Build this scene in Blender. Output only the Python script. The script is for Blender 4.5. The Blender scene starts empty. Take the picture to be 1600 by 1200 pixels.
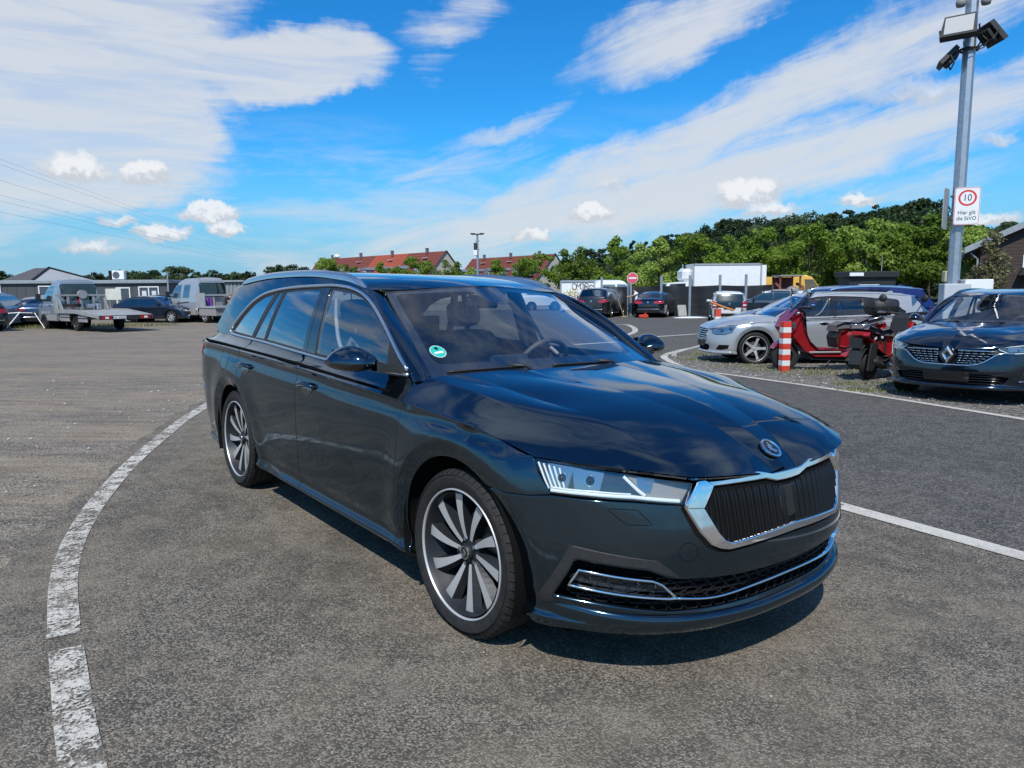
import bpy, bmesh, math, random
import numpy as np
from mathutils import Vector, Matrix, Euler
from mathutils.geometry import delaunay_2d_cdt, tessellate_polygon
SC = bpy.context.scene
COL = SC.collection
# ------------------------------------------------------------------ camera, world, sun, exposure
F_PX, CAM_H = 1128.1, 1.587
cam = bpy.data.cameras.new('camera'); cam.sensor_width = 36; cam.lens = F_PX/1600*36
cam.clip_start = .1; cam.clip_end = 6000
camo = bpy.data.objects.new('camera', cam); COL.objects.link(camo)
camo.location = (0, 0, CAM_H)
PITCH, ROLL = -0.12809, 0.012075
_f = Vector((0, math.cos(PITCH), math.sin(PITCH))); _r0 = Vector((1,0,0)); _u0 = _r0.cross(_f)
_r = _r0*math.cos(ROLL)+_u0*math.sin(ROLL); _u = -_r0*math.sin(ROLL)+_u0*math.cos(ROLL)
CROSSFALL = .02                       # the asphalt round the car leans a little to the right
_t = Matrix.Rotation(CROSSFALL, 3, 'Y'); _f, _r, _u = _t@_f, _t@_r, _t@_u
camo.matrix_world = Matrix(((_r.x,_u.x,-_f.x,0),(_r.y,_u.y,-_f.y,0),(_r.z,_u.z,-_f.z,CAM_H),(0,0,0,1)))
SC.camera = camo
SUN_EL, SUN_AZ = math.radians(50), math.radians(-170)      # azimuth of the sun measured clockwise from +Y (view axis)
sd_ = Vector((math.sin(SUN_AZ)*math.cos(SUN_EL), math.cos(SUN_AZ)*math.cos(SUN_EL), math.sin(SUN_EL)))
sun = bpy.data.lights.new('sun','SUN'); sun.energy = 4.8; sun.angle = math.radians(.53); sun.color = (1,.955,.88)
suno = bpy.data.objects.new('sun', sun); COL.objects.link(suno)
suno.rotation_euler = sd_.to_track_quat('Z','Y').to_euler(); suno.location = (0,0,60)
SC.view_settings.view_transform = 'Standard'; SC.view_settings.look = 'None'
SC.view_settings.gamma = 1; SC.view_settings.use_curve_mapping = False
SC.view_settings.exposure = 0.0
SC.render.engine = 'CYCLES'
SC.cycles.use_denoising = True
SC.cycles.max_bounces = 7; SC.cycles.glossy_bounces = 4; SC.cycles.transparent_max_bounces = 12; SC.cycles.transmission_bounces = 4
SC.cycles.caustics_reflective = False; SC.cycles.caustics_refractive = False
SC.cycles.sample_clamp_indirect = 6

def NT(tree):
    n, l = tree.nodes, tree.links
    def node(t, **k):
        x = n.new(t)
        for a, b in k.items():
            if a == 'ins':
                for i, v in b.items():
                    if hasattr(v, 'is_linked'): l.new(v, x.inputs[i])
                    else: x.inputs[i].default_value = v
            else: setattr(x, a, b)
        return x
    def math_(op, a, b=None, c=None, clamp=False):
        x = n.new('ShaderNodeMath'); x.operation = op; x.use_clamp = clamp
        for i, v in enumerate((a, b, c)):
            if v is None: continue
            if hasattr(v, 'is_linked'): l.new(v, x.inputs[i])
            else: x.inputs[i].default_value = v
        return x.outputs[0]
    def mix(f, a, b, bt='MIX'):
        x = n.new('ShaderNodeMix'); x.data_type = 'RGBA'; x.blend_type = bt
        for i, v in ((0, f), (6, a), (7, b)):
            if hasattr(v, 'is_linked'): l.new(v, x.inputs[i])
            else: x.inputs[i].default_value = v if i == 0 or len(v) == 4 else tuple(v)+(1,)
        return x.outputs[2]
    def ramp(f, stops, interp='LINEAR'):
        x = n.new('ShaderNodeValToRGB'); x.color_ramp.interpolation = interp
        e = x.color_ramp.elements
        while len(e) < len(stops): e.new(.5)
        for q, (p, c) in zip(e, stops):
            q.position = p; q.color = (c, c, c, 1) if not hasattr(c, '__len__') else tuple(c)[:3]+(1,)
        l.new(f, x.inputs[0]); return x.outputs[0]
    def smooth(v, a, b):
        x = n.new('ShaderNodeMapRange'); x.interpolation_type = 'SMOOTHSTEP'
        l.new(v, x.inputs[0]); x.inputs[1].default_value = a; x.inputs[2].default_value = b
        return x.outputs[0]
    return n, l, node, math_, mix, ramp, smooth

def pix_dir(px, py):
    """direction of a photo position, used once to lay out the clouds of the sky"""
    d = _f+_r*((px-800)/F_PX)-_u*((py-600)/F_PX)
    return d.normalized()
# ------------------------------------------------------------------ sky
W = bpy.data.worlds.new('World'); SC.world = W; W.use_nodes = True
n, l, node, M, mix, ramp, smooth = NT(W.node_tree)
n.clear()
sky = node('ShaderNodeTexSky', sky_type='NISHITA', sun_disc=False, sun_elevation=SUN_EL, sun_rotation=SUN_AZ, air_density=1.0, dust_density=.6, ozone_density=2.2, altitude=100)
tc = node('ShaderNodeTexCoord'); sep = node('ShaderNodeSeparateXYZ', ins={0: tc.outputs['Generated']})
dx, dy, dz = sep.outputs
up = M('MAXIMUM', dz, .0)
den = M('ADD', up, .085)
cx_, cy_ = M('DIVIDE', dx, den), M('DIVIDE', dy, den)
def plane(d): return (d.x/(max(d.z,0)+.085), d.y/(max(d.z,0)+.085))
# the long cirrus bands run towards a vanishing point low on the left of the lamp
va = math.atan2(*(lambda d: (d.x, d.y))(pix_dir(330, 455)))          # clockwise from +Y
ca, sa = math.cos(va), math.sin(va)
cu = M('ADD', M('MULTIPLY', cx_, sa), M('MULTIPLY', cy_, ca))      # along the bands
cv = M('SUBTRACT', M('MULTIPLY', cx_, ca), M('MULTIPLY', cy_, sa)) # across
def vec(a, b, c=0.0):
    return node('ShaderNodeCombineXYZ', ins={0: a, 1: b, 2: c}).outputs[0]
def noise(v, s, d=6, r=.6, dist=0.0, lac=2.0):
    return node('ShaderNodeTexNoise', noise_dimensions='3D', ins={'Vector': v, 'Scale': s, 'Detail': d, 'Roughness': r, 'Distortion': dist, 'Lacunarity': lac}).outputs[0]
uv = lambda d: (lambda p: (p[0]*sa+p[1]*ca, p[0]*ca-p[1]*sa))(plane(d))
cvw = cv
def band(v0, v1, soft, u0, u1, su, amp):
    """smooth box in band coordinates"""
    a = M('MULTIPLY', smooth(cvw, v0-soft, v0+soft), M('SUBTRACT', 1, smooth(cvw, v1-soft, v1+soft)))
    b = M('MULTIPLY', smooth(cu, u0-su, u0+su), M('SUBTRACT', 1, smooth(cu, u1-su, u1+su)))
    return M('MULTIPLY', M('MULTIPLY', a, b), amp)
def vof(x, y): return uv(pix_dir(x, y))[1]
def uof(x, y): return uv(pix_dir(x, y))[0]
az = M('ARCTAN2', dx, dy); el = M('ARCSINE', dz)
def azel(px, py): d = pix_dir(px, py); return math.atan2(d.x, d.y), math.asin(d.z)
SX_, SY_ = 1/F_PX, 1/F_PX
wx = noise(vec(az, el, 1.3), 7.0, 5, .62); wy = noise(vec(az, el, 9.1), 7.0, 5, .62)
wx2 = noise(vec(az, el, 4.3), 26.0, 4, .6); wy2 = noise(vec(az, el, 7.7), 26.0, 4, .6)
azw = M('ADD', az, M('ADD', M('MULTIPLY', M('SUBTRACT', wx, .5), .11), M('MULTIPLY', M('SUBTRACT', wx2, .5), .03)))
elw = M('ADD', el, M('ADD', M('MULTIPLY', M('SUBTRACT', wy, .5), .075), M('MULTIPLY', M('SUBTRACT', wy2, .5), .02)))
def blob(px, py, rx, ry, a=1.0, tilt=0.0, A=None, E=None):
    A = A or azw; E = E or elw
    a0, e0 = azel(px, py); ct, st = math.cos(tilt), math.sin(tilt)
    x = M('SUBTRACT', A, a0); y = M('SUBTRACT', E, e0)
    u_ = M('DIVIDE', M('ADD', M('MULTIPLY', x, ct), M('MULTIPLY', y, st)), rx/F_PX)
    v_ = M('DIVIDE', M('SUBTRACT', M('MULTIPLY', y, ct), M('MULTIPLY', x, st)), ry/F_PX)
    d = M('ADD', M('MULTIPLY', u_, u_), M('MULTIPLY', v_, v_))
    return M('MULTIPLY', M('SUBTRACT', 1, d, clamp=True), a)
def total(l_):
    r = l_[0]
    for q in l_[1:]: r = M('MAXIMUM', r, q)
    return r
# rippled sheet of cloud on the left
rip = noise(vec(M('MULTIPLY', az, 2.2), M('MULTIPLY', el, 17.0), 2.2), 2.4, 6, .62, .5)
alto_m = total([blob(10, 20, 350, 300), blob(60, 240, 290, 100), blob(450, 108, 190, 62, .85, .16), blob(200, 190, 165, 150, .95), blob(720, 20, 130, 48, .40, .25), blob(670, 100, 70, 34, .36, .3)])
alto = M('MULTIPLY', smooth(M('ADD', alto_m, M('MULTIPLY', M('SUBTRACT', rip, .5), .70)), .20, .60), M('ADD', .70, M('MULTIPLY', smooth(rip, .36, .62), .22)))
# long cirrus streaks
def streak(x0, y0, x1, y1, half, a=1.0, n_=.9):
    ax, ex = azel((x0+x1)/2, (y0+y1)/2); L_ = math.hypot(x1-x0, y1-y0)/2*1.18
    return blob((x0+x1)/2, (y0+y1)/2, L_, half, a, math.atan2(y0-y1, x1-x0))
st = total([streak(560, 395, 1720, -10, 62, .95), streak(380, 425, 1750, 165, 72, 1.0), streak(800, 330, 1700, 150, 62, .95), streak(880, 110, 1330, -60, 62, .95), streak(640, 240, 920, 165, 26, .62), streak(520, 300, 900, 225, 40, .55), streak(1000, 360, 1700, 250, 40, .5)])
ang = math.radians(14)
sa_ = M('ADD', M('MULTIPLY', az, math.cos(ang)), M('MULTIPLY', el, math.sin(ang))); sb_ = M('SUBTRACT', M('MULTIPLY', el, math.cos(ang)), M('MULTIPLY', az, math.sin(ang)))
fib = noise(vec(M('MULTIPLY', sa_, 3.0), M('MULTIPLY', sb_, 20.0), 0), 1.9, 9, .68, .7)
cir = M('MULTIPLY', smooth(M('ADD', st, M('MULTIPLY', M('SUBTRACT', fib, .5), 1.05)), .27, .98), .92)
# thin veil low over the horizon
low = noise(vec(M('MULTIPLY', az, 1.6), M('MULTIPLY', el, 9.0), 4.4), 2.6, 7, .62, .4)
veil = M('MULTIPLY', M('MULTIPLY', smooth(low, .44, .74), M('SUBTRACT', 1, smooth(el, .10, .26))), .62)
# small cumulus
CU = [(115,263,56,26,.8),(228,270,38,26,.9),(330,330,48,22,.95),(355,357,32,14,.8),(250,361,48,18,.9),(140,384,44,12,.55),(180,342,34,12,.5),(837,366,36,13,.8),(920,332,42,20,.95),(955,286,36,12,.4),(1165,300,56,28,1.),(1210,326,50,15,.7),(1340,311,38,13,.7),(1440,140,95,26,.42),(1565,215,34,10,.4),(1545,342,44,11,.6)]
nA = noise(vec(az, el, 2.2), 60.0, 5, .68); nE = noise(vec(az, el, 6.2), 60.0, 5, .68)
cA = M('ADD', az, M('ADD', M('MULTIPLY', M('SUBTRACT', wx2, .5), .050), M('MULTIPLY', M('SUBTRACT', nA, .5), .030)))
cE = M('ADD', el, M('ADD', M('MULTIPLY', M('SUBTRACT', wy2, .5), .030), M('MULTIPLY', M('SUBTRACT', nE, .5), .022)))
cus, cub = [], []
for (px, py, rx, ry, a_) in CU:
    a0, e0 = azel(px, py+ry*.35)
    u_ = M('DIVIDE', M('SUBTRACT', cA, a0), rx/F_PX); v0_ = M('DIVIDE', M('SUBTRACT', cE, e0), ry*1.25/F_PX)
    v_ = M('MAXIMUM', v0_, M('MULTIPLY', v0_, -2.2))
    f_ = M('MULTIPLY', M('SUBTRACT', 1, M('ADD', M('MULTIPLY', u_, u_), M('MULTIPLY', v_, v_)), clamp=True), a_)
    cus.append(f_); cub.append(M('MULTIPLY', f_, smooth(M('ADD', v0_, M('MULTIPLY', M('SUBTRACT', nE, .5), 1.2)), -.35, .75)))
cum = total(cus); cubr = total(cub); cumf = M('MULTIPLY', smooth(cum, .04, .55), .92)
# the rest of the sky, out of the picture: broken cloud of the same kind
allc = noise(vec(cx_, M('MULTIPLY', cy_, 1.3), 8.8), 1.3, 9, .62, .3)
front = M('MULTIPLY', smooth(dy, .45, .70), M('SUBTRACT', 1, smooth(dz, .52, .62)))
rest = M('MULTIPLY', M('MULTIPLY', smooth(allc, .50, .70), M('SUBTRACT', 1, front)), .80)
skyc = node('ShaderNodeHueSaturation', ins={'Hue': .497, 'Saturation': 1.32, 'Value': 1.0, 'Color': sky.outputs[0]}).outputs[0]
skyc = mix(1.0, skyc, (.36, 1.22, 1.66), 'MULTIPLY')
skyc = mix(M('MULTIPLY', M('SUBTRACT', 1, smooth(el, .0, .20)), .88), skyc, (2.9, 5.1, 7.3))
layer = total([alto, cir, veil, rest])
CB = 7.6
c1 = mix(layer, skyc, (CB*.90, CB*.955, CB*1.03))
bright = mix(smooth(cubr, .05, .45), (CB*.78, CB*.84, CB*.93), (CB*1.16, CB*1.18, CB*1.22))
c2 = mix(cumf, c1, bright)
ground_ = mix(smooth(dz, -.02, .0), (1.6, 1.6, 1.6), c2)
bg = node('ShaderNodeBackground', ins={0: ground_, 1: .10})
l.new(bg.outputs[0], node('ShaderNodeOutputWorld').inputs[0])
# ------------------------------------------------------------------ materials
def pmat(name, col, rough=.5, metal=0.0, coat=0.0, spec=.5, emit=None, es=0.0, coatr=.03, ior=1.5, alpha=None, trans=0.0):
    m = bpy.data.materials.new(name); m.use_nodes = True
    b = m.node_tree.nodes['Principled BSDF']
    b.inputs['Base Color'].default_value = tuple(col)+(1,)
    b.inputs['Roughness'].default_value = rough; b.inputs['Metallic'].default_value = metal
    b.inputs['Coat Weight'].default_value = coat; b.inputs['Coat Roughness'].default_value = coatr
    b.inputs['Specular IOR Level'].default_value = spec; b.inputs['IOR'].default_value = ior
    b.inputs['Transmission Weight'].default_value = trans
    if emit: b.inputs['Emission Color'].default_value = tuple(emit)+(1,); b.inputs['Emission Strength'].default_value = es
    return m
def bsdf(m): return m.node_tree.nodes['Principled BSDF']
def vary(m, scale, amt, dark=None, coord='Object', detail=4, bump=0.0, bscale=None, rough_amt=0.0, stretch=(1,1,1)):
    """breaks a flat colour up with noise: a second tone, roughness and fine relief"""
    n, l, node, M, mix, ramp, smooth = NT(m.node_tree); b = bsdf(m)
    tc = node('ShaderNodeTexCoord'); mp = node('ShaderNodeMapping', ins={0: tc.outputs[coord]}); mp.inputs['Scale'].default_value = stretch
    c = tuple(b.inputs['Base Color'].default_value)
    d = tuple(dark)+(1,) if dark else tuple(x*.6 for x in c[:3])+(1,)
    nz = node('ShaderNodeTexNoise', ins={'Vector': mp.outputs[0], 'Scale': scale, 'Detail': detail, 'Roughness': .65})
    f = M('MULTIPLY', smooth(nz.outputs[0], .35, .7), amt)
    l.new(mix(f, c, d), b.inputs['Base Color'])
    if rough_amt:
        l.new(M('ADD', M('MULTIPLY', nz.outputs[0], rough_amt), b.inputs['Roughness'].default_value-rough_amt*.5), b.inputs['Roughness'])
    if bump:
        n2 = node('ShaderNodeTexNoise', ins={'Vector': mp.outputs[0], 'Scale': bscale or scale*6, 'Detail': 3})
        bp = node('ShaderNodeBump', ins={'Strength': bump, 'Distance': .01, 'Height': n2.outputs[0]})
        l.new(bp.outputs[0], b.inputs['Normal'])
    return m
def car_paint(name, col, metal=.55, rough=.34, dust=.05):
    m = pmat(name, col, rough, metal, 1.0, .5, coatr=.015)
    n, l, node, M, mix, ramp, smooth = NT(m.node_tree); b = bsdf(m)
    tc = node('ShaderNodeTexCoord')
    fl = node('ShaderNodeTexVoronoi', ins={'Vector': tc.outputs['Object'], 'Scale': 900.0})
    c = tuple(col)+(1,)
    k = mix(M('MULTIPLY', smooth(fl.outputs['Color'], .2, .9), .45), tuple(x*.75 for x in col), tuple(min(1,x*1.45) for x in col))
    nz = node('ShaderNodeTexNoise', ins={'Vector': tc.outputs['Object'], 'Scale': 2.2, 'Detail': 7, 'Roughness': .7})
    k = mix(M('MULTIPLY', smooth(nz.outputs[0], .45, .8), dust), k, (.30,.27,.23))
    l.new(k, b.inputs['Base Color'])
    l.new(M('ADD', .012, M('MULTIPLY', smooth(nz.outputs[0], .4, .8), .05)), b.inputs['Coat Roughness'])
    return m
def glass_mat(name, tint, refl=1.0, rough=0.0, ior=1.5):
    """thin pane: tinted see-through with Fresnel mirror"""
    m = bpy.data.materials.new(name); m.use_nodes = True
    n, l, node, M, mix, ramp, smooth = NT(m.node_tree); n.clear()
    out = node('ShaderNodeOutputMaterial')
    t = node('ShaderNodeBsdfTransparent', ins={0: tuple(tint)+(1,)}); g = node('ShaderNodeBsdfGlossy', ins={'Roughness': rough, 'Color': (.95,.97,1,1)})
    fr = node('ShaderNodeFresnel', ins={'IOR': ior})
    geo = node('ShaderNodeNewGeometry'); f = M('MULTIPLY', M('MULTIPLY', M('MULTIPLY', fr.outputs[0], 1.7), refl, clamp=True), M('SUBTRACT', 1, geo.outputs['Backfacing']))
    mx = node('ShaderNodeMixShader', ins={0: f, 1: t.outputs[0], 2: g.outputs[0]})
    l.new(mx.outputs[0], out.inputs[0]); return m
MAT = {}
MAT['paint'] = car_paint('graphite_paint', (.042,.074,.100), .95, .10, .002)
_b=bsdf(MAT['paint']); _b.inputs['Coat Weight'].default_value=.92; _b.inputs['Coat IOR'].default_value=1.48; _b.inputs['Specular Tint'].default_value=(.38,.48,.58,1)
MAT['black_gloss'] = pmat('black_gloss', (.008,.008,.009), .12, 0, .6)
MAT['black_plastic'] = vary(pmat('black_plastic', (.014,.014,.015), .55), 60, .5, (.028,.027,.026))
MAT['black_void'] = pmat('black_void', (.006,.006,.006), .9, spec=.1)
MAT['chrome'] = pmat('chrome', (.86,.87,.88), .06, 1.0)
MAT['satin_chrome'] = pmat('satin_chrome', (.70,.71,.72), .22, 1.0)
MAT['rail_alloy'] = pmat('rail_alloy', (.62,.63,.64), .26, 1.0)
MAT['alloy'] = pmat('machined_alloy', (.60,.60,.60), .34, .55)
MAT['alloy_dark'] = pmat('anthracite_alloy', (.016,.018,.022), .5, .2)
MAT['rubber'] = vary(pmat('tyre_rubber', (.012,.012,.012), .72, spec=.35), 30, .5, (.030,.028,.025))
MAT['disc'] = pmat('brake_steel', (.22,.21,.20), .4, .9)
MAT['glass_clear'] = glass_mat('windscreen_glass', (.95,.97,.97), 1.1)
MAT['glass_front'] = glass_mat('front_door_glass', (.86,.92,.92), 1.25)
MAT['glass_dark'] = glass_mat('privacy_glass', (.42,.47,.48), 1.5)
MAT['frit'] = pmat('black_ceramic_border', (.008,.009,.011), .06, 0, .8)
MAT['lens'] = glass_mat('headlamp_lens', (.92,.94,.95), 1.2)
MAT['lamp_body'] = pmat('lamp_reflector', (.34,.35,.36), .20, .9)
MAT['lamp_dark'] = pmat('lamp_bezel', (.035,.037,.042), .25, .3, .5)
MAT['drl'] = pmat('light_guide', (.72,.76,.74), .28, 0, .5)
MAT['red_lens'] = pmat('red_lens', (.30,.008,.012), .12, 0, 1.0)
MAT['amber_lens'] = pmat('amber_lens', (.55,.16,.02), .15, 0, 1.0)
MAT['seat'] = vary(pmat('seat_cloth', (.12,.105,.11), .85), 40, .5)
MAT['trim_grey'] = pmat('interior_grey', (.24,.23,.22), .7)
MAT['dash'] = vary(pmat('dashboard', (.055,.050,.050), .6), 50, .4)
MAT['white_paint'] = vary(pmat('white_coat', (.74,.75,.75), .35, 0, .3), 3, .25, (.55,.55,.53))
MAT['galv'] = vary(pmat('galvanised_steel', (.42,.45,.48), .42, .75), 14, .8, (.30,.33,.37), bump=.1, rough_amt=.2)
MAT['slat_black'] = pmat('slat_black', (.006,.006,.007), .28, spec=.35)
MAT['mesh_plastic'] = pmat('mesh_plastic', (.008,.008,.009), .5, spec=.25)
MAT['green'] = pmat('green_print', (.02,.42,.34), .4)
MAT['blue_badge'] = pmat('badge_enamel', (.05,.05,.055), .15, .8, .5)
# ------------------------------------------------------------------ helpers
def link(o, parent=None):
    COL.objects.link(o)
    if parent is not None: o.parent = parent
    return o

def raw_obj(name, verts, faces, mat=None, parent=None, smooth=True, normals=None):
    me = bpy.data.meshes.new(name)
    me.from_pydata([tuple(map(float, v)) for v in verts], [], [tuple(map(int, f)) for f in faces])
    if mat is not None: me.materials.append(mat)
    if smooth and len(me.polygons):
        me.polygons.foreach_set('use_smooth', [True]*len(me.polygons))
    if normals is not None:
        me.normals_split_custom_set_from_vertices([tuple(map(float, n)) for n in normals])
    me.update()
    return link(bpy.data.objects.new(name, me), parent)

def empty(name, loc=(0,0,0), rz=0.0, parent=None):
    o = bpy.data.objects.new(name, None); o.empty_display_size = .2
    link(o, parent); o.location = loc; o.rotation_euler = (0,0,rz); return o

def tag(o, label=None, cat=None, group=None, kind=None):
    if label: o['label'] = label
    if cat: o['category'] = cat
    if group: o['group'] = group
    if kind: o['kind'] = kind
    return o

def copy_tree(o, parent=None):
    c = o.copy(); COL.objects.link(c)
    if parent is not None: c.parent = parent
    for ch in list(o.children): copy_tree(ch, c)
    return c

def rot2(p, a):
    c, s = math.cos(a), math.sin(a)
    return (p[0]*c-p[1]*s, p[0]*s+p[1]*c)

class MB:
    """collects shapes into one mesh"""
    def __init__(s): s.v=[]; s.f=[]; s.m=[]
    def add(s, v, f, mi=0):
        n=len(s.v); s.v += [tuple(p) for p in v]; s.f += [tuple(i+n for i in q) for q in f]; s.m += [mi]*len(f); return s
    def box(s, c, d, rz=0, bev=0, rx=0, ry=0, mi=0):
        hx,hy,hz = d[0]/2,d[1]/2,d[2]/2
        if bev>0:
            b=min(bev,hx*.9,hy*.9,hz*.9); V=[];F=[]
            for sx in (-1,1):
                for sy in (-1,1):
                    for sz in (-1,1):
                        V += [(sx*hx,sy*(hy-b),sz*(hz-b)),(sx*(hx-b),sy*hy,sz*(hz-b)),(sx*(hx-b),sy*(hy-b),sz*hz)]
            ix=lambda a,bb,e_,k:((a*2+bb)*2+e_)*3+k
            for k,ax in ((0,0),(1,1),(2,2)):
                for sgn in (0,1):
                    o=[]
                    for (i,j) in ((0,0),(1,0),(1,1),(0,1)):
                        t=[0,0,0]; t[ax]=sgn; t[(ax+1)%3]=i; t[(ax+2)%3]=j; o.append(ix(*t,k))
                    F.append(o if sgn else o[::-1])
            for ax in range(3):
                a1,a2=(ax+1)%3,(ax+2)%3
                for i in (0,1):
                    for j in (0,1):
                        t0=[0,0,0]; t0[ax]=0;t0[a1]=i;t0[a2]=j; t1=list(t0); t1[ax]=1
                        q=[ix(*t0,a1),ix(*t1,a1),ix(*t1,a2),ix(*t0,a2)]
                        F.append(q if (i==j) else q[::-1])
            for a in (0,1):
                for bb in (0,1):
                    for e_ in (0,1):
                        q=[ix(a,bb,e_,0),ix(a,bb,e_,1),ix(a,bb,e_,2)]
                        F.append(q if (a+bb+e_)%2==1 else q[::-1])
        else:
            V=[(x*hx,y*hy,z*hz) for x in(-1,1) for y in(-1,1) for z in(-1,1)]
            F=[(0,1,3,2),(4,6,7,5),(0,4,5,1),(2,3,7,6),(0,2,6,4),(1,5,7,3)]
        if rx or ry or rz:
            M=Euler((rx,ry,rz)).to_matrix(); V=[tuple(M@Vector(p)) for p in V]
        return s.add([(p[0]+c[0],p[1]+c[1],p[2]+c[2]) for p in V],F,mi)
    def tube(s, pts, r, n=8, cap=True, closed=False, mi=0):
        pts=[Vector(p) for p in pts]; m=len(pts); rs=r if isinstance(r,(list,tuple)) else [r]*m
        V=[];F=[]; up=None
        for i in range(m):
            if closed: t=pts[(i+1)%m]-pts[i-1]
            else: t=pts[min(i+1,m-1)]-pts[max(i-1,0)]
            t=t.normalized() if t.length>1e-9 else Vector((0,0,1))
            if up is None:
                up=Vector((0,0,1)) if abs(t.z)<.9 else Vector((1,0,0))
            a=t.cross(up)
            if a.length<1e-6: a=t.cross(Vector((0,1,0)))
            a.normalize(); b=a.cross(t).normalized(); up=b
            for k in range(n):
                an=2*math.pi*k/n; V.append(pts[i]+rs[i]*(math.cos(an)*a+math.sin(an)*b))
        for i in range(m if closed else m-1):
            j=(i+1)%m
            for k in range(n):
                F.append((i*n+k,i*n+(k+1)%n,j*n+(k+1)%n,j*n+k))
        if cap and not closed: F += [tuple(range(n))[::-1], tuple((m-1)*n+k for k in range(n))]
        return s.add(V,F,mi)
    def cyl(s, p0, p1, r0, r1=None, n=16, mi=0): return s.tube([p0,p1],[r0,r0 if r1 is None else r1],n,mi=mi)
    def lathe(s, prof, c=(0,0,0), n=32, axis='z', mi=0):
        V=[];F=[];m=len(prof)
        for k in range(n):
            a=2*math.pi*k/n
            for (r,h) in prof:
                p=(r*math.cos(a),r*math.sin(a),h)
                if axis=='y': p=(p[0],-p[2],p[1])
                if axis=='x': p=(p[2],p[0],p[1])
                V.append((p[0]+c[0],p[1]+c[1],p[2]+c[2]))
        for k in range(n):
            for i in range(m-1):
                F.append((k*m+i,((k+1)%n)*m+i,((k+1)%n)*m+i+1,k*m+i+1))
        return s.add(V,F,mi)
    def prism(s, poly, h0, h1, axis='z', mi=0):
        """extrude a 2-D polygon (ccw) between two heights along an axis"""
        n=len(poly)
        def P(p,h):
            if axis=='z': return (p[0],p[1],h)
            if axis=='y': return (p[0],h,p[1])
            return (h,p[0],p[1])
        V=[P(p,h0) for p in poly]+[P(p,h1) for p in poly]
        tri=tessellate_polygon([[Vector((p[0],p[1],0)) for p in poly]])
        F=[tuple(t) for t in tri]+[tuple(i+n for i in t)[::-1] for t in tri]
        F+=[(i,(i+1)%n,n+(i+1)%n,n+i) for i in range(n)]
        return s.add(V,F,mi)
    def quadgrid(s, G, closed_u=False, mi=0):
        """G[i][j] points"""
        nu,nv=len(G),len(G[0]); V=[p for r in G for p in r]; F=[]
        for i in range(nu if closed_u else nu-1):
            k=(i+1)%nu
            for j in range(nv-1): F.append((i*nv+j,k*nv+j,k*nv+j+1,i*nv+j+1))
        return s.add(V,F,mi)
    def build(s, name, mat, parent=None, smooth=False, sharp=None, fix=True):
        me=bpy.data.meshes.new(name); me.from_pydata([tuple(map(float,v)) for v in s.v],[],s.f)
        mats=mat if isinstance(mat,(list,tuple)) else [mat]
        for m in mats: me.materials.append(m)
        if len(mats)>1: me.polygons.foreach_set('material_index',s.m)
        if fix:
            bm=bmesh.new(); bm.from_mesh(me); bmesh.ops.recalc_face_normals(bm,faces=bm.faces)
            if sharp is not None:
                for e in bm.edges:
                    if len(e.link_faces)==2 and e.calc_face_angle(0)>sharp: e.smooth=False
            bm.to_mesh(me); bm.free()
        if smooth: me.polygons.foreach_set('use_smooth',[True]*len(me.polygons))
        me.update()
        return link(bpy.data.objects.new(name,me),parent)

def spline(pts, n, closed=False):
    """catmull-rom (centripetal-ish) through points of any dimension -> n samples, uniform in chord length"""
    P=np.array(pts,float)
    if closed: P=np.vstack([P[-1],P,P[0],P[1]])
    else: P=np.vstack([2*P[0]-P[1],P,2*P[-1]-P[-2]])
    out=[]
    for i in range(1,len(P)-2):
        p0,p1,p2,p3=P[i-1:i+3]
        d=[max(np.linalg.norm(b-a),1e-6)**.5 for a,b in ((p0,p1),(p1,p2),(p2,p3))]
        m1=(p1-p0)/d[0]-(p2-p0)/(d[0]+d[1])+(p2-p1)/d[1]; m1*=d[1]
        m2=(p2-p1)/d[1]-(p3-p1)/(d[1]+d[2])+(p3-p2)/d[2]; m2*=d[1]
        for t in np.linspace(0,1,24,endpoint=False):
            out.append((2*t**3-3*t**2+1)*p1+(t**3-2*t*t+t)*m1+(-2*t**3+3*t*t)*p2+(t**3-t*t)*m2)
    out.append(P[-2]); out=np.array(out)
    L=np.r_[0,np.cumsum(np.linalg.norm(np.diff(out,axis=0),axis=1))]
    q=np.linspace(0,L[-1],n)
    return np.stack([np.interp(q,L,out[:,k]) for k in range(out.shape[1])],1)

class Sp1:
    """natural cubic spline y(x), linear outside"""
    def __init__(s, xs, ys):
        o=np.argsort(xs); s.x=np.array(xs,float)[o]; s.y=np.array(ys,float)[o]; n=len(s.x)
        # pchip slopes
        h=np.diff(s.x); d=np.diff(s.y)/h; m=np.zeros(n)
        for i in range(1,n-1):
            if d[i-1]*d[i]>0:
                w1=2*h[i]+h[i-1]; w2=h[i]+2*h[i-1]; m[i]=(w1+w2)/(w1/d[i-1]+w2/d[i])
        m[0]=d[0]; m[-1]=d[-1]; s.m=m; s.h=h
    def __call__(s, q):
        q=np.asarray(q,float); i=np.clip(np.searchsorted(s.x,q)-1,0,len(s.x)-2)
        h=s.h[i]; t=(q-s.x[i])/h; tc=np.clip(t,0,1)
        r=(2*tc**3-3*tc**2+1)*s.y[i]+(tc**3-2*tc**2+tc)*h*s.m[i]+(-2*tc**3+3*tc**2)*s.y[i+1]+(tc**3-tc**2)*h*s.m[i+1]
        return r+np.where(t<0,t*h*s.m[0],0)+np.where(t>1,(t-1)*h*s.m[-1],0)

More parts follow.
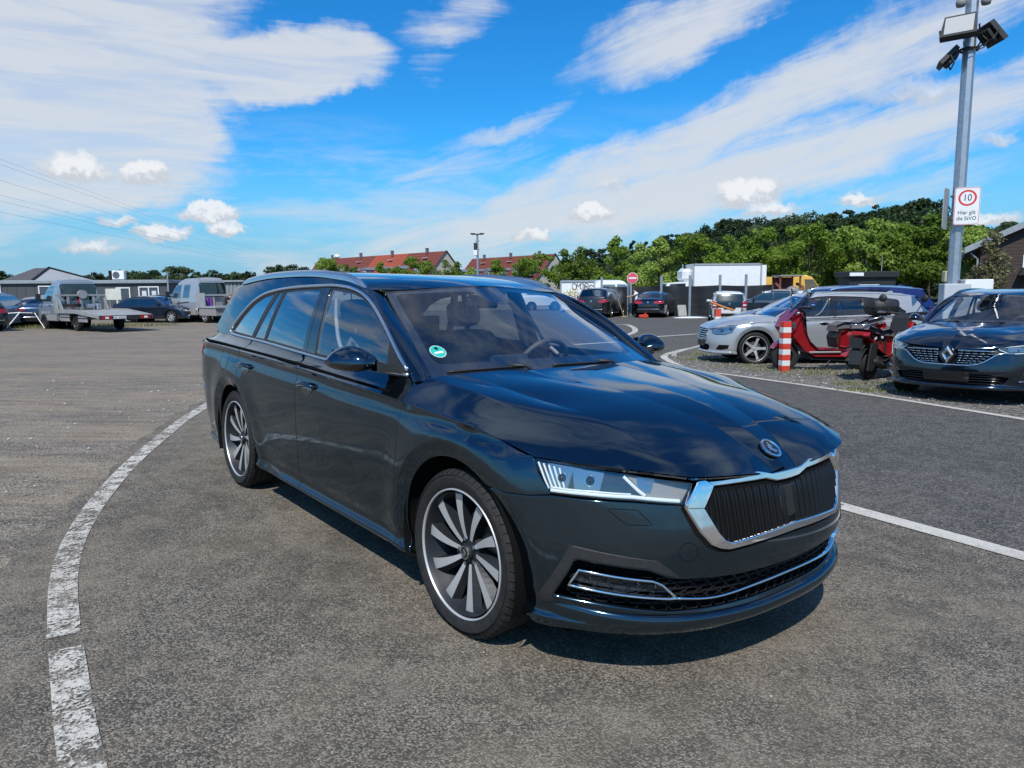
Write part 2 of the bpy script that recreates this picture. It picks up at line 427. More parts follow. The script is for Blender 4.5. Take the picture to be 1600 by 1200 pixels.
class Chart:
    """a surface patch f(a,b)->xyz (numpy arrays), with analytic-like normals by differences"""
    def __init__(s, f, e=2e-3, flip=False): s.f=f; s.e=e; s.flip=flip
    def p(s, ab): ab=np.asarray(ab,float); return s.f(ab[:,0],ab[:,1])
    def n(s, ab, e=None):
        ab=np.asarray(ab,float); e=e or s.e
        du=s.f(ab[:,0]+e,ab[:,1])-s.f(ab[:,0]-e,ab[:,1]); dv=s.f(ab[:,0],ab[:,1]+e)-s.f(ab[:,0],ab[:,1]-e)
        n=np.cross(du,dv); n/=np.linalg.norm(n,axis=1)[:,None]+1e-12
        return -n if s.flip else n

def pip(pts, poly):
    pts=np.asarray(pts); x,y=pts[:,0],pts[:,1]; P=np.asarray(poly); ins=np.zeros(len(pts),bool); j=len(P)-1
    for i in range(len(P)):
        xi,yi=P[i];xj,yj=P[j]
        c=((yi>y)!=(yj>y))&(x<(xj-xi)*(y-yi)/((yj-yi) if yj!=yi else 1e-12)+xi)
        ins^=c; j=i
    return ins

def dens(poly, step, closed=True):
    P=np.asarray(poly,float); out=[]; n=len(P)
    for i in range(n if closed else n-1):
        a,b=P[i],P[(i+1)%n]; k=max(1,int(math.ceil(np.linalg.norm(b-a)/step)))
        for t in range(k): out.append(a+(b-a)*t/k)
    if not closed: out.append(P[-1])
    return np.array(out)

def polydist(pts, poly):
    P=np.asarray(poly); Q=np.roll(P,-1,0); d=np.full(len(pts),1e9)
    for a,b in zip(P,Q):
        ab=b-a; L=ab@ab
        if L<1e-14: continue
        t=np.clip(((pts-a)@ab)/L,0,1); d=np.minimum(d,np.linalg.norm(pts-a-t[:,None]*ab,axis=1))
    return d

def cdt_fill(poly, holes, step, bstep=None, lines=()):
    bstep=bstep or step*.6
    B=[dens(poly,bstep)]+[dens(h,bstep) for h in holes]
    lo=B[0].min(0); hi=B[0].max(0)
    gx=np.arange(lo[0]+step*.5,hi[0],step); gy=np.arange(lo[1]+step*.5,hi[1],step)
    G=np.stack(np.meshgrid(gx,gy),-1).reshape(-1,2); G[:,0]+=(np.round((G[:,1]-lo[1])/step).astype(int)%2)*step*.5
    if len(G):
        k=pip(G,B[0])
        for h in B[1:]: k&=~pip(G,h)
        G=G[k]
    if len(G):
        k=np.ones(len(G),bool)
        for b in B: k&=polydist(G,b)>step*.45
        for L_ in lines:
            for a,b in zip(L_[:-1],L_[1:]):
                ab=b-a; t=np.clip(((G-a)@ab)/(ab@ab+1e-14),0,1); k&=np.linalg.norm(G-a-t[:,None]*ab,axis=1)>step*.35
        G=G[k]
    V=[];E=[]
    for b in B:
        n0=len(V); V+=list(b); E+=[(n0+i,n0+(i+1)%len(b)) for i in range(len(b))]
    for L_ in lines:
        k=pip(L_,B[0])
        for h in B[1:]: k&=~pip(L_,h)
        for b in B: k&=polydist(L_,b)>bstep*.30
        prev=None
        for i in range(len(L_)):
            if k[i]:
                V.append(L_[i])
                if prev==i-1 and prev is not None: E.append((len(V)-2,len(V)-1))
                prev=i
    nb=len(V); V+=list(G)
    r=delaunay_2d_cdt([Vector((float(v[0]),float(v[1]))) for v in V],E,[],0,1e-7)
    ov=np.array([(v.x,v.y) for v in r[0]]); T=[tuple(f) for f in r[2] if len(f)==3]
    if not T: return ov,[],[]
    c=np.array([ov[list(t)].mean(0) for t in T]); k=pip(c,B[0])
    for h in B[1:]: k&=~pip(c,h)
    T=[t for t,kk in zip(T,k) if kk]
    T=[t if ((ov[t[1]]-ov[t[0]])[0]*(ov[t[2]]-ov[t[0]])[1]-(ov[t[1]]-ov[t[0]])[1]*(ov[t[2]]-ov[t[0]])[0])>0 else t[::-1] for t in T]
    # boundary edges
    cnt={}
    for t in T:
        for i in range(3):
            e=(t[i],t[(i+1)%3]); cnt[e]=1
    bd=[e for e in cnt if (e[1],e[0]) not in cnt]
    return ov,T,bd

def panel(name, ch, poly, mat, parent, holes=(), step=.03, thick=.018, off=0.0, side=1, bstep=None, edge=.0035, nrm_e=None):
    """a trimmed piece of a chart with turned-in edges; side=-1 mirrors it across y"""
    ab,T,bd=cdt_fill(poly,holes,step,bstep,getattr(ch,'lines',()))
    if not T: return None
    P=ch.p(ab); N=ch.n(ab,nrm_e); P=P+N*off
    V=list(P); NN=list(N)
    F=[t[::-1] if ch.flip else t for t in T]
    if thick:
        # rounded turn-in: ring of edge vertices repeated, bent normals, then down
        idx={}; inn={}
        for a,b in bd:
            for q,w in ((a,b),(b,a)): inn.setdefault(q,[]).append((w,(a,b)))
        outd={}
        for a,b in bd:
            t=P[b]-P[a]; t/=np.linalg.norm(t)+1e-12
            o=np.cross(t,N[a]); 
            if ch.flip: o=-o
            outd[a]=outd.get(a,0)+o; outd[b]=outd.get(b,0)+o
        n1={}; n2={}
        for q,o in outd.items():
            o=o/(np.linalg.norm(o)+1e-12)
            n1[q]=len(V); V.append(P[q]+o*edge*.7-N[q]*edge*.8); w=N[q]+o*1.1; NN.append(w/np.linalg.norm(w))
            n2[q]=len(V); V.append(P[q]+o*edge-N[q]*thick); NN.append(o)
        for a,b in bd:
            for (x,y) in ((a,n1),(n1,n2)):
                xa,xb=(a,b) if isinstance(x,(int,np.integer)) else (x[a],x[b])
                q=(xa,y[a],y[b],xb)
                F.append(q[::-1] if ch.flip else q)
    V=np.array(V); NN=np.array(NN)
    if side<0:
        V[:,1]*=-1; NN[:,1]*=-1; F=[f[::-1] for f in F]
    return raw_obj(name,V,F,mat,parent,True,NN)

def bez2(a,b,c,t):
    t=np.asarray(t)[...,None]; return (1-t)**2*a+2*t*(1-t)*b+t*t*c

def ribbon(mb, pts, nrm, w, h, off=0.0, closed=False, round_=True):
    """strip of width w standing h proud of a surface along pts (with surface normals)"""
    P=np.asarray(pts,float); N=np.asarray(nrm,float); n=len(P); rows=[]
    for i in range(n):
        if closed: t=P[(i+1)%n]-P[i-1]
        else: t=P[min(i+1,n-1)]-P[max(i-1,0)]
        t/=np.linalg.norm(t)+1e-12; s=np.cross(t,N[i]); s/=np.linalg.norm(s)+1e-12
        ww=w[i] if hasattr(w,'__len__') else w
        prof=[(-.5,-.8),(-.5,.25),(-.36,.8),(0,1),(.36,.8),(.5,.25),(.5,-.8)]
        rows.append([P[i]+s*ww*a+N[i]*(off+h*b) for a,b in prof])
    mb.quadgrid(rows,closed)
    if not closed:
        k=len(mb.v)-n*7
        mb.f.append(tuple(k+j for j in range(7))); mb.m.append(0)
        mb.f.append(tuple(k+(n-1)*7+j for j in range(7))[::-1]); mb.m.append(0)
    return mb
# ------------------------------------------------------------------ the estate car's surfaces (car axes: x forward from the front axle, y half width, z up)
AX_R=-2.686; AZ=.33
zt_=Sp1([-3.75,-3.03,-2.5,-2.1,-1.57,-1.09,-.42,.05,.2,.36,.6],[.952,.950,.942,.936,.925,.908,.884,.856,.833,.790,.74])   # shoulder crease height
zb_=Sp1([-3.75,-3.2,-2.7,-2.2,-1.6,-1.0,-.42],[.995,1.012,1.008,1.0,.978,.967,.966])
yb_=Sp1([-3.75,-3.2,-2.7,-2.2,-1.6,-1.0,-.42],[.71,.758,.785,.800,.808,.810,.800])
WM_=Sp1([-3.8,-3.2,-2.7,-2.0,-1.3,-.6,0.05],[.885,.900,.908,.911,.912,.910,.903])
low_=Sp1([0,.04,.075,.10,.118,.14,.17,.24,.40,.62,.78,.88,.955,.985,1.0],[-.20,-.10,-.052,-.034,-.036,-.047,-.049,-.036,-.022,-.006,.0,-.004,-.017,-.016,-.004])
up_=Sp1([0,.08,.3,.6,1.0],[0,.11,.42,.78,1.0])
def arch_off(x,z):
    o=np.zeros_like(x)
    for cx,ro in ((-.01,.450),(AX_R,.430)):
        r=np.hypot(x-cx,z-AZ); k=np.clip((ro-r)/.075,0,1.2)
        o+= .016*np.exp(-((r-ro)/.10)**2)*(r>=ro)+ (r<ro)*(.016-.030*k)
        # fade below the sill line
    return o*np.clip((z-.12)/.12,0,1)
def side_y(x,z,arch=True):
    x=np.asarray(x,float); z=np.asarray(z,float)
    zt=zt_(x); W=WM_(x); t=np.clip((z-.15)/(zt-.15),-.2,1)
    yl=W+low_(t)
    zb=np.maximum(zb_(x),zt+.03); tu=np.clip((z-zt)/(zb-zt),0,1.5)
    y0=W-.004
    yu=y0+(yb_(x)-y0)*up_(tu)
    y=np.where(z<=zt,yl,yu)
    if arch: y=y+arch_off(x,z)*np.clip((zt-z)/.05,0,1)
    return y
xs_f=.05; NF=2.5
xn_=Sp1([.12,.19,.215,.24,.262,.30,.42,.50,.60,.70,.76,.82],[.80,.858,.874,.880,.874,.864,.884,.877,.857,.833,.812,.78])
xs_r=-3.15; NR=3.2
xt_=Sp1([.14,.25,.35,.6,.75,.9,1.0,1.1],[-3.68,-3.77,-3.80,-3.815,-3.80,-3.77,-3.715,-3.66])
_th=np.linspace(0,math.pi/2,400)
_cx=np.cos(_th)**(2/NF); _cy=np.sin(_th)**(2/NF)
_L=np.r_[0,np.cumsum(np.hypot(np.diff(_cx*.81),np.diff(_cy*.90)))]; S90=_L[-1]
_rx=np.sin(_th)**(2/NR); _ry=np.cos(_th)**(2/NR)
_Lr=np.r_[0,np.cumsum(np.hypot(np.diff(_rx*.66),np.diff(_ry*.90)))]; SR=S90+(xs_f-xs_r)
S_END=SR+_Lr[-1]
def s_of_x(x): return S90+xs_f-x
def body_f(s,z):
    s=np.asarray(s,float); z=np.asarray(z,float)+0*s; neg=s<0; s=np.abs(s)
    cx=np.interp(s,_L,_cx); cy=np.interp(s,_L,_cy)
    rx=np.interp(s-SR,_Lr,_rx); ry=np.interp(s-SR,_Lr,_ry)
    x=np.where(s<S90, xs_f+(xn_(z)-xs_f)*cx, np.where(s<=SR, xs_f-(s-S90), xs_r+(xt_(z)-xs_r)*rx))
    f=np.where(s<S90,cy,np.where(s<=SR,1,ry))
    # blend: side profile taken at the clamped station, arches by true position
    xc=np.clip(x,xs_r,xs_f); ztx=np.where(s<S90,.86,1)
    zz=np.where(s<S90,np.minimum(z,zt_(xs_f)-.002),z)
    y=side_y(xc,zz,False)*f
    a=arch_off(x,z)*np.clip((zt_(np.clip(x,-3.7,.6))-z)/.05,0,1)*np.where(s<S90,np.clip((s-S90*.35)/(.3*S90),0,1),np.where(s>SR,np.clip(1-(s-SR)/.5,0,1),1))
    lean=.085*(.665-z)*np.clip((z-.12)/.2,0,1)*np.sin(np.clip((s-.30)/(S90-.36),0,1)*math.pi)**1.0
    y=y+a+np.where(s<S90,lean,0)
    return np.stack([x,np.where(neg,-1,1)*y,z],-1)
BODY=Chart(body_f,3e-3)
def glass_y(x,z):
    d=z-zb_(x); d=np.maximum(d,-.1); return yb_(x)-.22*d-.34*d*d*np.sign(d)
SIDEG=Chart(lambda x,z: np.stack([x,glass_y(x,z),z+0*x],-1),3e-3)
zc_=Sp1([-3.6,-3.35,-3.0,-2.5,-2.0,-1.5,-1.25,-1.165,-1.05],[1.28,1.335,1.378,1.408,1.415,1.396,1.362,1.336,1.285])     # cant line
zr_=Sp1([-3.55,-3.42,-3.0,-2.5,-2.0,-1.6,-1.3,-1.06,-.95],[1.362,1.385,1.424,1.445,1.449,1.438,1.414,1.376,1.352])
def roof_f(x,w):     # w 0 at the cant line, 1 at the centre line
    x=np.asarray(x,float); w=np.asarray(w,float)
    zc=zc_(x); yc=glass_y(x,zc); zr=zr_(x)
    k=np.clip((-x-1.12)/.6,0,1); p0=np.stack([x,yc,zc],-1); p1=np.stack([x,yc-.014-.03*(1-k),zc+.006+.024*k],-1); p2=np.stack([x,(yc-.16)*k+.40*yc*(1-k),zr+.001],-1); p3=np.stack([x,0*x,zr],-1)
    t=w[...,None]; m=1-t
    return m**3*p0+3*m*m*t*p1+3*m*t*t*p2+t**3*p3
ROOF=Chart(roof_f,3e-3,flip=False)
# windscreen edge (A pillar inner edge), bottom -> top, and pillar outer edge on the side glass
_LW=spline([(-.452,.718,.967),(-.605,.685,1.05),(-.783,.645,1.142),(-.981,.603,1.238),(-1.165,.560,1.331)],40)
def lw(t): return np.stack([np.interp(t,np.linspace(0,1,40),_LW[:,k]) for k in range(3)],-1)
_ey=np.linspace(0,.56,40); _ex=-1.165+.115*(1-(_ey/.56)**2)
def _rz(x,y):
    P=roof_f(np.full(200,x),np.linspace(0,1,200)); return np.interp(y,P[::-1,1],P[::-1,2])
_ez=np.array([_rz(x,y) for x,y in zip(_ex,_ey)])
def roof_w(x,y):
    P=roof_f(np.full(200,x),np.linspace(0,1,200)); return float(np.interp(y,P[::-1,1],np.linspace(1,0,200)))
def screen_f(y,t):    # y in -1..1 across, t 0 bottom..1 top
    y=np.asarray(y,float); t=np.asarray(t,float); e=lw(np.clip(t,-.1,1.1)); k=1-y*y
    k2=1-np.abs(y)**2.4
    P=np.stack([e[...,0]+k*(.115-.0*t),e[...,1]*y,e[...,2]+k2*(.012+.034*t)],-1)
    ya=np.abs(y)*.56; tz=np.interp(ya,_ey,_ez)-.004; e1=_LW[-1]
    dz=tz-(e1[2]+k2*.046)
    P[...,2]+=np.clip(t,0,1.2)**2*dz
    return P
SCREEN=Chart(screen_f,3e-3)
_R=[ # hood rails, seam -> centre, each rear -> front
 [(-.415,.893,.884),(-.2,.893,.872),(.05,.885,.853),(.22,.868,.831),(.40,.830,.786)],
 [(-.405,.755,.969),(-.33,.745,.964),(0,.737,.935),(.22,.70,.892),(.40,.655,.857),(.55,.64,.822),(.66,.655,.770)],
 [(-.37,.62,.980),(-.1,.60,.955),(.13,.567,.922),(.37,.535,.893),(.58,.515,.838),(.72,.495,.785),(.795,.48,.745)],
 [(-.29,.27,.988),(-.15,.265,.974),(.25,.205,.937),(.47,.155,.893),(.65,.115,.832),(.75,.09,.777),(.834,.07,.712)],
 [(-.28,.0,.991),(-.15,.0,.979),(.25,.0,.943),(.47,0,.900),(.65,0,.839),(.75,0,.786),(.832,0,.720)]]
_RS=[spline(r,80) for r in _R]
def hood_f(u,w):     # u 0 cowl..1 front, w 0 seam..4 centre
    u=np.asarray(u,float); w=np.asarray(w,float); q=np.linspace(0,1,80)
    R=[np.stack([np.interp(u,q,r[:,k]) for k in range(3)],-1) for r in _RS]
    out=np.zeros(u.shape+(3,)); 
    bul=[.003,.004,.008,.001]; xf=[.035,.012,.02,0]; xr=[-.05,.012,.02,.0]
    for i in range(4):
        m=(w>=i-(i==0)*9)&((w<i+1) if i<3 else (w<99))
        t=(w-i)[...,None]; mid=(R[i]+R[i+1])/2
        mid=mid+np.stack([u*0+xf[i]*u**4+xr[i]*(1-np.clip(u,0,1))**5, u*0, u*0+bul[i]*(1-.6*u)],-1)*2
        out=np.where(m[...,None],(1-t)**2*R[i]+2*t*(1-t)*mid+t*t*R[i+1],out)
    return out
HOOD=Chart(hood_f,3e-3)

def sx(x,z):      # chart s of a side position x at height z
    x=np.asarray(x,float); z=np.asarray(z,float)+0*x
    a=np.interp(np.clip((x-xs_f)/(xn_(z)-xs_f),0,1),_cx[::-1],_L[::-1])
    b=SR+np.interp(np.clip((x-xs_r)/(xt_(z)-xs_r),0,1),_rx,_Lr)
    return np.where(x>xs_f,a,np.where(x<xs_r,b,S90+xs_f-x))
def SX(*pts): return [(float(sx(x,z)),z) for x,z in pts]
def arc(cx,cz,r,a0,a1,n=24):
    return [(cx+r*math.cos(math.radians(a)),cz+r*math.sin(math.radians(a))) for a in np.linspace(a0,a1,n)]
class LChart(Chart):
    pass
BODY_L=BODY
SIDEG_=Chart(SIDEG.f,3e-3,flip=True)
_xs=np.arange(-3.6,.40,.02)
def _ln(dz): return np.array([(float(sx(x,float(zt_(x))+dz)),float(zt_(x))+dz) for x in _xs])
BODY.lines=[_ln(.0035),_ln(-.0035)]+[np.array([(float(sx(p[0],p[1])),p[1]) for p in arc(cx,AZ,ro+d,-10,190,90)]) for cx,ro in ((-.01,.450),(AX_R,.430)) for d in (.003,-.003)]
# ------------------------------------------------------------------ the ground
def sstep(a,b,x):
    t=np.clip((np.asarray(x,float)-a)/(b-a),0,1); return t*t*(3-2*t)
def zg(X,Y): return (.2403-.02*np.clip(X,-6,6))*(1-sstep(8,22,Y))
def ground_mat(name, tones, agg, dust, grain=110., bump=.5, streak=(1,1,1), dustamt=.6, big=.35, rough=.9, speck=.25):
    """mineral surface: stone grains in several tones, dust patches and relief"""
    m=bpy.data.materials.new(name); m.use_nodes=True
    n,l,node,M,mix,ramp,smooth=NT(m.node_tree); b=bsdf(m)
    tc=node('ShaderNodeTexCoord'); ob=tc.outputs['Object']
    v=node('ShaderNodeTexVoronoi',ins={'Vector':ob,'Scale':grain})
    v2=node('ShaderNodeTexVoronoi',ins={'Vector':ob,'Scale':grain*.37})
    sep=node('ShaderNodeSeparateColor',ins={0:v.outputs['Color']}); sep2=node('ShaderNodeSeparateColor',ins={0:v2.outputs['Color']})
    c=mix(smooth(sep.outputs[0],.30,.80),tuple(x*.62 for x in tones[0]),tuple(x*1.22 for x in tones[1]))
    c=mix(M('MULTIPLY',smooth(sep.outputs[1],.90-.12*speck,.97),.8),c,tones[2])
    c=mix(M('MULTIPLY',smooth(sep2.outputs[0],.55,.95),agg),c,tones[2])
    # dark binder between the grains
    c=mix(M('MULTIPLY',smooth(v.outputs['Distance'],.40,.75),.6),c,tuple(x*.35 for x in tones[0]))
    mp=node('ShaderNodeMapping',ins={0:ob}); mp.inputs['Scale'].default_value=streak
    nb=node('ShaderNodeTexNoise',ins={'Vector':mp.outputs[0],'Scale':big,'Detail':9,'Roughness':.66,'Distortion':.4})
    nm=node('ShaderNodeTexNoise',ins={'Vector':mp.outputs[0],'Scale':big*7,'Detail':6,'Roughness':.7})
    nh=node('ShaderNodeTexNoise',ins={'Vector':ob,'Scale':38.,'Detail':4,'Roughness':.7})
    k=M('ADD',M('MULTIPLY',nb.outputs[0],.62),M('MULTIPLY',nm.outputs[0],.38))
    df=M('MULTIPLY',smooth(k,.40,.62),M('ADD',.35,M('MULTIPLY',nh.outputs[0],.9)))
    c=mix(M('MULTIPLY',df,dustamt,clamp=True),c,dust)
    n3=node('ShaderNodeTexNoise',ins={'Vector':mp.outputs[0],'Scale':big*2.3,'Detail':7,'Roughness':.7,'Distortion':.8})
    c=mix(M('MULTIPLY',smooth(n3.outputs[0],.52,.70),.45),c,tuple(x*.55 for x in tones[0]))
    n4=node('ShaderNodeTexNoise',ins={'Vector':mp.outputs[0],'Scale':5.5,'Detail':6,'Roughness':.72}); c=mix(M('MULTIPLY',smooth(n4.outputs[0],.46,.66),.38),c,tuple(x*.50 for x in tones[0])); c=mix(M('MULTIPLY',smooth(n4.outputs[0],.50,.30),.30),c,tuple(min(1,x*1.25) for x in tones[1]))
    l.new(c,b.inputs['Base Color']); b.inputs['Roughness'].default_value=rough; b.inputs['Specular IOR Level'].default_value=.35
    hgt=M('ADD',M('MULTIPLY',M('SUBTRACT',1,v.outputs['Distance']),.5),M('MULTIPLY',nh.outputs[0],.5))
    bp=node('ShaderNodeBump',ins={'Strength':bump,'Distance':.009,'Height':hgt}); l.new(bp.outputs[0],b.inputs['Normal'])
    return m
G_AS=ground_mat('old_asphalt',((.088,.079,.067),(.205,.180,.146),(.40,.35,.28)),.10,(.205,.168,.122),150,.75,dustamt=.62,big=.36)
G_RD=ground_mat('road_asphalt',((.064,.061,.057),(.124,.117,.107),(.23,.21,.18)),.10,(.158,.136,.108),95,.5,dustamt=.30,big=.22,speck=.15)
G_GR=ground_mat('gravel_lot',((.120,.106,.088),(.275,.238,.190),(.42,.36,.29)),.16,(.275,.215,.150),105,.9,streak=(.30,1.4,1),dustamt=.80,big=.55,speck=.6)
G_IS=ground_mat('crushed_stone',((.080,.076,.072),(.185,.172,.155),(.36,.33,.29)),.35,(.20,.165,.125),34,1.0,dustamt=.40,big=.6,speck=.7)
def ground_grid():
    xs=np.r_[-3000,-1200,-500,-250,-150,-100,-75,np.arange(-60,61,1.),75,100,150,250,500,1200,3000]
    ys=np.r_[-3000,-1000,-300,-120,-60,-30,np.arange(-20,81,1.),100,140,200,300,500,1000,3000]
    X,Y=np.meshgrid(xs,ys,indexing='ij'); Z=zg(X,Y); ny=len(ys)
    V=np.stack([X,Y,Z],-1).reshape(-1,3)
    F=[(i*ny+j,(i+1)*ny+j,(i+1)*ny+j+1,i*ny+j+1) for i in range(len(xs)-1) for j in range(ny-1)]
    return raw_obj('ground',V,F,G_GR)
def sheet(name,poly,mat,dz,step=.5,bstep=.4,kind='structure',rag=0.0,seed=1):
    P=dens(poly,bstep) if rag==0 else dens(poly,.12)
    if rag:
        rg=random.Random(seed); o=[0]
        for i in range(len(P)-1): o.append(o[-1]*.82+rg.uniform(-1,1)*rag)
        T=np.roll(P,-1,0)-np.roll(P,1,0); T/=np.linalg.norm(T,axis=1)[:,None]+1e-9
        P=P+np.stack([T[:,1],-T[:,0]],1)*np.array(o)[:,None]
    ab,T,bd=cdt_fill(P,[],step,bstep if rag==0 else .2)
    V=np.c_[ab,zg(ab[:,0],ab[:,1])+dz]
    o=raw_obj(name,V,T,mat); o['kind']=kind; return o
def strip_line(name,pts,w,mat,dz=.012,n=None):
    q=spline(pts,n or max(8,int(len(pts)*10))); T=np.gradient(q,axis=0); T/=np.linalg.norm(T,axis=1)[:,None]; N=np.stack([T[:,1],-T[:,0]],1)
    W_=np.interp(np.linspace(0,1,len(q)),np.linspace(0,1,len(w)),w) if hasattr(w,'__len__') else np.full(len(q),w)
    V=[];F=[]
    for i in range(len(q)):
        for k in (-1,-.33,.33,1):
            p=q[i]+N[i]*W_[i]*.5*k; V.append((p[0],p[1],float(zg(p[0],p[1]))+dz))
    for i in range(len(q)-1):
        for k in range(3): F.append((i*4+k,i*4+k+1,(i+1)*4+k+1,(i+1)*4+k))
    o=raw_obj(name,V,F,mat); o['kind']='structure'; return o
def line_mat(name,wear,scale=9.):
    m=bpy.data.materials.new(name); m.use_nodes=True; n,l,node,M,mix,ramp,smooth=NT(m.node_tree); b=bsdf(m); out=n['Material Output']
    tc=node('ShaderNodeTexCoord'); ob=tc.outputs['Object']
    n1=node('ShaderNodeTexNoise',ins={'Vector':ob,'Scale':scale,'Detail':9,'Roughness':.75}); n2=node('ShaderNodeTexNoise',ins={'Vector':ob,'Scale':75.,'Detail':4,'Roughness':.7})
    nb=node('ShaderNodeTexNoise',ins={'Vector':ob,'Scale':1.3,'Detail':4,'Roughness':.6})
    vc=node('ShaderNodeTexVoronoi',feature='DISTANCE_TO_EDGE',ins={'Vector':node('ShaderNodeMixRGB',ins={0:.10,1:ob,2:n1.outputs['Color']}).outputs[0],'Scale':19.})
    crack=M('MULTIPLY',M('SUBTRACT',1,smooth(vc.outputs['Distance'],.012,.055)),smooth(nb.outputs[0],.38,.55))
    hole=smooth(M('ADD',M('MULTIPLY',n1.outputs[0],.6),M('MULTIPLY',n2.outputs[0],.4)),.60-wear*.16,.66-wear*.16)
    f=M('MAXIMUM',M('MULTIPLY',hole,.95),M('MULTIPLY',crack,min(1,wear*1.1)),clamp=True)
    c=mix(smooth(n2.outputs[0],.35,.7),(.56,.53,.47),(.42,.39,.34)); c=mix(M('MULTIPLY',smooth(nb.outputs[0],.45,.7),.4),c,(.36,.31,.25)); l.new(c,b.inputs['Base Color']); b.inputs['Roughness'].default_value=.7
    t=node('ShaderNodeBsdfTransparent'); mx=node('ShaderNodeMixShader',ins={0:f,1:b.outputs[0],2:t.outputs[0]}); l.new(mx.outputs[0],out.inputs[0]); return m
def build_ground():
    tag(ground_grid(),kind='structure')
    L=[(-3.60,8.7),(-3.36,7.25),(-3.17,6.4),(-2.93,5.42),(-2.62,4.42),(-2.35,3.72),(-2.09,3.2),(-1.725,2.61),(-1.225,1.88),(-.7,1.2),(.2,.2)]
    far=[(-4.0,12.),(-5.5,20.),(-9.,30.),(-12.,46.),(-14,62)]
    near=[(p[0]-.16-.22*max(0,(4-p[1])/4),p[1]-.02) for p in L]
    asph=near[::-1]+far[:2]+[(-1.6,10.2),(2.05,4.50),(3.9,1.6),(4.6,.1)]
    sheet('asphalt_apron',asph,G_AS,.006,rag=.045)
    road=[(2.05,4.50),(-1.6,10.2),(-5.5,20.)]+far[2:]+[(40.,62.),(40,20.6),(5.6,20.6),(4.55,18.7),(3.55,16.7),(3.28,14.8),(3.36,12.97),(3.84,12.07),(4.88,9.82),(5.72,7.84),(7.3,4.6),(9.5,0.1),(4.6,.1),(3.9,1.6)]
    sheet('road',road,G_RD,.006,step=.8)
    isl=[(3.24,14.8),(3.32,12.97),(3.80,12.05),(4.84,9.80),(5.68,7.82),(7.25,4.55),(9.4,0.1),(30,.1),(30,20.7),(5.6,20.7),(4.5,18.75),(3.5,16.75)]
    sheet('gravel_strip',isl,G_IS,.003,step=.5)
    ML=line_mat('worn_line_paint',.75); MR=line_mat('line_paint',.25,6.); MF=line_mat('faded_line_paint',.45)
    strip_line('road_marking',L[:7]+[(-1.74,2.63)],.112,ML)
    strip_line('road_marking',[(-1.67,2.53),(-1.225,1.88),(-.7,1.2)],.112,ML)
    strip_line('road_marking',[(3.26,14.9),(3.33,13.0),(3.80,12.02),(4.82,9.79),(5.65,7.84),(7.2,4.65),(9.3,.5)],.13,MR)
    strip_line('road_marking',[(3.26,14.9),(3.5,16.72),(4.35,18.72),(5.4,20.3)],.16,MR)
    strip_line('road_marking',[(1.2,5.9),(2.08,4.49),(2.65,3.61),(3.9,1.7)],.145,MR)
    strip_line('road_marking',[(3.2,33.0),(4.4,33.6),(5.1,33.4),(5.15,31.5),(4.75,28.2),(4.1,25.8),(3.3,24.0)],.22,MF)
    strip_line('road_marking',[(1.8,21.2),(3.4,22.2),(4.3,22.0)],[.30,.30,.06],MF)
    strip_line('road_marking',[(4.8,24.5),(6.6,25.9)],.22,MF); strip_line('road_marking',[(9.3,28.5),(11.0,29.4)],.2,MF)
    # low kerb of the island
    m=MB(); q=spline([(3.62,16.75),(4.5,18.6),(5.5,20.2),(9,21.5)],24)
    for a,b in zip(q[:-1],q[1:]):
        d=b-a; m.box(((a[0]+b[0])/2+.1,(a[1]+b[1])/2-.05,float(zg(*a))+.03),(np.linalg.norm(d)*1.0,.12,.10),math.atan2(d[1],d[0]))
    tag(m.build('kerb',vary(pmat('kerb_concrete',(.42,.40,.36),.9),8,.5)),kind='structure')
GM=pmat('grass_blade',(.085,.125,.028),.7); GM2=pmat('dry_grass',(.24,.20,.09),.8)
def grass(name,label,spots,n,h=.10,seed=3,mats=None):
    rg=random.Random(seed); m=MB()
    for _ in range(n):
        (cx,cy,r)=rg.choice(spots); a=rg.uniform(0,6.283); q=r*math.sqrt(rg.random()); x=cx+q*math.cos(a)*1.6; y=cy+q*math.sin(a)*.6
        z=float(zg(x,y)); hh=h*rg.uniform(.4,1.2); t=rg.uniform(0,6.283); w=.006+.006*rg.random(); lx,ly=rg.uniform(-.5,.5)*hh,rg.uniform(-.5,.5)*hh
        dx_,dy_=math.cos(t)*w,math.sin(t)*w
        m.add([(x-dx_,y-dy_,z),(x+dx_,y+dy_,z),(x+lx*.4+dx_*.7,y+ly*.4+dy_*.7,z+hh*.6),(x+lx*.4-dx_*.7,y+ly*.4-dy_*.7,z+hh*.6),(x+lx,y+ly,z+hh)],[(0,1,2,3),(3,2,4)],0 if rg.random()<.62 else 1)
    o=m.build(name,[GM,GM2],fix=False); tag(o,label,'grass',kind='stuff'); return o

